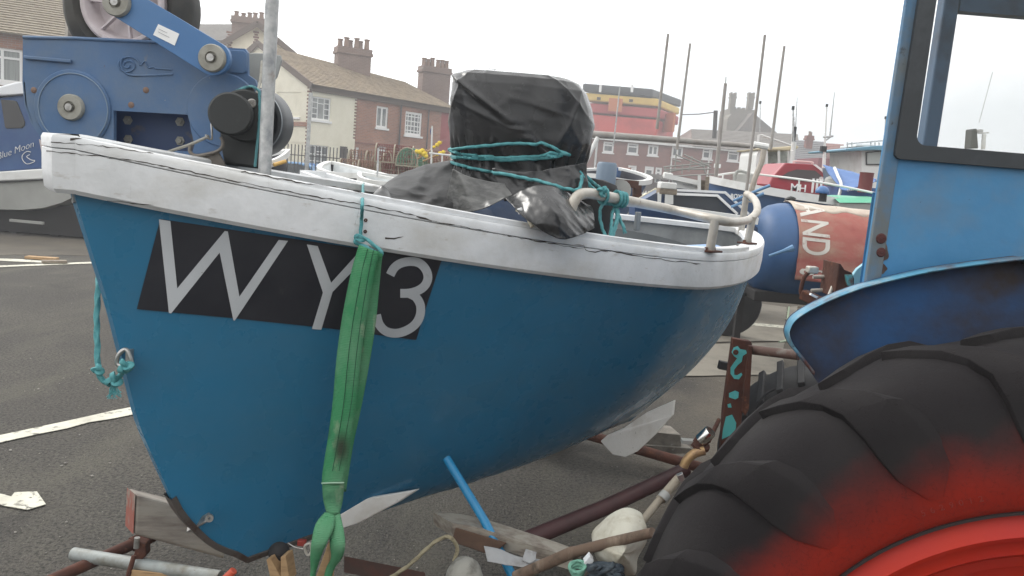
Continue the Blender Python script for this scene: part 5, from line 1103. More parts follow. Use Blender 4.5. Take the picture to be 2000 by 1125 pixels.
# keel fin strips
fin_m = M('white_bilge_keel', (.74, .72, .68), .6, layers=[((.55, .51, .45), 5, .5, .75), ((.12, .1, .08), 30, .68, .75)], bump=(.3, 40, .003))
def vpr(pts, vec, name, mat, par, bev=.004, sm=0): return MB().prism(PP(*pts), vec).build(name, mat, par, sm, bevel=bev)
def fy(px, py):
    for k in range(60):
        r = HB_T.ray_cast(EYE, ray(px, py - k * 3).normalized())
        if r[0] is not None: return r[0].y
    return 4
ya_, yb_ = fy(1180, 850), fy(1300, 780)
def fq(l, off): return [(x, y, lerp(ya_, yb_, (x - 1180) / 120) + off) for x, y in l]
vpr(fq([(1172, 862), (1184, 851), (1215, 838), (1262, 806), (1315, 783), (1312, 812), (1278, 850), (1243, 883), (1222, 893), (1196, 888)], -.06), (.02, .035, 0), 'bilge_keel', fin_m, BOAT)
yc_ = fy(720, 985)
vpr([(x, y, yc_ - .05 + (x - 700) * .001) for x, y in [(655, 1010), (716, 974), (812, 958), (775, 982), (700, 1022), (662, 1034)]], (.02, .03, 0), 'bilge_keel', fin_m, BOAT)
# D ring on the stem
p, n = cast(247, 700, HB_T); p0 = P(247, 697, p.y - .01)
MB().tube(smooth_path([P(x, y, p.y - .02) for x, y in [(252, 716), (231, 712), (229, 700), (236, 688), (248, 684), (258, 714)]], 6, True), .0065, 8, closed=True).build('bow_ring', bare_steel, BOAT)
MB().box(P(253, 700, p.y - .005), (.012, .03, .055)).build('ring_plate', bare_steel, BOAT, bevel=.002)
# handrail
hr_m = M('pale_scratched_tube', (.46, .43, .38), .45, .25, layers=[((.34, .3, .25), 12, .45, .7), ((.2, .13, .08), 30, .68, .75)], bump=(.15, 40, .002))
hl1 = cast(1386, 492, RAIL_T)[0]; hl2 = cast(1459, 476, RAIL_T)[0]
Ya, Yb = hl1.y, hl2.y
hpth = [(1110, 440, 2.84), (1116, 405, 2.85), (1128, 384, 2.88), (1145, 378, 2.94), (1170, 381, 3.04), (1230, 393, 3.28), (1310, 409, 3.6), (1398, 429, Ya), (1435, 434, Ya + .2), (1462, 429, Yb - .02), (1478, 414, Yb + .2), (1477, 396, Yb + .42), (1468, 384, Yb + .6), (1458, 379, Yb + .7)]
hrl = thing('handrail', 'bent pale tubular handrail curving round the stern of the blue boat', 'handrail', (hl1.x, hl1.y, hl1.z)) if False else None
MB().tube(smooth_path(PP(*hpth), 6), .0205, 14).build('handrail', hr_m, BOAT, 60)
for (lx, tpx, yy) in ((hl1, (1397, 430), Ya), (hl2, (1470, 424), Yb)):
    top = P(*tpx, yy); o = MB().tube([lx, top], .0195, 12).build('handrail_leg', hr_m, BOAT, 60); MB().box(lx + UPZ * .004, (.09, .07, .008), (HD.x, HD.y, 0)).build('foot_plate', rust, o, bevel=.002)
    for dx in (-.032, .032): MB().lathe([(.001, .014), (.007, .014), (.008, 0)], lx + Vector((HD.x, HD.y, 0)) * dx + UPZ * .006, UPZ, 6).build('bolt', rust, o, 0)
far_top = P(1458, 379, Yb + .7); MB().tube([far_top, far_top - UPZ * .25 + Vector((.0, .02, 0))], .0195, 12).build('handrail_leg', hr_m, BOAT, 60)
q = P(1245, 432, 4.35); MB().box(q, (.035, .02, .1), (HD.x, HD.y, 0)).build('rowlock_bracket', inner_m, BOAT, 0, bevel=.004)
# small cleat tag near the bundle
ct_ = MB().tube(smooth_path(PP((1040, 443, 2.78), (1030, 425, 2.8), (1018, 414, 2.82), (1010, 410, 2.84)), 4), .007, 8).build('strap_hook', M('cream_strap', (.55, .5, .38), .6), BOAT)
MB().box(P(1016, 412, 2.79), (.018, .012, .02), (1, 0, .4)).build('buckle', white_clean, ct_, bevel=.002)

# ================================================================ TEAL ROPE AND GREEN SLING
rl_top = cast(708, 366, RAIL_T)[0]; rl_mid = cast(706, 420, RAIL_T)[0]; rl_bot = cast(704, 458, RAIL_T)[0]
tr_ = thing('sling_rope', 'thin teal rope tied over the white rail, holding up the green sling', 'rope', rl_bot)
yb = rl_bot.y - .02
rope('cord', [rl_top + Vector((-.02, .09, .012)), rl_top + Vector((0, .03, .014)), P(709, 362, rl_top.y - .014), P(708, 390, rl_mid.y - .012), P(706, 430, rl_mid.y - .012), P(704, 463, yb)], .0052, teal_rope, tr_)
for pts in ([(697, 466), (706, 463), (722, 472), (745, 492), (741, 497), (720, 485), (700, 476), (693, 473)], [(694, 464), (704, 470), (712, 466), (700, 460)]):
    rope('knot', [P(x, y, yb - .012 - .006 * (i % 2)) for i, (x, y) in enumerate(pts)], .0055, teal_rope, tr_, closed=True, n=6)
green = M('green_webbing', (.04, .25, .10), .8, layers=[((.18, .36, .22), 3.5, .42, .66, (1, 1, .7), .8), ((.50, .46, .36), 5, .60, .70, (1.2, 1, .5), .8), ((.02, .12, .06), 9, .6, .8)], bump=(.5, 220, .002))
# stain built as a patch of oil on the webbing
t_ = green.node_tree; b_ = t_.nodes['Principled BSDF']; cur = b_.inputs['Base Color'].links[0].from_socket
tcn = t_.nodes.new('ShaderNodeTexCoord'); sc_ = P(668, 872, yb - .03)
wv = t_.nodes.new('ShaderNodeTexWave'); wv.bands_direction = 'Z'; wv.inputs['Scale'].default_value = 60; wv.inputs['Distortion'].default_value = .6
t_.links.new(tcn.outputs['Object'], wv.inputs[0]); bnode = b_.inputs['Normal'].links[0].from_node; b2 = t_.nodes.new('ShaderNodeBump'); b2.inputs['Strength'].default_value = .5; b2.inputs['Distance'].default_value = .003
t_.links.new(wv.outputs[1], b2.inputs['Height']); t_.links.new(bnode.outputs[0], b2.inputs['Normal']); t_.links.new(b2.outputs[0], b_.inputs['Normal'])
vd = t_.nodes.new('ShaderNodeVectorMath'); vd.operation = 'DISTANCE'; vd.inputs[1].default_value = sc_
mpp = t_.nodes.new('ShaderNodeMapping'); t_.links.new(tcn.outputs['Object'], mpp.inputs[0]); mpp.inputs['Scale'].default_value = (1.6, 1, .7); mpp.inputs['Location'].default_value = (0, 0, 0)
vd.inputs[1].default_value = (sc_.x * 1.6, sc_.y, sc_.z * .7); t_.links.new(mpp.outputs[0], vd.inputs[0])
mr = t_.nodes.new('ShaderNodeMapRange'); mr.inputs[1].default_value = .018; mr.inputs[2].default_value = .05; mr.inputs[3].default_value = .9; mr.inputs[4].default_value = 0; t_.links.new(vd.outputs['Value'], mr.inputs[0])
mm = t_.nodes.new('ShaderNodeMixRGB'); mm.inputs[2].default_value = (.03, .022, .015, 1); t_.links.new(mr.outputs[0], mm.inputs[0]); t_.links.new(cur, mm.inputs[1]); t_.links.new(mm.outputs[0], b_.inputs['Base Color'])
sg = thing('lifting_sling', 'worn green webbing sling hanging down the blue hull over the letter board', 'sling', P(650, 1000, yb))
def band_px(name, L_, R2, thick, mat, par, n=6, crown=.0):
    a = smooth_path(PP(*L_), n); b = smooth_path(PP(*R2), n); rows = []
    for p, q in zip(a, b):
        w_ = [p.lerp(q, k / 6) for k in range(7)]; rows.append([x + Vector((0, -crown * math.sin(math.pi * k / 6), 0)) for k, x in enumerate(w_)])
    return MB().grid(rows).build(name, mat, par, 60, solid=thick)
Yq = yb - .035
band_px('back_band', [(700, 484, Yq + .02), (716, 560, Yq + .03), (712, 640, Yq + .03), (700, 720, Yq + .03), (686, 800, Yq + .03), (672, 880, Yq + .03), (655, 960, Yq + .03)],
        [(747, 496, Yq + .012), (741, 560, Yq + .045), (733, 640, Yq + .05), (720, 720, Yq + .05), (705, 800, Yq + .05), (690, 870, Yq + .05), (676, 960, Yq + .05)], .005, green, sg, crown=.004)
band_px('front_band', [(701, 478, Yq), (686, 530, Yq - .005), (668, 620, Yq), (657, 700, Yq), (650, 780, Yq), (641, 850, Yq), (630, 920, Yq), (628, 945, Yq)],
        [(742, 492, Yq), (732, 530, Yq - .005), (716, 620, Yq), (705, 700, Yq), (697, 780, Yq), (687, 850, Yq), (676, 920, Yq), (671, 945, Yq)], .005, green, sg, crown=.012)
fl = band_px('front_band', [(629, 943, Yq), (631, 975, Yq), (637, 1000, Yq)], [(672, 943, Yq), (670, 975, Yq + .01), (664, 1002, Yq)], .005, green, sg, crown=.01)
band_px('eye_loop', [(634, 1000, Yq), (616, 1024, Yq - .03), (608, 1060, Yq - .05), (606, 1085, Yq - .03), (606, 1120, Yq), (600, 1160, Yq + .02)], [(655, 1000, Yq), (652, 1030, Yq - .03), (638, 1062, Yq - .05), (627, 1088, Yq - .03), (617, 1120, Yq), (612, 1160, Yq + .02)], .005, green, sg, crown=.006)
band_px('eye_loop', [(642, 1000, Yq + .004), (643, 1040, Yq - .02), (644, 1065, Yq - .03), (646, 1090, Yq - .01), (636, 1112, Yq + .02), (626, 1160, Yq + .03)], [(664, 1000, Yq + .004), (672, 1040, Yq - .03), (674, 1070, Yq - .04), (667, 1092, Yq - .01), (652, 1114, Yq + .02), (640, 1160, Yq + .03)], .005, green, sg, crown=.006)
MB().tube(smooth_path(PP((628, 944, Yq - .008), (650, 943, Yq - .016), (672, 943, Yq - .008)), 4), .0028, 6).build('stitching', M('pale_green_thread', (.3, .45, .33), .8), sg)
for dx in (.3, .42, .58, .7):
    pts = [P(lerp(a[0], b[0], dx), lerp(a[1], b[1], dx), Yq - .0165) for a, b in zip([(701, 482), (686, 530), (668, 620), (657, 700), (650, 780), (641, 850), (630, 920)], [(742, 492), (736, 530), (722, 620), (712, 700), (703, 780), (690, 850), (676, 920)])]
    if dx in (.42, .7): MB().tube(smooth_path(pts, 5), .0011, 4).build('seam', M('dark_green_thread', (.01, .07, .035), .8), sg)
def knot(name, c, size, r, mat, par, seed=0):
    a = R_(seed * 47); pts = []
    for k in range(18):
        t = 2 * math.pi * k / 18; x = math.sin(t) + 1.6 * math.sin(2 * t); z = math.cos(t) - 1.6 * math.cos(2 * t); y = -1.3 * math.sin(3 * t)
        pts.append(c + Vector((x * math.cos(a) - z * math.sin(a), y, x * math.sin(a) + z * math.cos(a))) * size / 2.6)
    return rope(name, pts, r, mat, par, closed=True, n=4)
# bow rope
bp = P(205, 700, 2.28)
br_ = thing('bow_rope', 'teal rope hanging beside the bow and knotted to its steel ring', 'rope', P(190, 620, 2.3))
rope('cord', PP((195, 520, 2.42), (192, 560, 2.36), (189, 620, 2.33), (190, 680, 2.31), (192, 722, 2.3), (203, 745, 2.3), (222, 745, 2.29), (242, 722, 2.28), (252, 708, 2.28)), .0078, teal_rope, br_)
knot('knot', P(191, 722, 2.29), .012, .0068, teal_rope, br_, 1)
knot('knot', P(245, 716, 2.27), .017, .0078, teal_rope, br_, 2); knot('knot', P(222, 743, 2.28), .019, .0072, teal_rope, br_, 4)
rr_s = random.Random(5); fb = MB()
for k in range(26): fb.tube([P(221 + rr_s.uniform(-6, 6), 748, 2.28), P(223 + rr_s.uniform(-9, 9), 762 + rr_s.uniform(-3, 6), 2.275), P(222 + rr_s.uniform(-14, 16), 772 + rr_s.uniform(-6, 8), 2.27)], .0012, 4)
fb.build('frayed_end', teal_rope, br_, 0)

# ================================================================ COVERED BUNDLE
poly = M('black_polythene', (.02, .02, .021), .27, layers=[((.035, .035, .035), 6, .5, .8)], bump=(.25, 30, .006), spec=.45, rvar=.1)
poly2 = M('scuffed_polythene', (.10, .10, .095), .35, layers=[((.03, .03, .03), 9, .42, .62, (1.2, 1, 3.5))], bump=(.6, 18, .012), spec=.6)
YB_ = 3.35
bun = thing('covered_bundle', 'tall bundle wrapped in black polythene standing in the boat amidships', 'bundle', (P(1015, 440, YB_).x, YB_, 1.2))
prof = [(150, 930, 1092), (152, 912, 1110), (160, 897, 1128), (176, 888, 1142), (205, 882, 1150), (240, 880, 1153), (275, 880, 1151), (300, 880, 1146), (318, 883, 1140), (332, 884, 1136), (350, 882, 1134), (372, 880, 1132), (400, 874, 1136), (440, 862, 1142), (480, 850, 1150)]
def ridged(p, f):
    p = Vector((p.x + .7 * p.z, p.y, .45 * p.z - .3 * p.x))
    p = p + Vector((noise.noise(p * f * .7), noise.noise(p * f * .7 + Vector((7, 1, 3))), 0)) * (.35 / f)
    s = (1 - abs(noise.noise(p * f)) * 2.2) + .32 * (1 - abs(noise.noise(p * f * 2.3 + Vector((4, 4, 4)))) * 2.2)
    return s / 1.3 - .5
rows = []; NR = 170; NS = 260
for i in range(NR + 1):
    t = i / NR * (len(prof) - 1); k = min(len(prof) - 2, int(t)); f_ = t - k; y = lerp(prof[k][0], prof[k + 1][0], f_); xl = lerp(prof[k][1], prof[k + 1][1], f_); xr = lerp(prof[k][2], prof[k + 1][2], f_)
    c = P((xl + xr) / 2, y + (0), YB_); hw = (xr - xl) / 2 / FPX * YB_ * .985; dp = hw * .8; row = []
    cinch = math.exp(-((y - 318) / 30) ** 2)
    for j in range(NS):
        th = 2 * math.pi * j / NS; ce, se = math.cos(th), math.sin(th); ex = .55
        x = math.copysign(abs(ce) ** ex, ce); z_ = math.copysign(abs(se) ** ex, se)
        q = c + Vector((x * hw, z_ * dp, 0))
        nrm = Vector((ce, se, 0)); d = .022 * ridged(Vector((q.x * 1.6, q.y * 1.6, q.z * 1.2)) + Vector((3, 1, 0)), 1.6) + .006 * ridged(q + Vector((9, 2, 4)), 7)
        d += (.012 * math.sin(th * 23 + 3 * noise.noise(q * 4)) * cinch - .012 * cinch)
        # one long sloping fold across the front
        fx = (q.x - c.x) / hw; line = abs((y - 160) - (fx + 1) * 105 * .95); d += .016 * math.exp(-(line / 6) ** 2) * (1 if se < 0 and y < 310 else 0)
        for (fx0, fy0, sl_, wd_, am_) in ((-.55, 150, 300, 5, .010), (.1, 175, -120, 5, .007), (.55, 150, 190, 6, .012), (.75, 220, -260, 5, .010), (-.3, 250, 60, 5, .008), (.3, 215, 35, 6, .006), (-.85, 190, -420, 6, .008)):
            l2 = (y - fy0) - (fx - fx0) * sl_; l2 /= math.sqrt(1 + (sl_ / 135) ** 2)
            d += am_ * math.exp(-abs(l2) / wd_) * max(0, 1 - abs(fx - fx0) * 1.3) * (1 if se < 0 else 0)
        row.append(q + nrm * d)
    rows.append(row)
topc = sum(rows[0], Vector()) / NS + UPZ * .012
mbt = MB().grid(rows, closed=True); base = len(mbt.v); mbt.v.append(topc); mbt.f += [(j, (j + 1) % NS, base) for j in range(NS)]
mbt.build('sheet', poly, bun, 60)
BUN_T = bvh_of(mbt)
CLOTHS = []
def cloth(name, top, bot, par, mat, n=40, m_=60, amp=.03, fr=5, seed=0, sag=0, edge=0):
    a = [Vector(v) for v in smooth_path([Vector(q) for q in top], 8)]; b = [Vector(v) for v in smooth_path([Vector(q) for q in bot], 8)]
    def at(l, t): x = t * (len(l) - 1); k = min(len(l) - 2, int(x)); return l[k].lerp(l[k + 1], x - k)
    rows = []
    for i in range(n + 1):
        row = []
        for j in range(m_ + 1):
            s_ = j / m_; t = i / n; q = at(a, s_).lerp(at(b, s_), t); p = P(q.x, q.y, q.z); h_ = Vector((seed, seed * 2.3, 0))
            d = amp * ridged(p + h_, fr) + amp * .2 * ridged(p + h_, fr * 3.1)
            e = math.sin(math.pi * min(1, max(0, t))) ** .4 if edge else 1
            row.append(p + Vector((.15 * d, -d, .3 * d)) * 1.0 - Vector((0, sag * math.sin(math.pi * t), 0)))
        rows.append(row)
    g_ = MB().grid(rows); CLOTHS.append((name, g_))
    return g_.build(name, mat, par, 60, solid=.0025)
cloth('skirt', [(884, 330, 3.02), (920, 345, 2.98), (990, 360, 2.96), (1070, 372, 2.98), (1132, 372, 3.05)], [(868, 412, 3.0), (900, 418, 2.93), (950, 405, 2.9), (990, 385, 2.9), (1040, 385, 2.93)], bun, poly2, amp=.012, fr=9, seed=2)
cloth('skirt', [(960, 330, 3.0), (1020, 335, 2.96), (1080, 330, 2.95), (1145, 318, 3.0)], [(985, 392, 2.93), (1040, 380, 2.88), (1090, 372, 2.88), (1150, 380, 2.96)], bun, poly, amp=.03, fr=5, seed=4)
cloth('loose_flap', [(985, 388, 2.9), (1040, 362, 2.86), (1090, 368, 2.88), (1130, 392, 2.96), (1155, 404, 3.02)], [(1040, 440, 2.74), (1075, 458, 2.70), (1105, 466, 2.70), (1135, 458, 2.78), (1160, 446, 2.90)], bun, poly, amp=.034, fr=4.5, seed=7, sag=.04)
poly_d = M('dull_black_polythene', (.012, .012, .0125), .5, layers=[((.03, .03, .03), 5, .5, .75)], bump=(.3, 26, .006), spec=.25)
# left heap of sheeting
lhp = thing('sheeting_heap', 'heap of black polythene slumped against the left side of the tall bundle', 'sheeting', P(810, 400, 3.3))
cloth('sheet', [(735, 375, 3.2), (775, 342, 3.3), (812, 328, 3.38), (850, 318, 3.4), (890, 312, 3.4)], [(742, 385, 2.95), (800, 400, 2.9), (850, 415, 2.88), (880, 425, 2.88), (910, 430, 2.9)], lhp, poly_d, amp=.04, fr=3.4, seed=12, sag=.06)
cloth('sheet', [(732, 374, 3.0), (745, 362, 3.0), (755, 366, 3.0), (765, 380, 3.0)], [(725, 384, 2.9), (745, 388, 2.9), (760, 390, 2.9), (770, 394, 2.9)], lhp, poly, n=16, m_=20, amp=.01, fr=6, seed=14)
# blue tarp under the bundle
cloth('under_sheet', [(900, 380, 3.15), (960, 370, 3.12), (1010, 375, 3.1), (1060, 390, 3.1)], [(890, 430, 3.0), (960, 440, 2.98), (1010, 450, 2.98), (1060, 470, 3.0)], bun, M('dark_blue_sheet', (.02, .05, .12), .5, bump=(.4, 12, .01)), amp=.02, fr=5, seed=15)
# teal wraps
wr_ = thing('lashing_rope', 'teal rope wound several times round the black polythene bundle', 'rope', P(1010, 330, 3.0))
BUN_T = bvh_of(mbt, *[g_ for n_, g_ in CLOTHS if n_ == 'skirt'])
def onb(px, py, off=.008):
    d = ray(px, py).normalized(); loc, nr, i, ds = BUN_T.ray_cast(EYE, d)
    if loc is None: loc, nr, i, ds = BUN_T.find_nearest(EYE + d * (3.3))
    if nr.dot(d) > 0: nr = -nr
    return loc + nr * off - d * .006
wraps = [[(877, 292), (930, 286), (1000, 280), (1060, 281), (1085, 291), (1110, 302)], [(877, 290), (900, 300), (960, 306), (1020, 307), (1080, 300), (1108, 301)], [(878, 308), (930, 307), (1000, 310), (1050, 307), (1106, 299)], [(878, 304), (920, 309), (1000, 312), (1050, 309), (1100, 303)],
         [(877, 312), (900, 323), (960, 337), (1020, 347), (1075, 362), (1105, 371), (1128, 370), (1134, 345)]]
for w_ in wraps:
    dense = smooth_path([Vector((x, y, 0)) for x, y in w_], 8); pp = [onb(q.x, q.y) for q in dense]
    MB().tube(pp, .006, 12, twist=.28 / .006).build('rope_turn', teal_rope, wr_, 60)
ls = thing('rope_tangle', 'teal rope knotted and looped round the near end of the handrail', 'rope', P(1180, 400, 3.2))
rope('rope_run', PP((1134, 330, 3.0), (1146, 345, 3.0), (1162, 360, 3.05), (1176, 370, 3.12), (1192, 385, 3.2), (1204, 402, 3.22), (1210, 425, 3.15), (1220, 448, 3.1)), .006, teal_rope, ls)
rope('rope_run', PP((1132, 334, 2.98), (1143, 352, 2.98), (1158, 368, 3.0), (1170, 378, 3.1)), .006, teal_rope, ls)
rope('rope_loop', PP((1183, 398, 3.2), (1174, 405, 3.14), (1172, 425, 3.1), (1178, 450, 3.05), (1188, 468, 3.02), (1196, 452, 3.05), (1205, 425, 3.12), (1200, 402, 3.2)), .006, teal_rope, ls, closed=True)
rope('rope_loop', PP((1192, 470, 3.02), (1194, 440, 3.06), (1196, 415, 3.14), (1203, 405, 3.2), (1207, 425, 3.14), (1200, 452, 3.06)), .0055, teal_rope, ls, closed=True)
for cx in (1178, 1204, 1210, 1216):
    hc = P(cx, 381 + (cx - 1170) * .2, 3.04 + (cx - 1170) * .004); ax = Vector((.8, .6, -.1)).normalized(); u = ax.cross(UPZ).normalized(); w2 = ax.cross(u)
    rope('hitch', [hc + (u * math.cos(k / 10 * 2 * math.pi) + w2 * math.sin(k / 10 * 2 * math.pi)) * .028 for k in range(10)], .006, teal_rope, ls, closed=True, n=3)
knot('knot', P(1176, 374, 3.0), .018, .006, teal_rope, ls, 3)
fb = MB()
for k in range(14): fb.tube([P(1219, 445, 3.1), P(1219 + rr_s.uniform(-4, 6), 454 + rr_s.uniform(-3, 3), 3.09)], .0013, 4)
fb.build('frayed_end', teal_rope, ls, 0)
# fender drum behind flap
tag(MB().lathe([(.01, -.1), (.07, -.09), (.08, -.05), (.08, .12), (.06, .15), (.01, .16)], P(1158, 425, 3.35), (0.2, .1, 1), 24).build('black_drum', black_rubber), 'black rubber drum half hidden behind the loose polythene flap', 'drum')

# ================================================================ STEEL POLE AND POT HAULER
pole_l = thing('steel_pole', 'thick galvanised steel pole standing up from the bow of the blue boat', 'pole', P(517, 330, 2.60))
MB().tube([P(516, 360, 2.60), P(533.5, -40, 2.60)], .0205, 20).build('tube', steel, pole_l, 60)
YHL = 2.82
hb = thing('pot_hauler', 'blue pot hauler with a tyre roller, sloping arm and black motor above the bow', 'hauler', P(300, 300, YHL))
def circ(cx, cy, r, Y, n=40, a0=0, a1=360): return [P(cx + r * math.cos(R_(lerp(a0, a1, k / n))), cy + r * math.sin(R_(lerp(a0, a1, k / n))), Y) for k in range(n if a1 - a0 == 360 else n + 1)]
outl = [(47, 74), (150, 76), (318, 85), (395, 90), (440, 93), (478, 95), (483, 102), (484, 146), (498, 156), (506, 175), (512, 205), (513, 240), (511, 275), (503, 305), (470, 322), (300, 322), (205, 312), (168, 300), (140, 302), (110, 294), (85, 272), (62, 240), (50, 205), (46, 160)]
hole = [(222, 216), (368, 224), (372, 250), (380, 283), (376, 296), (222, 288)]
MB().prism([P(x, y, YHL) for x, y in outl], (0, .02, 0), [[P(x, y, YHL) for x, y in hole]]).build('side_plate', frame_blue, hb, 30, bevel=.003)
MB().prism([P(x, y, YHL + .30) for x, y in outl], (0, .02, 0)).build('rear_plate', frame_blue, hb, 30)
rimb = MB(); ring = [P(x, y, YHL) for x, y in outl]
rb_rows = [[p + Vector((0, dy, 0)) for p in ring] for dy in (.0, .32)]
# curved edge band round the plates (open above, as a trough)
eb = MB()
for i in range(17, 24):
    a, b = ring[i % 24], ring[(i + 1) % 24]; eb.beam(a + Vector((0, .16, 0)), b + Vector((0, .16, 0)), .32, .008, (0, 0, 1) if abs((b - a).normalized().z) < .9 else (1, 0, 0))
eb.build('edge_band', frame_blue, hb, 30)
MB().tube([p + Vector((0, -.001, 0)) for p in [P(x, y, YHL) for x, y in [(46, 73), (150, 75), (318, 83)]]], .006, 8).build('top_lip', frame_blue, hb)
MB().beam(P(47, 112, YHL - .006), P(140, 120, YHL - .006), .012, .012).build('stiffener', frame_blue, hb, bevel=.003)
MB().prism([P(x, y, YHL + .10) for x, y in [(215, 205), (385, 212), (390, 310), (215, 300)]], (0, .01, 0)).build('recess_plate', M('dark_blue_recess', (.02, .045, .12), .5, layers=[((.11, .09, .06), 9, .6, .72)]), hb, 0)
for x, y in ((250, 235), (352, 238), (251, 272), (352, 275)): MB().lathe([(.001, .012), (.009, .012), (.010, .004), (.017, .004), (.017, 0)], P(x, y, YHL + .10), (0, -1, 0), 6).build('bolt', nylon, hb, 30)
def disc(cx, cy, r, Y, th, mat, nm, e=.004): 
    c = P(cx, cy, Y); R0 = r / FPX * Y
    return MB().lathe([(.001, th), (R0 - e, th), (R0, th - e), (R0, 0)], c, (0, -1, 0), 48).build(nm, mat, hb, 35)
disc(143, 213, 74, YHL, .010, frame_blue, 'bearing_plate'); disc(437, 215, 70, YHL, .008, frame_blue, 'bearing_plate')
MB().lathe([(.118, .001), (.119, .004), (.121, .004), (.122, .001)], P(143, 213, YHL - .010), (0, -1, 0), 48).build('machined_ring', M('scratched_ring', (.2, .27, .36), .6), hb, 50)
def nut(cx, cy, r, Y):
    R0 = r / FPX * Y; c = P(cx, cy, Y)
    o = MB().lathe([(R0, 0), (R0, .012), (R0 * .92, .018), (R0 * .45, .018), (R0 * .45, .010), (.001, .010)], c, (0, -1, 0), 32).build('nylon_washer', nylon, hb, 40)
    MB().lathe([(.001, .026), (R0 * .27, .026), (R0 * .30, .02), (R0 * .30, .008), (R0 * .4, .008), (R0 * .4, .006)], c, (0, -1, 0), 16).build('bolt_head', bare_steel, o, 40)
nut(141, 210, 25, YHL - .010)
# embossed swirl and flourish
sw = []
for k in range(34): a = k * .38; r_ = 3 + k * .62; sw.append(P(250 + r_ * math.cos(a), 128 + r_ * .8 * math.sin(a), YHL - .001))
MB().tube(sw, .0035, 6).tube(smooth_path(PP(*[(x, y, YHL - .001) for x, y in [(241, 112), (236, 125), (242, 139), (256, 147), (290, 147), (338, 145)]]), 5), .004, 6).tube(smooth_path(PP(*[(x, y, YHL - .001) for x, y in [(275, 128), (283, 120), (290, 132), (300, 131), (305, 134), (336, 136)]]), 5), .003, 6).build('embossed_emblem', frame_blue, hb, 60)
for x, y in ((66, 176), (200, 196), (285, 176), (256, 205), (458, 123)): MB().lathe([(.001, .003), (.009, .002), (.011, 0)], P(x, y, YHL - .0005), (0, -1, 0), 10).build('paint_chip', M('chipped_primer', (.2, .13, .1), .8), hb, 40)
MB().prism([P(x, y, YHL - .006) for x, y in [(443, 97), (474, 98), (482, 104), (482, 140), (474, 144), (447, 142)]], (0, .008, 0)).build('corner_pad', frame_blue, hb, 30, bevel=.003)
# roller: tyre, rim, spokes
YR2 = 2.86; tc_ = (240, 6)
c = P(*tc_, YR2)
k_ = YR2 / FPX
MB().lathe([(78 * k_, .02), (95 * k_, -.004), (112 * k_, .004), (124 * k_, .03), (125 * k_, .055), (125 * k_, .09), (122 * k_, .12), (112 * k_, .13), (90 * k_, .13), (76 * k_, .12)], c, (0, 1, 0), 64).build('roller_tyre', M('roller_rubber', (.035, .034, .032), .7, layers=[((.07, .065, .055), 5, .45, .75)], bump=(.2, 30, .005)), hb, 50)
rim_m = M('pale_pink_rim', (.56, .50, .51), .5, layers=[((.42, .36, .36), 5, .45, .7), ((.3, .24, .22), 16, .66, .78)])
MB().lathe([(80 * k_, .03), (80 * k_, -.006), (76 * k_, -.012), (70 * k_, -.010), (66 * k_, .0), (63 * k_, .03), (58 * k_, .05), (20 * k_, .055), (16 * k_, .02), (.001, .02)], c, (0, 1, 0), 64).build('roller_rim', rim_m, hb, 35)
for k in range(7):
    a = R_(20 + k * 51.4); d = (RT * math.cos(a) + UP * math.sin(a)); d.y = 0; d.normalize()
    MB().beam(c + Vector((0, .03, 0)) + d * (18 * k_), c + Vector((0, .012, 0)) + d * (66 * k_), .007, .02, d).build('spoke', rim_m, hb, 0, bevel=.002)
# arm
YA = 2.70; arm = []
A1 = (233, 2); A2 = (416, 114); ang = math.degrees(math.atan2(A2[1] - A1[1], A2[0] - A1[0]))
for k in range(17): a = R_(ang - 90 + k * 180 / 16); arm.append((A2[0] + 33 * math.cos(a), A2[1] + 33 * math.sin(a)))
for k in range(17): a = R_(ang + 90 + k * 180 / 16); arm.append((A1[0] + 31 * math.cos(a), A1[1] + 31 * math.sin(a)))
MB().prism([P(x, y, YA) for x, y in arm], (0, .022, 0)).build('roller_arm', M('arm_blue_paint', (.055, .155, .34), .45, layers=[((.075, .18, .36), 4, .4, .7), ((.3, .27, .22), 40, .72, .78)], bump=(.15, 40, .002)), hb, 30, bevel=.003)
nut(230, 6, 26, YA); nut(416, 114, 26, YA)
for cx, cy in (A1, A2): MB().lathe([(.001, 0), (.025, 0), (.025, .15), (.001, .15)], P(cx, cy, YA + .02), (0, 1, 0), 16).build('arm_spindle', bare_steel, hb)
stx = MB().prism([P(x, y, YA - .002) for x, y in [(309, 47), (350, 66), (341, 89), (299, 68)]], (0, .002, 0)).build('sticker', white_clean, hb, 0)
for i, (x0, y0, x1, y1) in enumerate(((309, 58, 326, 66), (308, 64, 330, 75))):
    text_obj('sticker_lettering', ('Made in', 'Scotland')[0] if False else ('~~~~~', '~~~~~~')[i], P(x0, y0, YA - .0035), P(x1, y1, YA - .0035), UP, M('sticker_ink', (.08, .07, .1), .6), stx, .0003)
# grey guard plate behind pole
vpr([(484, 103, 2.95), (520, 104, 2.95), (548, 108, 2.95), (550, 118, 2.95), (541, 150, 2.95), (528, 166, 2.95), (500, 160, 2.95), (484, 146, 2.95)], (0, .012, 0), 'guard_plate', M('grey_guard', (.33, .34, .33), .6, layers=[((.26, .26, .24), 4, .4, .7)]), hb, .004)
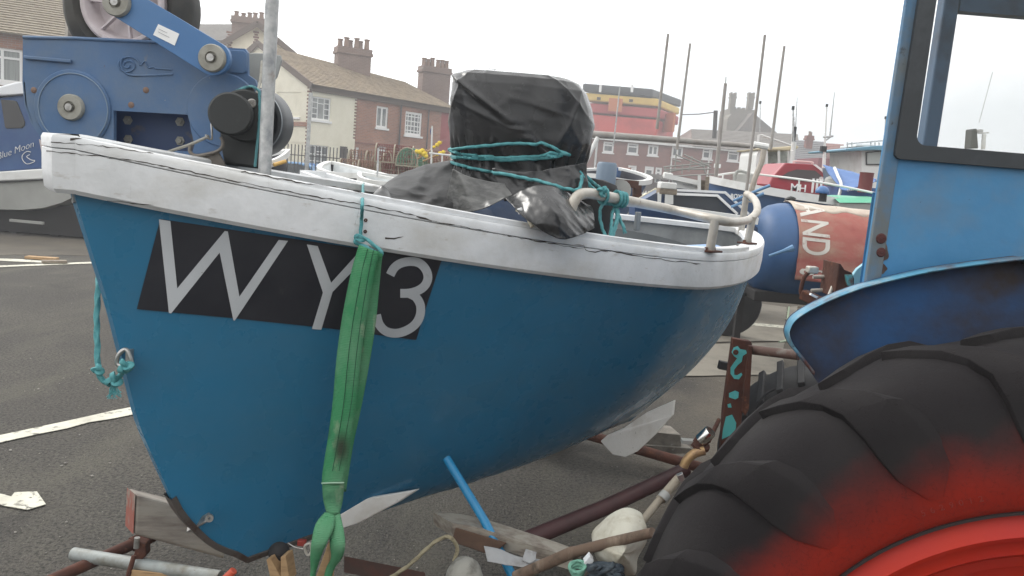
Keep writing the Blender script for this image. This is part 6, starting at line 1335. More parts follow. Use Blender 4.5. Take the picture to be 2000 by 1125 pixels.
# motor
def cyl(cx, cy, r, Y0, Y1, mat, nm, e=.006, dx=0, dy=0):
    R0 = r / FPX * Y0; a = P(cx, cy, Y0); b = P(cx + dx, cy + dy, Y1); L_ = (b - a).length
    return MB().lathe([(.001, 0), (R0 - e, 0), (R0, e), (R0, L_)], a, b - a, 40).build(nm, mat, hb, 35)
cyl(449, 222, 41, 2.60, 2.80, black_paint, 'hydraulic_motor', dx=14, dy=6)
cyl(478, 226, 50, 2.68, 2.82, black_paint, 'motor_flange', dx=4, dy=2)
vpr([(462, 190, 2.74), (500, 186, 2.74), (508, 200, 2.74), (507, 330, 2.74), (438, 322, 2.74), (430, 285, 2.74), (428, 250, 2.74)], (0, .07, 0), 'motor_block', black_paint, hb, .008, 30)
cyl(486, 178, 11, 2.70, 2.75, black_paint, 'port_cap', e=.003); cyl(492, 202, 9, 2.68, 2.75, bare_steel, 'hose_union', e=.003)
MB().tube(smooth_path(PP((494, 198, 2.69), (500, 185, 2.70), (508, 160, 2.74), (512, 120, 2.80)), 5), .005, 8).build('hose', nylon, hb)
# second roller seen edge on, right of the pole
c2 = P(487, 236, YHL + .04); kk = YHL / FPX
MB().lathe([(.001, .06), (50 * kk, .05), (56 * kk, .0), (63 * kk, -.004), (67 * kk, .01), (68 * kk, .04), (68 * kk, .12), (.001, .12)], c2, (0, 1, 0), 56).build('drive_wheel', M('dark_grey_wheel', (.09, .095, .10), .5), hb, 50)
MB().lathe([(62 * kk, 0), (64.5 * kk, -.006), (65.5 * kk, 0)], c2 + Vector((0, -.001, 0)), (0, 1, 0), 56).build('tyre_bead', M('grey_bead', (.3, .32, .34), .35), hb, 50)
rope('lanyard', PP((455, 182, 2.70), (470, 174, 2.69), (490, 169, 2.69), (504, 176, 2.69), (507, 190, 2.69), (506, 240, 2.68), (498, 326, 2.66)), .0042, M('dull_teal_cord', (.08, .24, .26), .7), hb)
hk = MB().tube(smooth_path(PP((310, 303, 2.68), (345, 291, 2.69), (372, 282, 2.69), (395, 272, 2.69), (408, 266, 2.69)), 5), .005, 8)
hk.build('catch_rod', nylon, hb)
MB().tube(smooth_path(PP((372, 284, 2.68), (371, 296, 2.68), (384, 304, 2.68), (418, 298, 2.68), (432, 290, 2.68), (436, 278, 2.68), (431, 268, 2.68)), 5), .006, 8).build('swing_loop', M('dull_brown_steel', (.17, .15, .13), .6, .3), hb)
vpr([(385, 303, 2.69), (425, 295, 2.69), (438, 318, 2.69), (440, 335, 2.69), (396, 322, 2.69)], (0, .012, 0), 'base_bracket', M('dull_brown_steel', (0,)*3), hb, .003)
MB().tube(smooth_path(PP((413, 240, 2.70), (414, 262, 2.69), (413, 272, 2.69), (404, 268, 2.68), (402, 263, 2.68)), 5), .0035, 8).build('split_pin', bare_steel, hb)
# stand into the boat
q = P(380, 322, YHL + .1); MB().box8([Vector((q.x - .1, q.y - .05, 1.15)), Vector((q.x + .1, q.y - .05, 1.15)), Vector((q.x + .1, q.y + .1, 1.15)), Vector((q.x - .1, q.y + .1, 1.15)), q + Vector((-.12, -.08, 0)), q + Vector((.12, -.08, 0)), q + Vector((.12, .12, 0)), q + Vector((-.12, .12, 0))]).build('pedestal', frame_blue, hb, 0, bevel=.005)

# ================================================================ TRACTOR
WC = Vector((.963, 1.176, .711)); WR = .752; YAW = .272; TD = Vector((math.cos(YAW), -math.sin(YAW), 0)); FA_ = Vector((.963, 1.56, 0))
tr = thing('tractor', 'light blue tractor with a big cracked rear tyre, red wheel centre and rusty mudguard', 'tractor', (WC.x, 1.9, 0))
AXY = Vector((0, 1, 0))
tyre_m = bpy.data.materials.new('tractor_tyre_rubber'); tyre_m.use_nodes = True; N_ = tyre_m.node_tree.nodes; L_ = tyre_m.node_tree.links; b_ = N_['Principled BSDF']; b_.inputs['Roughness'].default_value = .8; b_.inputs['Specular IOR Level'].default_value = .2
tcn = N_.new('ShaderNodeTexCoord'); sx = N_.new('ShaderNodeSeparateXYZ'); L_.new(tcn.outputs['Object'], sx.inputs[0])
cx_ = N_.new('ShaderNodeCombineXYZ'); L_.new(sx.outputs[0], cx_.inputs[0]); L_.new(sx.outputs[2], cx_.inputs[2])
vl = N_.new('ShaderNodeVectorMath'); vl.operation = 'LENGTH'; L_.new(cx_.outputs[0], vl.inputs[0])
n1 = N_.new('ShaderNodeTexNoise'); n1.inputs['Scale'].default_value = 6; n1.inputs['Detail'].default_value = 6; L_.new(tcn.outputs['Object'], n1.inputs[0])
m1 = N_.new('ShaderNodeMath'); m1.operation = 'MULTIPLY_ADD'; m1.inputs[1].default_value = .16; L_.new(n1.outputs[0], m1.inputs[0]); L_.new(vl.outputs['Value'], m1.inputs[2])
mr = N_.new('ShaderNodeMapRange'); mr.interpolation_type = 'SMOOTHSTEP'; mr.inputs[1].default_value = .58; mr.inputs[2].default_value = .71; mr.inputs[3].default_value = .93; mr.inputs[4].default_value = 0; L_.new(m1.outputs[0], mr.inputs[0])
vo = N_.new('ShaderNodeTexVoronoi'); vo.feature = 'DISTANCE_TO_EDGE'; vo.inputs['Scale'].default_value = 60; mpv = N_.new('ShaderNodeMapping'); n2 = N_.new('ShaderNodeTexNoise'); n2.inputs['Scale'].default_value = 20; n2.inputs['Detail'].default_value = 4
L_.new(tcn.outputs['Object'], n2.inputs[0]); vm = N_.new('ShaderNodeVectorMath'); vm.operation = 'MULTIPLY_ADD'; vm.inputs[1].default_value = (.12, .12, .12); L_.new(n2.outputs[1], vm.inputs[0]); L_.new(tcn.outputs['Object'], vm.inputs[2]); L_.new(vm.outputs[0], vo.inputs[0])
cr1 = N_.new('ShaderNodeMapRange'); cr1.inputs[1].default_value = .0; cr1.inputs[2].default_value = .035; L_.new(vo.outputs[0], cr1.inputs[0])
n3_ = N_.new('ShaderNodeTexNoise'); n3_.inputs['Scale'].default_value = 4; L_.new(tcn.outputs['Object'], n3_.inputs[0]); 
mx1 = N_.new('ShaderNodeMixRGB'); mx1.inputs[1].default_value = (.010, .0085, .0095, 1); mx1.inputs[2].default_value = (.022, .020, .020, 1)
mrn = N_.new('ShaderNodeMapRange'); mrn.inputs[1].default_value = .4; mrn.inputs[2].default_value = .7; L_.new(n3_.outputs[0], mrn.inputs[0]); L_.new(mrn.outputs[0], mx1.inputs[0])
mx2 = N_.new('ShaderNodeMixRGB'); mx2.inputs[2].default_value = (.26, .016, .007, 1); L_.new(mr.outputs[0], mx2.inputs[0]); L_.new(mx1.outputs[0], mx2.inputs[1])
mx3 = N_.new('ShaderNodeMixRGB'); mx3.inputs[1].default_value = (.014, .010, .010, 1)
cmx = N_.new('ShaderNodeMapRange'); cmx.inputs[3].default_value = .68; L_.new(cr1.outputs[0], cmx.inputs[0]); L_.new(cmx.outputs[0], mx3.inputs[0]); L_.new(mx2.outputs[0], mx3.inputs[2]); L_.new(mx3.outputs[0], b_.inputs['Base Color'])
bn_ = N_.new('ShaderNodeBump'); bn_.inputs['Strength'].default_value = .35; bn_.inputs['Distance'].default_value = .003; L_.new(cr1.outputs[0], bn_.inputs['Height'])
n4 = N_.new('ShaderNodeTexNoise'); n4.inputs['Scale'].default_value = 90; n4.inputs['Detail'].default_value = 5; L_.new(tcn.outputs['Object'], n4.inputs[0]); bn2 = N_.new('ShaderNodeBump'); bn2.inputs['Strength'].default_value = .25; bn2.inputs['Distance'].default_value = .003
L_.new(n4.outputs[0], bn2.inputs['Height']); L_.new(bn_.outputs[0], bn2.inputs['Normal']); L_.new(bn2.outputs[0], b_.inputs['Normal'])
YC_ = .20   # half width centre, local y measured from the outer face
def local(mb, name, mat, parent, smooth=40, bevel=0):
    o = mb.build(name, mat, None, smooth, bevel); o.parent = parent
    if parent.type == 'EMPTY': o.matrix_parent_inverse = Matrix.Translation(-parent.location); o.location = WC
    o.rotation_euler = (0, 0, -YAW); o.scale = (1.025, 1, 1.025)
    return o
R1 = WR - .035
tprof = [(.468, .045), (.475, .02), (.495, .008), (.53, .0), (.57, -.002), (.61, .006), (.65, .022), (.685, .045), (R1 - .010, .075), (R1 + .000, .12), (R1 + .004, .175), (R1 + .000, .23), (R1 - .010, .275), (.685, .305), (.64, .34), (.53, .35), (.475, .32), (.466, .18)]
tyre = local(MB().lathe(tprof, (0, 0, 0), AXY, 128, closed=True), 'tyre', tyre_m, tr, 60)
def lug_mesh(mir=False):
    # path from crown down over the shoulder on to the side wall: (angle, y, radius base), half width along circumference, height
    path = [(-.225, .19, R1 + .002, .032, .016), (-.165, .145, R1 + .001, .036, .016), (-.105, .10, R1 - .003, .040, .017), (-.055, .064, R1 - .014, .045, .017), (-.018, .038, .69, .048, .013), (.006, .018, .655, .050, .009), (.022, .004, .615, .050, .006), (.032, -.003, .578, .044, .0045), (.038, -.002, .548, .024, .003), (.040, .001, .530, .012, .001)]
    rows = []
    for i, (a, y, r, hw, h) in enumerate(path):
        if mir: y = .35 - y
        # outward direction blends from radial to sideways
        f_ = max(0, min(1, (i - 2) / 3.5)); od = Vector((0, 0, 1)) * (1 - f_) + Vector((0, (1 if mir else -1), 0)) * f_; od.normalize()
        rad = Matrix.Rotation(a, 3, 'Y'); cpt = Vector((0, y, r)); tan = Vector((1, 0, 0)) * .86 + Vector((0, (-1 if mir else 1) * -.35 * (1 - f_), 0))
        sec = [(-hw * 1.12, -.01), (-hw * 1.0, h * .9), (-hw * .93, h), (hw * .8, h), (hw * .95, h * .8), (hw * 1.35, -.01)]
        rows.append([rad @ (cpt + tan * s_ + od * q_) for s_, q_ in sec])
    mb = MB().grid(rows); mb.f.append(tuple(range(6))); n = len(mb.v); mb.f.append(tuple(range(n - 6, n))); return mb
NL = 19
for mir in (False, True):
    first = None
    for k in range(NL):
        ang_ = 2 * math.pi * (k + (.5 if mir else 0)) / NL + R_(-12.0)
        if first is None:
            first = lug_mesh(mir).build('lug', tyre_m, None, 35, bevel=.002); o = first
        else: o = first.copy(); C.objects.link(o)
        o.parent = tyre; o.rotation_euler = (0, ang_, 0)
red_m = M('red_wheel_paint', (.42, .022, .007), .5, layers=[((.38, .02, .014), 5, .4, .7), ((.09, .03, .02), 12, .62, .76), ((.05, .02, .015), 40, .70, .76)], bump=(.2, 30, .003), spec=.25)
rim = local(MB().lathe([(.466, .06), (.475, .028), (.449, .016), (.443, .010), (.436, .014), (.432, .028), (.422, .034), (.405, .034), (.398, .042), (.392, .07), (.380, .085), (.362, .086), (.358, .11), (.30, .125), (.22, .10), (.14, .09), (.10, .06), (.001, .055)], (0, 0, 0), AXY, 128), 'rim', red_m, tr, 35)
blk_rim = M('dark_bead_gap', (.02, .012, .012), .7)
local(MB().lathe([(.4755, .022), (.4775, .012), (.482, .012), (.484, .022)], (0, 0, 0), AXY, 128), 'bead_ring', blk_rim, tr, 35)
for k in range(8):
    a = 2 * math.pi * k / 8 + .3; d = Vector((math.cos(a), 0, math.sin(a))); t = Vector((-math.sin(a), 0, math.cos(a)))
    lo = MB().box(d * .398 + Vector((0, .083, 0)), (.13, .02, .022), t, d).build('rim_slot', blk_rim, None, 30, bevel=.004); lo.parent = rim
    lo = MB().lathe([(.001, -.012), (.014, -.012), (.016, 0)], d * .17 + Vector((0, .09, 0)), AXY, 6).build('wheel_nut', rust, None, 30); lo.parent = rim
# moulded digits on the side wall
digits = M('raised_digits', (.20, .016, .008), .7)
for i, ch in enumerate('5629012'):
    a = R_(-32.0 + i * 1.6) ; r_ = .510
    cu = bpy.data.curves.new('d', 'FONT'); cu.body = ch; cu.extrude = .05; tmp = bpy.data.objects.new('t', cu); C.objects.link(tmp); bpy.context.view_layer.update()
    me = bpy.data.meshes.new_from_object(tmp.evaluated_get(bpy.context.evaluated_depsgraph_get())); bpy.data.objects.remove(tmp)
    for v in me.vertices:
        x, y, z = v.co * .014; v.co = Matrix.Rotation(a, 3, 'Y') @ Vector((x, .0042 - (.0020 if z > 0 else 0), r_ + y))
    me.materials.append(digits); me.name = 'moulded_digit'; o = bpy.data.objects.new('moulded_digit', me); C.objects.link(o); o.parent = tyre
# mudguard
cab_blue = M('light_blue_tractor_paint', (.05, .20, .39), .5, layers=[((.08, .26, .45), 2.2, .4, .7), ((.14, .18, .22), 2.3, .48, .68, (1, 1, 1), .75), ((.02, .10, .24), 1.7, .52, .7, (1, 1, 1), .7), ((.12, .055, .035), 7, .66, .74), ((.03, .02, .018), 60, .72, .78)], bump=(.3, 25, .004), rvar=.12)
fen_in = M('shaded_mudguard_blue', (.014, .06, .16), .85, layers=[((.028, .021, .021), 2.4, .38, .58), ((.07, .028, .02), 5, .58, .72)], bump=(.4, 30, .006))  # shade inside the guard painted in as darker blue and grime, with rust
YFn = 1.60
lip = [(1590, 728), (1568, 700), (1549, 676), (1541, 655), (1543, 640), (1552, 624), (1575, 607), (1620, 584), (1660, 568), (1700, 555), (1800, 531), (1900, 515), (2000, 503), (2120, 497), (2300, 500)]
lp3 = smooth_path([VP(x, y, FA_, TD) for x, y in lip if x <= 2000], 5)
def mir_(p): u = (p - FA_).dot(TD); return Vector((FA_.x, FA_.y, 0)) - TD * u + UPZ * p.z
lp3 = lp3 + [mir_(p) for p in reversed(lp3) if (p - FA_).dot(TD) < -.02]
mbf = MB(); low = [VP(1640, 800, FA_, TD), VP(1900, 900, FA_, TD)]; low = [mir_(p) for p in low] + list(reversed(low))
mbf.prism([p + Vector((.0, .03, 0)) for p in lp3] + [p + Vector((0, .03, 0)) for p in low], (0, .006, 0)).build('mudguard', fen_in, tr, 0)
rows = [[p + Vector((0, .03, 0)) for p in lp3], [p + Vector((0, .0, .002)) for p in lp3], [p + Vector((0, -.004, -.002)) for p in lp3], [p + Vector((0, -.003, -.005)) for p in lp3]]
MB().grid(rows).build('mudguard_lip', M('worn_lip_paint', (.07, .24, .36), .5, layers=[((.10, .04, .03), 6, .45, .56), ((.22, .3, .33), 20, .5, .7), ((.03, .022, .02), 24, .6, .68)], bump=(.4, 40, .003)), tr, 50, solid=.0015)
# cab
YCb = 1.66
edge_b = P(1690, 560, YCb); edge_t = Vector((edge_b.x, YCb, 2.75)); XR = 2.4
def cz_(px, py): return P(px, py, YCb)
gbl = cz_(1783, 283); gbr = cz_(2000, 300); gl_x = gbl.x; gz0 = gbl.z; 
# side panel with a window opening
topz = 2.62; zbt = cz_(1700, 590).z - .25
outer = [Vector((edge_b.x, YCb, zbt)), Vector((XR, YCb, zbt)), Vector((XR, YCb, 2.72)), Vector((edge_b.x + .01, YCb, 2.72))]
slope = (gbr.z - gbl.z) / (gbr.x - gbl.x)
hx1 = gbl.x + 1.05; tg0 = cz_(1824, 0); hole = [Vector((gl_x - .012, YCb, gz0 - .012)), Vector((hx1, YCb, gz0 - .012)), Vector((hx1, YCb, 2.5)), Vector((gl_x - .012 + (tg0.x - gl_x) * (2.5 - gz0) / (tg0.z - gz0), YCb, 2.5))]
MB().prism(outer, (0, .03, 0), [hole]).build('side_panel', cab_blue, tr, 0, bevel=.006)
rubm = M('dark_window_rubber', (.035, .04, .045), .65, layers=[((.07, .08, .09), 6, .5, .75)], bump=(.2, 30, .003))
ox = cz_(1742, 310).x; oz = cz_(1742, 310).z
fr_o = [Vector((ox, 0, oz)), Vector((hx1 + .1, 0, oz)), Vector((hx1 + .1, 0, 2.58)), Vector((ox, 0, 2.58))]
def rounded(r4, r, n=6):
    out = []; x0_, x1_ = r4[0].x, r4[1].x; z0_, z1_ = r4[0].z, r4[2].z
    for cx2, cz2, a0 in ((x0_ + r, z0_ + r, 180), (x1_ - r, z0_ + r, 270), (x1_ - r, z1_ - r, 0), (x0_ + r, z1_ - r, 90)):
        for k in range(n + 1): a = R_(a0 + 90 * k / n); out.append(Vector((cx2 + r * math.cos(a), 0, cz2 + r * math.sin(a))))
    return out
tg = cz_(1824, 0); to_ = cz_(1790, 0)
def slant(ps, xb, zb_, q):
    k = (q.x - xb) / (q.z - zb_); return [Vector((p.x + (k * (p.z - zb_) if p.x < xb + .2 else 0), p.y, p.z)) for p in ps]
go = rounded([Vector((gl_x, 0, gz0)), Vector((hx1, 0, gz0)), Vector((hx1, 0, 2.5)), Vector((gl_x, 0, 2.5))], .02)
fo = slant(rounded(fr_o, .012), ox, oz, to_); go = slant(go, gl_x, gz0, tg)
MB().prism([Vector((p.x, YCb - .012, p.z)) for p in fo], (0, .05, 0), [[Vector((p.x, YCb - .012, p.z)) for p in go]]).build('window_frame', rubm, tr, 30, bevel=.004)
MB().box8([Vector((gl_x - .03, YCb + .012, gz0 - .005)), Vector((hx1, YCb + .012, gz0 - .005)), Vector((hx1, YCb + .016, gz0 - .005)), Vector((gl_x - .03, YCb + .016, gz0 - .005)), Vector((gl_x - .06, YCb + .012, 2.5)), Vector((hx1, YCb + .012, 2.5)), Vector((hx1, YCb + .016, 2.5)), Vector((gl_x - .06, YCb + .016, 2.5))]).build('window_pane', glass_tinted('dirty_cab_glass', (.6, .6, .45), .02), tr, 0)
# rear face and far side of the cab, roof
YF2 = 2.75; exf = edge_b.x * YF2 / YCb + .03
rear = MB().box8([Vector((edge_b.x, YCb + .03, zbt)), Vector((edge_b.x + .03, YCb + .03, zbt)), Vector((exf + .03, YF2, zbt)), Vector((exf, YF2, zbt)), Vector((edge_b.x, YCb + .03, gz0 - .1)), Vector((edge_b.x + .03, YCb + .03, gz0 - .1)), Vector((exf + .03, YF2, gz0 - .1)), Vector((exf, YF2, gz0 - .1))])
rear.build('rear_panel', cab_blue, tr, 0)
a = P(1832, 287, YF2); b = P(1861, 20, YF2); 
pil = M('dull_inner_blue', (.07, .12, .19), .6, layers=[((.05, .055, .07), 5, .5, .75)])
MB().box8([Vector((exf, YF2, zbt)), Vector((XR, YF2, zbt)), Vector((XR, YF2 + .03, zbt)), Vector((exf, YF2 + .03, zbt)), Vector((exf, YF2, a.z - .01)), Vector((XR, YF2, a.z - .01)), Vector((XR, YF2 + .03, a.z - .01)), Vector((exf, YF2 + .03, a.z - .01))]).build('far_panel', pil, tr, 0)
pz = b.z
pa0 = P(1802, 285, YF2).x
MB().box8([Vector((pa0, YF2, a.z - .008)), Vector((a.x, YF2, a.z - .008)), Vector((a.x, YF2 + .05, a.z - .008)), Vector((pa0, YF2 + .05, a.z - .008)), Vector((pa0, YF2, 2.8)), Vector((a.x, YF2, 2.8)), Vector((a.x, YF2 + .05, 2.8)), Vector((pa0, YF2 + .05, 2.8))]).build('far_pillar', pil, tr, 0, bevel=.006)
MB().box8([Vector((a.x + .002, YF2, pz)), Vector((XR, YF2, pz)), Vector((XR, YF2 + .05, pz)), Vector((a.x + .002, YF2 + .05, pz)), Vector((a.x + .002, YF2, pz + .2)), Vector((XR, YF2, pz + .2)), Vector((XR, YF2 + .05, pz + .2)), Vector((a.x + .002, YF2 + .05, pz + .2))]).build('far_header', pil, tr, 0)
MB().box8([Vector((pa0, YF2 + .02, a.z - .01)), Vector((XR, YF2 + .02, a.z - .01)), Vector((XR, YF2 + .025, a.z - .01)), Vector((pa0, YF2 + .025, a.z - .01)), Vector((pa0, YF2 + .02, pz)), Vector((XR, YF2 + .02, pz)), Vector((XR, YF2 + .025, pz)), Vector((pa0, YF2 + .025, pz))]).build('far_pane', glass_tinted('yellowed_far_glass', (.75, .75, .5), .04), tr, 0)
MB().prism([Vector((edge_b.x - .03, YCb - .05, 2.8)), Vector((XR, YCb - .05, 2.8)), Vector((XR, YF2 + .1, 2.8)), Vector((exf, YF2 + .1, 2.8))], (0, 0, .08)).build('cab_roof', cab_blue, tr, 0, bevel=.02)
MB().box8([Vector((edge_b.x - .001, YCb - .002, zbt)), Vector((edge_b.x + .03, YCb - .002, zbt)), Vector((edge_b.x + .03, YCb + .01, zbt)), Vector((edge_b.x - .001, YCb + .01, zbt)), Vector((edge_b.x - .001, YCb - .002, 2.72)), Vector((edge_b.x + .03, YCb - .002, 2.72)), Vector((edge_b.x + .03, YCb + .01, 2.72)), Vector((edge_b.x - .001, YCb + .01, 2.72))]).build('corner_strip', M('worn_corner_paint', (.05, .17, .32), .6, layers=[((.12, .14, .15), 3.5, .42, .56, (1, 1, .8)), ((.10, .06, .045), 9, .60, .72), ((.03, .028, .03), 30, .62, .7)], bump=(.4, 40, .003)), tr, 0, bevel=.002)
# bonnet and front beyond the frame, kept simple
MB().box((3.1, 2.2, 1.25), (1.5, .7, .8)).build('bonnet', cab_blue, tr, 0, bevel=.05)
MB().lathe([(.2, 0), (.36, .0), (.42, .05), (.42, .2), (.36, .25), (.2, .25)], (3.4, 1.55, .42), AXY, 32).build('front_wheel', black_rubber, tr, 40)
MB().lathe([(.001, .05), (.2, .04), (.2, .2), (.001, .2)], (3.4, 1.54, .42), AXY, 32).build('front_rim', red_m, tr, 40)
# rust stain with bolts on the lower panel
rs_m = M('rust_patch', (.11, .085, .07), .85, layers=[((.05, .03, .025), 14, .45, .65)], bump=(.5, 40, .004))
def blob(cx, cy, rx_, ry_, Y, name, mat, par, seed=0, th=.0015):
    pts = []
    for k in range(28):
        a = 2 * math.pi * k / 28; f_ = 1 + .28 * noise.noise(Vector((math.cos(a) * 1.4 + seed, math.sin(a) * 1.4, seed)))
        pts.append(P(cx + rx_ * f_ * math.cos(a), cy + ry_ * f_ * math.sin(a), Y))
    return MB().prism(pts, (0, th, 0)).build(name, mat, par, 0)
blob(1721, 466, 12, 13, YCb - .0015, 'rust_stain', M('dark_red_rust', (.07, .022, .02), .85, bump=(.5, 40, .003)), tr, 1); blob(1720, 493, 17, 20, YCb - .0018, 'rust_stain', rs_m, tr, 3); blob(1718, 524, 14, 10, YCb - .0016, 'rust_stain', rs_m, tr, 5); blob(1700, 540, 6, 6, YCb - .0016, 'rust_stain', rs_m, tr, 6)
MB().lathe([(.001, .004), (.008, .003), (.010, 0)], P(1721, 493, YCb - .002), (0, -1, 0), 16).build('door_bolt', M('dark_red_rust', (0,)*3), tr, 40); MB().lathe([(.001, .004), (.009, .003), (.011, 0)], P(1721, 466, YCb - .002), (0, -1, 0), 16).build('door_bolt', M('dark_red_rust', (0,)*3), tr, 40)
# far mudguard, lamp bracket
vpr([(1664, 560, 2.9), (1664, 540, 2.9), (1674, 526, 2.9), (1691, 513, 2.9), (1700, 560, 2.9), (1690, 575, 2.9)], (0, .02, 0), 'far_mudguard', M('pale_blue_guard', (.25, .5, .6), .45), tr, .003)
lb_ = vpr([(1638, 514, 2.3), (1643, 516, 2.3), (1650, 527, 2.3), (1665, 533, 2.3), (1669, 545, 2.3), (1668, 568, 2.3), (1630, 582, 2.3), (1634, 548, 2.3), (1637, 530, 2.3)], (0, .12, 0), 'linkage_casting', rust, tr, .006, 30)
vpr([(1652, 537, 2.29), (1666, 537, 2.29), (1666, 560, 2.29), (1655, 558, 2.29)], (0, .02, 0), 'paint_flake', M('flaked_turquoise', (.12, .42, .42), .6, layers=[((.13, .06, .04), 14, .5, .6)]), tr, .001)
MB().tube(PP((1588, 541, 2.4), (1640, 540, 2.4)), .006, 10).build('lift_pin', hr_m, tr); MB().tube(PP((1584, 568, 2.4), (1628, 566, 2.4)), .006, 10).build('lift_pin', hr_m, tr)
MB().tube(smooth_path(PP((1585, 528, 2.3), (1572, 540, 2.3), (1565, 562, 2.3), (1567, 577, 2.3), (1590, 586, 2.28), (1606, 592, 2.26)), 5), .006, 10).build('bent_lever', rust, tr)
MB().beam(P(1567, 574, 2.3), P(1604, 592, 2.26), .03, .03).build('lever_arm', rust, tr, bevel=.004); MB().tube(PP((1630, 550, 2.35), (1617, 582, 2.3)), .005, 8).build('stay_rod', hr_m, tr)
MB().box(P(1586, 527, 2.3), (.03, .03, .02)).build('lever_knob', hr_m, tr, bevel=.004)
flk = MB(); 
for k in range(7): q = P(1586 + k * 4, 576 + k * 2.2, 2.26); flk.box(q, (.012, .01, .006), (1, .2, -.4))
flk.build('dried_flakes', white_paint, tr, 0)
# upright rusty plate with turquoise patches + cross tube
frm = thing('rear_linkage', 'rusty upright plate with turquoise paint flakes and a cross tube behind the big tyre', 'linkage', P(1430, 850, 2.75))
Yp = 2.75
vpr([(1432, 661, Yp), (1467, 667, Yp), (1470, 674, Yp), (1463, 680, Yp), (1450, 800, Yp), (1446, 860, Yp), (1408, 880, Yp), (1413, 800, Yp), (1424, 720, Yp)], (.0, .03, 0), 'upright_plate', rust, frm, .003)
vpr([(1463, 676, Yp - .02), (1470, 676, Yp - .02), (1463, 800, Yp - .02), (1456, 812, Yp - .02), (1450, 805, Yp - .02)], (0, .07, 0), 'side_flange', rust, frm, .002)
turq = M('turquoise_paint_flake', (.08, .38, .36), .55, layers=[((.12, .5, .5), 10, .5, .7), ((.1, .045, .03), 22, .62, .7)])
def flake(pts, s): return MB().prism(PP(*[(x, y, Yp - .0015) for x, y in pts]), (0, .0015, 0)).build('turquoise_flake', turq, frm, 0)
flake([(1433, 679), (1441, 676), (1446, 682), (1457, 684), (1459, 690), (1451, 695), (1449, 706), (1441, 713), (1434, 722), (1434, 732), (1440, 733), (1448, 728), (1450, 732), (1443, 741), (1434, 740), (1427, 730), (1427, 718), (1434, 708), (1440, 700), (1434, 696), (1429, 688)], 1)
flake([(1424, 768), (1436, 763), (1443, 766), (1442, 777), (1436, 780), (1424, 776)], 2); flake([(1418, 814), (1430, 810), (1438, 826), (1436, 846), (1410, 858), (1412, 840)], 3); flake([(1421, 790), (1427, 788), (1429, 796), (1422, 796)], 4)
MB().lathe([(.001, .004), (.009, .003), (.01, 0)], P(1437, 688, Yp - .003), (0, -1, 0), 12).build('bolt', rust, frm)
MB().tube(PP((1466, 683, Yp + .03), (1560, 694, Yp - .12)), .0165, 16).build('cross_tube', M('rust_tube_turquoise', (.12, .07, .055), .7, .1, layers=[((.1, .32, .3), 6, .56, .62), ((.24, .22, .19), 14, .55, .7)], bump=(.4, 40, .003)), frm, 60)
MB().beam(P(1404, 712, Yp + .3), P(1424, 716, Yp + .3), .03, .03).build('stub', bl, frm)
# far rear tyre seen under the cross tube
ft = thing('far_tractor_tyre', 'dark ribbed tyre glimpsed between the mudguard tip and the rusty upright', 'tyre', G(1545, 840, 0))
fc = P(1620, 800, 3.4); fc.z = .45
MB().lathe([(.2, 0), (.38, -.01), (.44, .03), (.455, .1), (.455, .25), (.44, .32), (.38, .35), (.2, .34)], Vector((fc.x, 3.35, .46)), (.25, 1, 0), 48).build('carcass', black_rubber, ft, 50)
for k in range(30):
    a = 2 * math.pi * k / 30; d = Vector((math.cos(a), 0, math.sin(a)))
    c_ = Vector((fc.x + .04, 3.52, .46)) + d * .458; MB().box(c_, (.3, .03, .02), (.3, 1, .25), d).build('tread_bar', black_rubber, ft, 0, bevel=.004)
tag(MB().tube(smooth_path(PP((1476, 808, 3.0), (1480, 790, 3.0), (1495, 770, 3.0), (1512, 760, 3.0)), 5), .005, 8).build('rubber_hose', black_rubber), 'thin black hose arching beside the rusty upright plate', 'hose')

# ================================================================ TRAILER UNDER THE BOAT AND THE CLUTTER ROUND IT
tl = thing('boat_trailer', 'rusty pipe trailer under the blue boat with timber blocks', 'trailer', (.3, 3.4, 0))
z_ = .13
a = P(85, 1140, 2.58); b = P(283, 1052, 2.85)
MB().tube([a, b], .0215, 16).build('draw_tube', rust, tl, 60); MB().tube([b - (b - a).normalized() * .05, b + (b - a).normalized() * .03], .027, 16).build('tube_socket', rust, tl, 60)
c1 = P(143, 1082, 2.72); c2_ = P(430, 1128, 2.60)
MB().tube([c1, c2_], [.0235, .0235], 18).build('cross_pipe', M('mossy_galvanised', (.3, .32, .31), .6, .3, layers=[((.17, .16, .13), 8, .45, .65), ((.12, .06, .04), 20, .62, .72)], bump=(.3, 30, .004)), tl, 60)
MB().lathe([(.0185, .001), (.0185, -.003), (.001, .0)], c1, (c1 - c2_), 18).build('pipe_end', bl, tl)
vpr([(262, 1055, 2.66), (284, 1062, 2.66), (285, 1085, 2.66), (272, 1100, 2.66), (258, 1092, 2.66), (264, 1072, 2.66)], (0, .04, 0), 'u_bolt_clamp', rust, tl, .004, 30)
MB().tube(PP((268, 1050, 2.64), (266, 1070, 2.64)), .010, 8).build('clamp_bolt', bare_steel, tl); MB().tube(PP((262, 1085, 2.64), (252, 1118, 2.62), (246, 1140, 2.62)), .009, 8).build('clamp_tail', rust, tl)
MB().tube([P(1010, 1062, 2.95), P(1180, 992, 3.3), P(1338, 918, 3.65)], .034, 20).build('side_tube', M('brown_red_tube', (.085, .035, .035), .6, .1, layers=[((.06, .028, .028), 8, .4, .7)], bump=(.2, 30, .003)), tl, 60)
MB().tube([Vector((.3, 4.8, .15)), Vector((1.6, 3.9, .15))], .03, 12).build('axle', rust, tl)
for x, y in ((.25, 4.85),): MB().lathe([(.1, -.06), (.22, -.06), (.25, -.03), (.25, .03), (.22, .06), (.1, .06)], (x, y, .25), (.8, -.6, 0), 24).build('wheel', black_rubber, tl, 40)
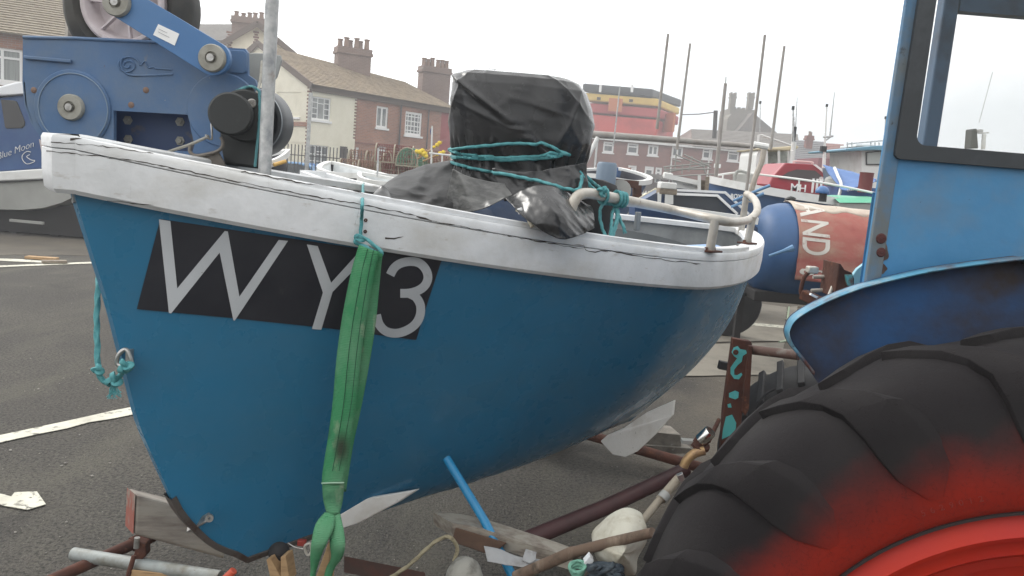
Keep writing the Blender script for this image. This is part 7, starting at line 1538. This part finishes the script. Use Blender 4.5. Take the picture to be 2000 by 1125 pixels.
MB().box8([*PP((672, 1118, 2.8), (830, 1150, 2.74)), P(830, 1150, 2.8), P(672, 1118, 2.86), *PP((672, 1086, 2.8), (830, 1118, 2.74)), P(830, 1118, 2.82), P(672, 1086, 2.88)]).build('lower_beam', M('dark_rust_beam', (.09, .04, .03), .85, layers=[((.05, .04, .035), 7, .4, .6)], bump=(.5, 30, .004)), tl, 0)
# timber block under stem
tblk = M('painted_grey_timber', (.28, .25, .21), .85, layers=[((.16, .13, .11), 6, .42, .62, (.6, 1, 4)), ((.36, .14, .08), 5, .66, .74)], bump=(.6, 26, .005))
Yt = 2.75; fa, fb_, fc_, fd = P(266, 966, Yt), P(440, 1010, Yt + .05), P(440, 1092, Yt + .05), P(262, 1044, Yt)
bk = P(250, 953, Yt + .16) - fa
tb = MB().box8([fd, fc_, fc_ + bk, fd + bk, fa, fb_, fb_ + bk, fa + bk])
tbo = tag(tb.build('timber_block', tblk, smooth=0, bevel=.01), 'big weathered timber block with red paint on its end, under the stem', 'timber block')
oe = (fd - fc_).normalized() * .0025
MB().prism([fa + oe, fd + oe, fd + bk + oe, fa + bk + oe], oe * .5).build('painted_end', M('worn_red_end_paint', (.22, .06, .04), .8, layers=[((.2, .17, .14), 12, .5, .62)]), tbo, 0)
tag(MB().box8([*PP((250, 1136, 2.62), (470, 1150, 2.62)), *PP((470, 1150, 2.75), (250, 1136, 2.75)), *PP((256, 1112, 2.62), (450, 1134, 2.62)), *PP((450, 1134, 2.75), (256, 1112, 2.75))]).build('plank_offcut', raw_wood, smooth=0, bevel=.004), 'pale plank offcut at the bottom edge under the galvanised pipe', 'plank')
tag(MB().lathe([(.001, 0), (.011, 0), (.013, .002), (.013, .15), (.001, .15)], P(457, 1114, 2.45), P(425, 1145, 2.45) - P(457, 1114, 2.45), 16).build('orange_tube', M('orange_red_plastic', (.55, .09, .045), .5)), 'short orange tube end at the bottom edge', 'tube')
for pts, lb in (([(520, 1093, 2.6), (528, 1090, 2.6), (552, 1135, 2.6), (530, 1140, 2.6)], 'pale timber wedge under the forefoot, left of the pair'), ([(548, 1088, 2.6), (558, 1085, 2.6), (566, 1135, 2.6), (548, 1140, 2.6)], 'pale timber wedge under the forefoot, right of the pair'), ([(641, 1060, 2.52), (643, 1085, 2.52), (640, 1140, 2.52), (612, 1140, 2.52)], 'pale timber wedge held between the loops of the green sling')):
    tag(MB().prism(PP(*pts), (.01, .05, 0)).build('wedge', raw_wood, smooth=0, bevel=.002), lb, 'wedge', 'timber wedges at the bottom edge')
sh_ = thing('shackle', 'rusty shackle on a wire beside the green sling loops', 'shackle', P(600, 1075, 2.6))
MB().tube(smooth_path(PP((562, 1060, 2.6), (575, 1068, 2.6), (592, 1072, 2.6)), 4), .002, 6).build('wire', bare_steel, sh_); MB().tube(smooth_path(PP((596, 1066, 2.6), (606, 1062, 2.6), (608, 1078, 2.6), (602, 1084, 2.6), (597, 1078, 2.6)), 5, True), .005, 8, closed=True).build('bow', hr_m, sh_); MB().box(P(590, 1060, 2.62), (.03, .02, .02)).build('pin', M('red_pin', (.25, .03, .02), .6), sh_, 0, bevel=.003)
tag(MB().lathe([(.001, .03), (.02, .026), (.034, .012), (.037, 0), (.001, 0)], P(545, 1078, 2.66), (.3, -1, .1), 24).build('keel_roller', black_rubber), 'black rubber roller against the keel beside the green sling', 'roller')
# blue pole
tag(MB().tube(PP((872, 895, 3.0), (945, 1015, 2.85), (1006, 1135, 2.72)), .0165, 16).build('blue_pole', M('bright_blue_pole', (.02, .27, .52), .35, layers=[((.015, .2, .42), 4, .4, .7)])), 'bright blue pole leaning from under the hull to the bottom edge', 'pole')
# curved plank pair
cp = thing('curved_plank', 'long pale curved plank lying under the blue pole', 'plank', P(1000, 1060, 2.9))
YPk = 2.9; top = [(846, 1000, 3.0), (900, 1004, 2.98), (960, 1018, 2.95), (1030, 1040, 2.9), (1090, 1060, 2.85), (1135, 1077, 2.8)]; bot = [(884, 1022, 2.82), (930, 1030, 2.81), (985, 1048, 2.79), (1040, 1066, 2.77), (1085, 1078, 2.75), (1118, 1088, 2.74)]
ra = smooth_path(PP(*top), 4); rb2 = smooth_path(PP(*bot), 4); dn = Vector((.004, .006, -.055))
MB().grid([[p, q_, q_ + dn, p + dn] for p, q_ in zip(ra, rb2)], closed=True).prism([ra[0], rb2[0], rb2[0] + dn, ra[0] + dn], (0, .001, 0)).build('upper_face', M('pale_dirty_timber', (.40, .36, .30), .85, layers=[((.2, .16, .13), 9, .45, .65, (1, 1, 3)), ((.1, .07, .06), 16, .66, .74)], bump=(.4, 30, .003)), cp, 0, bevel=.002)
tag(MB().box8([*PP((882, 1058, 2.80), (960, 1085, 2.76)), *PP((960, 1085, 2.85), (882, 1058, 2.9)), *PP((890, 1030, 2.80), (990, 1060, 2.76)), *PP((990, 1060, 2.85), (890, 1030, 2.9))]).build('lower_plank', M('brown_timber', (.13, .075, .05), .85, layers=[((.08, .05, .035), 9, .4, .7)], bump=(.4, 30, .003)), smooth=0, bevel=.003), 'short brown plank under the long curved plank', 'plank')
mt_ = M('pale_grey_card', (.36, .36, .36), .8, layers=[((.26, .25, .24), 14, .5, .7)])
cd = thing('torn_card', 'torn sheet of pale grey card below the curved plank', 'card', P(1000, 1090, 2.7))
cloth('sheet', [(945, 1066, 2.72), (975, 1072, 2.71), (1010, 1086, 2.7), (1060, 1094, 2.7)], [(952, 1096, 2.66), (990, 1103, 2.65), (1030, 1108, 2.65), (1058, 1102, 2.66)], cd, mt_, n=24, m_=40, amp=.012, fr=9, seed=21)
cloth('torn_tab', [(1027, 1072, 2.7), (1040, 1076, 2.69), (1048, 1078, 2.7)], [(1020, 1094, 2.67), (1034, 1100, 2.66), (1046, 1092, 2.67)], cd, mt_, n=12, m_=12, amp=.006, fr=12, seed=22)
# buoys and rope
tag(rope('loose_rope', PP((760, 1130, 2.6), (800, 1103, 2.62), (840, 1066, 2.66), (868, 1049, 2.68), (886, 1055, 2.68), (893, 1076, 2.68), (886, 1096, 2.67)), .0065, tan_rope), 'tan rope arching over to the grey buoy at the bottom edge', 'rope')
def lump(name, label, cat, c, rad3, mat, seed, amp=.18, group=None, fr=2.2):
    rows = []; n = 28
    for i in range(n + 1):
        th = math.pi * i / n; rows.append([])
        for k in range(36):
            ph = 2 * math.pi * k / 36; d = Vector((math.sin(th) * math.cos(ph), math.sin(th) * math.sin(ph), math.cos(th)))
            s_ = 1 + amp * noise.noise(d * fr + Vector((seed, 0, 0))) + amp * .25 * noise.noise(d * fr * 4 + Vector((seed, 3, 0)))
            rows[-1].append(c + Vector((d.x * rad3[0], d.y * rad3[1], d.z * rad3[2])) * s_)
    return tag(MB().grid(rows, closed=True).build(name, mat, smooth=70), label, cat, group)
buoy_m = M('dirty_grey_buoy', (.30, .29, .255), .75, layers=[((.15, .14, .12), 12, .5, .66), ((.35, .12, .05), 30, .7, .76)], bump=(.4, 30, .004))
lump('grey_buoy', 'dirty grey buoy at the bottom edge where the tan rope ends', 'buoy', P(905, 1150, 2.62), (.072, .072, .115), buoy_m, 3, .06)
wb2 = thing('white_sack', 'crumpled off white foam slab wedged beside the tractor tyre', 'foam slab', P(1210, 1100, 2.3))
foam = M('off_white_foam', (.52, .5, .42), .9, layers=[((.34, .3, .22), 9, .5, .7), ((.12, .1, .08), 26, .66, .74)], bump=(.7, 24, .006))
Ys = 2.25
fo_ = [(1160, 1066), (1180, 1042), (1205, 1022), (1232, 1013), (1258, 1022), (1264, 1036), (1262, 1058), (1246, 1090), (1240, 1124), (1205, 1120), (1170, 1100)]
mbq = MB(); cc = P(1212, 1066, Ys - .05); ringf = [P(x, y, Ys) for x, y in fo_]; rgd = smooth_path(ringf, 4, True)
rws = [[p.lerp(cc, t) + Vector((0, -.05 * math.sin(t * math.pi / 2) + .012 * noise.noise(p * 18 + Vector((t * 4, 0, 0))), .006 * noise.noise(p * 25))) for p in rgd] for t in (0, .12, .3, .5, .7, .9, .99)]
mbq.grid([[p + Vector((0, .08, 0)) for p in rgd]] + rws, closed=True).build('slab', foam, wb2, 60)
wood_pole = M('brown_bark_pole', (.15, .10, .07), .8, layers=[((.26, .2, .15), 7, .5, .7, (4, 1, 1)), ((.07, .05, .035), 16, .55, .7)], bump=(.4, 30, .004))
tag(MB().tube(PP((1008, 1126, 2.42), (1090, 1091, 2.32), (1120, 1078, 2.29)), .0185, 14).tube(PP((1118, 1079, 2.29), (1200, 1058, 2.2), (1275, 1040, 2.1)), [.0165, .016, .014], 14).build('wooden_pole', wood_pole, smooth=60), 'brown wooden pole lying across the white foam slab to the tyre', 'pole')
tag(MB().tube(PP((1245, 1030, 2.42), (1290, 975, 2.5)), .013, 14).tube(PP((1288, 977, 2.5), (1328, 932, 2.55)), .0155, 14).build('jointed_pole', M('pale_bamboo', (.3, .26, .2), .7, layers=[((.18, .14, .1), 12, .5, .7)]), smooth=60), 'pale jointed pole pointing up between the foam slab and the brass fitting', 'pole')
jp = bpy.data.objects['jointed_pole']
MB().lathe([(.0175, -.012), (.019, 0), (.0175, .014)], P(1297, 970, 2.5), P(1328, 932, 2.55) - P(1288, 977, 2.5), 14).build('joint_tape', grey_gel, jp, 50)
vpr([(1322, 930, 2.5), (1334, 925, 2.5), (1338, 936, 2.5), (1330, 946, 2.5)], (0, .02, 0), 'end_clip', bare_steel, jp, .002)
gr_rope = M('sea_green_rope', (.16, .36, .27), .8, layers=[((.08, .2, .15), 60, .5, .7)])
cl_ = thing('rope_coil', 'sea green rope coiled round the end of the wooden pole at the bottom', 'rope', P(1128, 1110, 2.2))
for k in range(3): rope('coil_turn', [P(1128 + (15 - k * 2) * math.cos(t), 1107 + k * 5 + (11 - k) * math.sin(t), 2.2 - .01 * math.sin(t)) for t in [i * 2 * math.pi / 10 for i in range(10)]], .0052, gr_rope, cl_, closed=True, n=4)
nv = M('dark_navy_rope', (.04, .055, .07), .85, layers=[((.09, .11, .12), 40, .5, .7)])
tn = thing('rope_tangle', 'dark navy rope tangle at the bottom edge beside the tyre', 'rope', P(1180, 1120, 2.2)); rq = random.Random(11)
for k in range(9):
    pts = [P(1182 + rq.uniform(-32, 34), 1112 + rq.uniform(-12, 16), 2.2 + rq.uniform(-.04, .03)) for _ in range(6)]; rope('strand', pts, .0065, nv, tn, closed=True, n=6)
vpr([(1140, 1100, 2.2), (1152, 1086, 2.2), (1160, 1096, 2.2), (1150, 1112, 2.2)], (0, .03, 0), 'white_tab', white_paint, tn, .002)
# blocks and fitting under the stern
ctm = M('pale_wet_timber', (.26, .235, .20), .8, layers=[((.15, .13, .11), 9, .45, .65), ((.4, .38, .35), 14, .62, .72)], bump=(.4, 30, .004))
Yk = 4.5
def blk(pts, dep, name, mat, label, cat, group=None): return tag(MB().prism(PP(*pts), dep).build(name, mat, smooth=0, bevel=.006), label, cat, group)
dpt = P(1290, 820, Yk + .25) - P(1330, 850, Yk)
blk([(1255, 842, Yk + .05), (1330, 849, Yk), (1332, 878, Yk), (1250, 866, Yk + .05)], Vector((-.03, .16, .0)), 'timber_block', ctm, 'upper pale timber block under the stern', 'timber block', 'pale timber blocks under the stern')
blk([(1250, 869, Yk + .03), (1352, 876, Yk - .03), (1352, 886, Yk - .03), (1248, 888, Yk + .03)], Vector((-.03, .16, 0)), 'timber_block', ctm, 'lower flat pale timber block under the stern', 'timber block', 'pale timber blocks under the stern')
ft_ = thing('swivel_fitting', 'chromed roller on a rusty and brass swivel beside the tractor tyre', 'fitting', P(1370, 880, 2.7))
MB().lathe([(.001, 0), (.020, 0), (.022, .003), (.022, .05), (.001, .05)], P(1388, 842, 2.66), P(1366, 862, 2.68) - P(1388, 842, 2.66), 20).build('chrome_sleeve', chrome, ft_, 40)
MB().tube(PP((1378, 852, 2.69), (1358, 876, 2.69)), .024, 16).build('rusty_barrel', rust, ft_); MB().lathe([(.001, 0), (.03, 0), (.03, .012), (.001, .012)], P(1368, 874, 2.68), (.1, -.3, 1), 20).build('collar', rust, ft_)
MB().tube(smooth_path(PP((1335, 912, 2.66), (1342, 898, 2.66), (1356, 886, 2.66), (1376, 880, 2.66)), 5), [.016] * 16, 12).build('brass_elbow', M('tarnished_brass', (.42, .27, .13), .5, .4, layers=[((.2, .12, .08), 14, .5, .66)]), ft_, 60)
MB().tube(PP((1384, 862, 2.7), (1404, 820, 2.8)), .008, 8).build('link_rod', rust, ft_); MB().box(P(1345, 862, 2.7), (.05, .03, .012)).build('lug_plate', grey_gel, ft_, 0)
# wheel and debris behind the stern
wt = thing('spare_wheel', 'dark spare wheel standing behind the stern below the blue tank', 'wheel', (P(1440, 650, 9.2).x, 9.2, 0))
wcx = P(1418, 600, 9.2).x
MB().lathe([(.15, -.06), (.3, -.08), (.38, -.06), (.4, 0), (.38, .06), (.3, .08), (.15, .06)], (wcx, 9.2, .4), (.1, 1, 0), 32).build('tyre', black_rubber, wt, 50); MB().lathe([(.001, -.02), (.15, -.03), (.16, 0)], (wcx, 9.2, .4), (.1, 1, 0), 32).build('hub', grey_gel, wt, 50)
tag(MB().tube(smooth_path([G(1541, 600, .25), G(1538, 625, .2), G(1533, 648, .1), G(1536, 664, .02), G(1522, 668, .02)], 4), .012, 8).build('green_cord', M('pale_green_cord', (.3, .36, .26), .8)), 'pale green cord hanging to the slabs beside the mudguard tip', 'cord')

# ================================================================ HAZY AIR
if HAZE > 0:
    lo, hi = Vector((-90, -12, -1)), Vector((110, 140, 24))
    hz = MB().box((lo + hi) / 2, tuple(hi - lo)).build('haze', bpy.data.materials.new('haze_air'), smooth=0)
    hm = hz.data.materials[0]; hm.use_nodes = True; hn = hm.node_tree.nodes; hn.clear(); ho = hn.new('ShaderNodeOutputMaterial'); hv = hn.new('ShaderNodeVolumePrincipled')
    hv.inputs['Color'].default_value = (.9, .92, .95, 1); hv.inputs['Density'].default_value = HAZE; hv.inputs['Anisotropy'].default_value = .3; hm.node_tree.links.new(hv.outputs[0], ho.inputs['Volume'])
    hz['kind'] = 'stuff'; hz['label'] = 'thin pale haze'
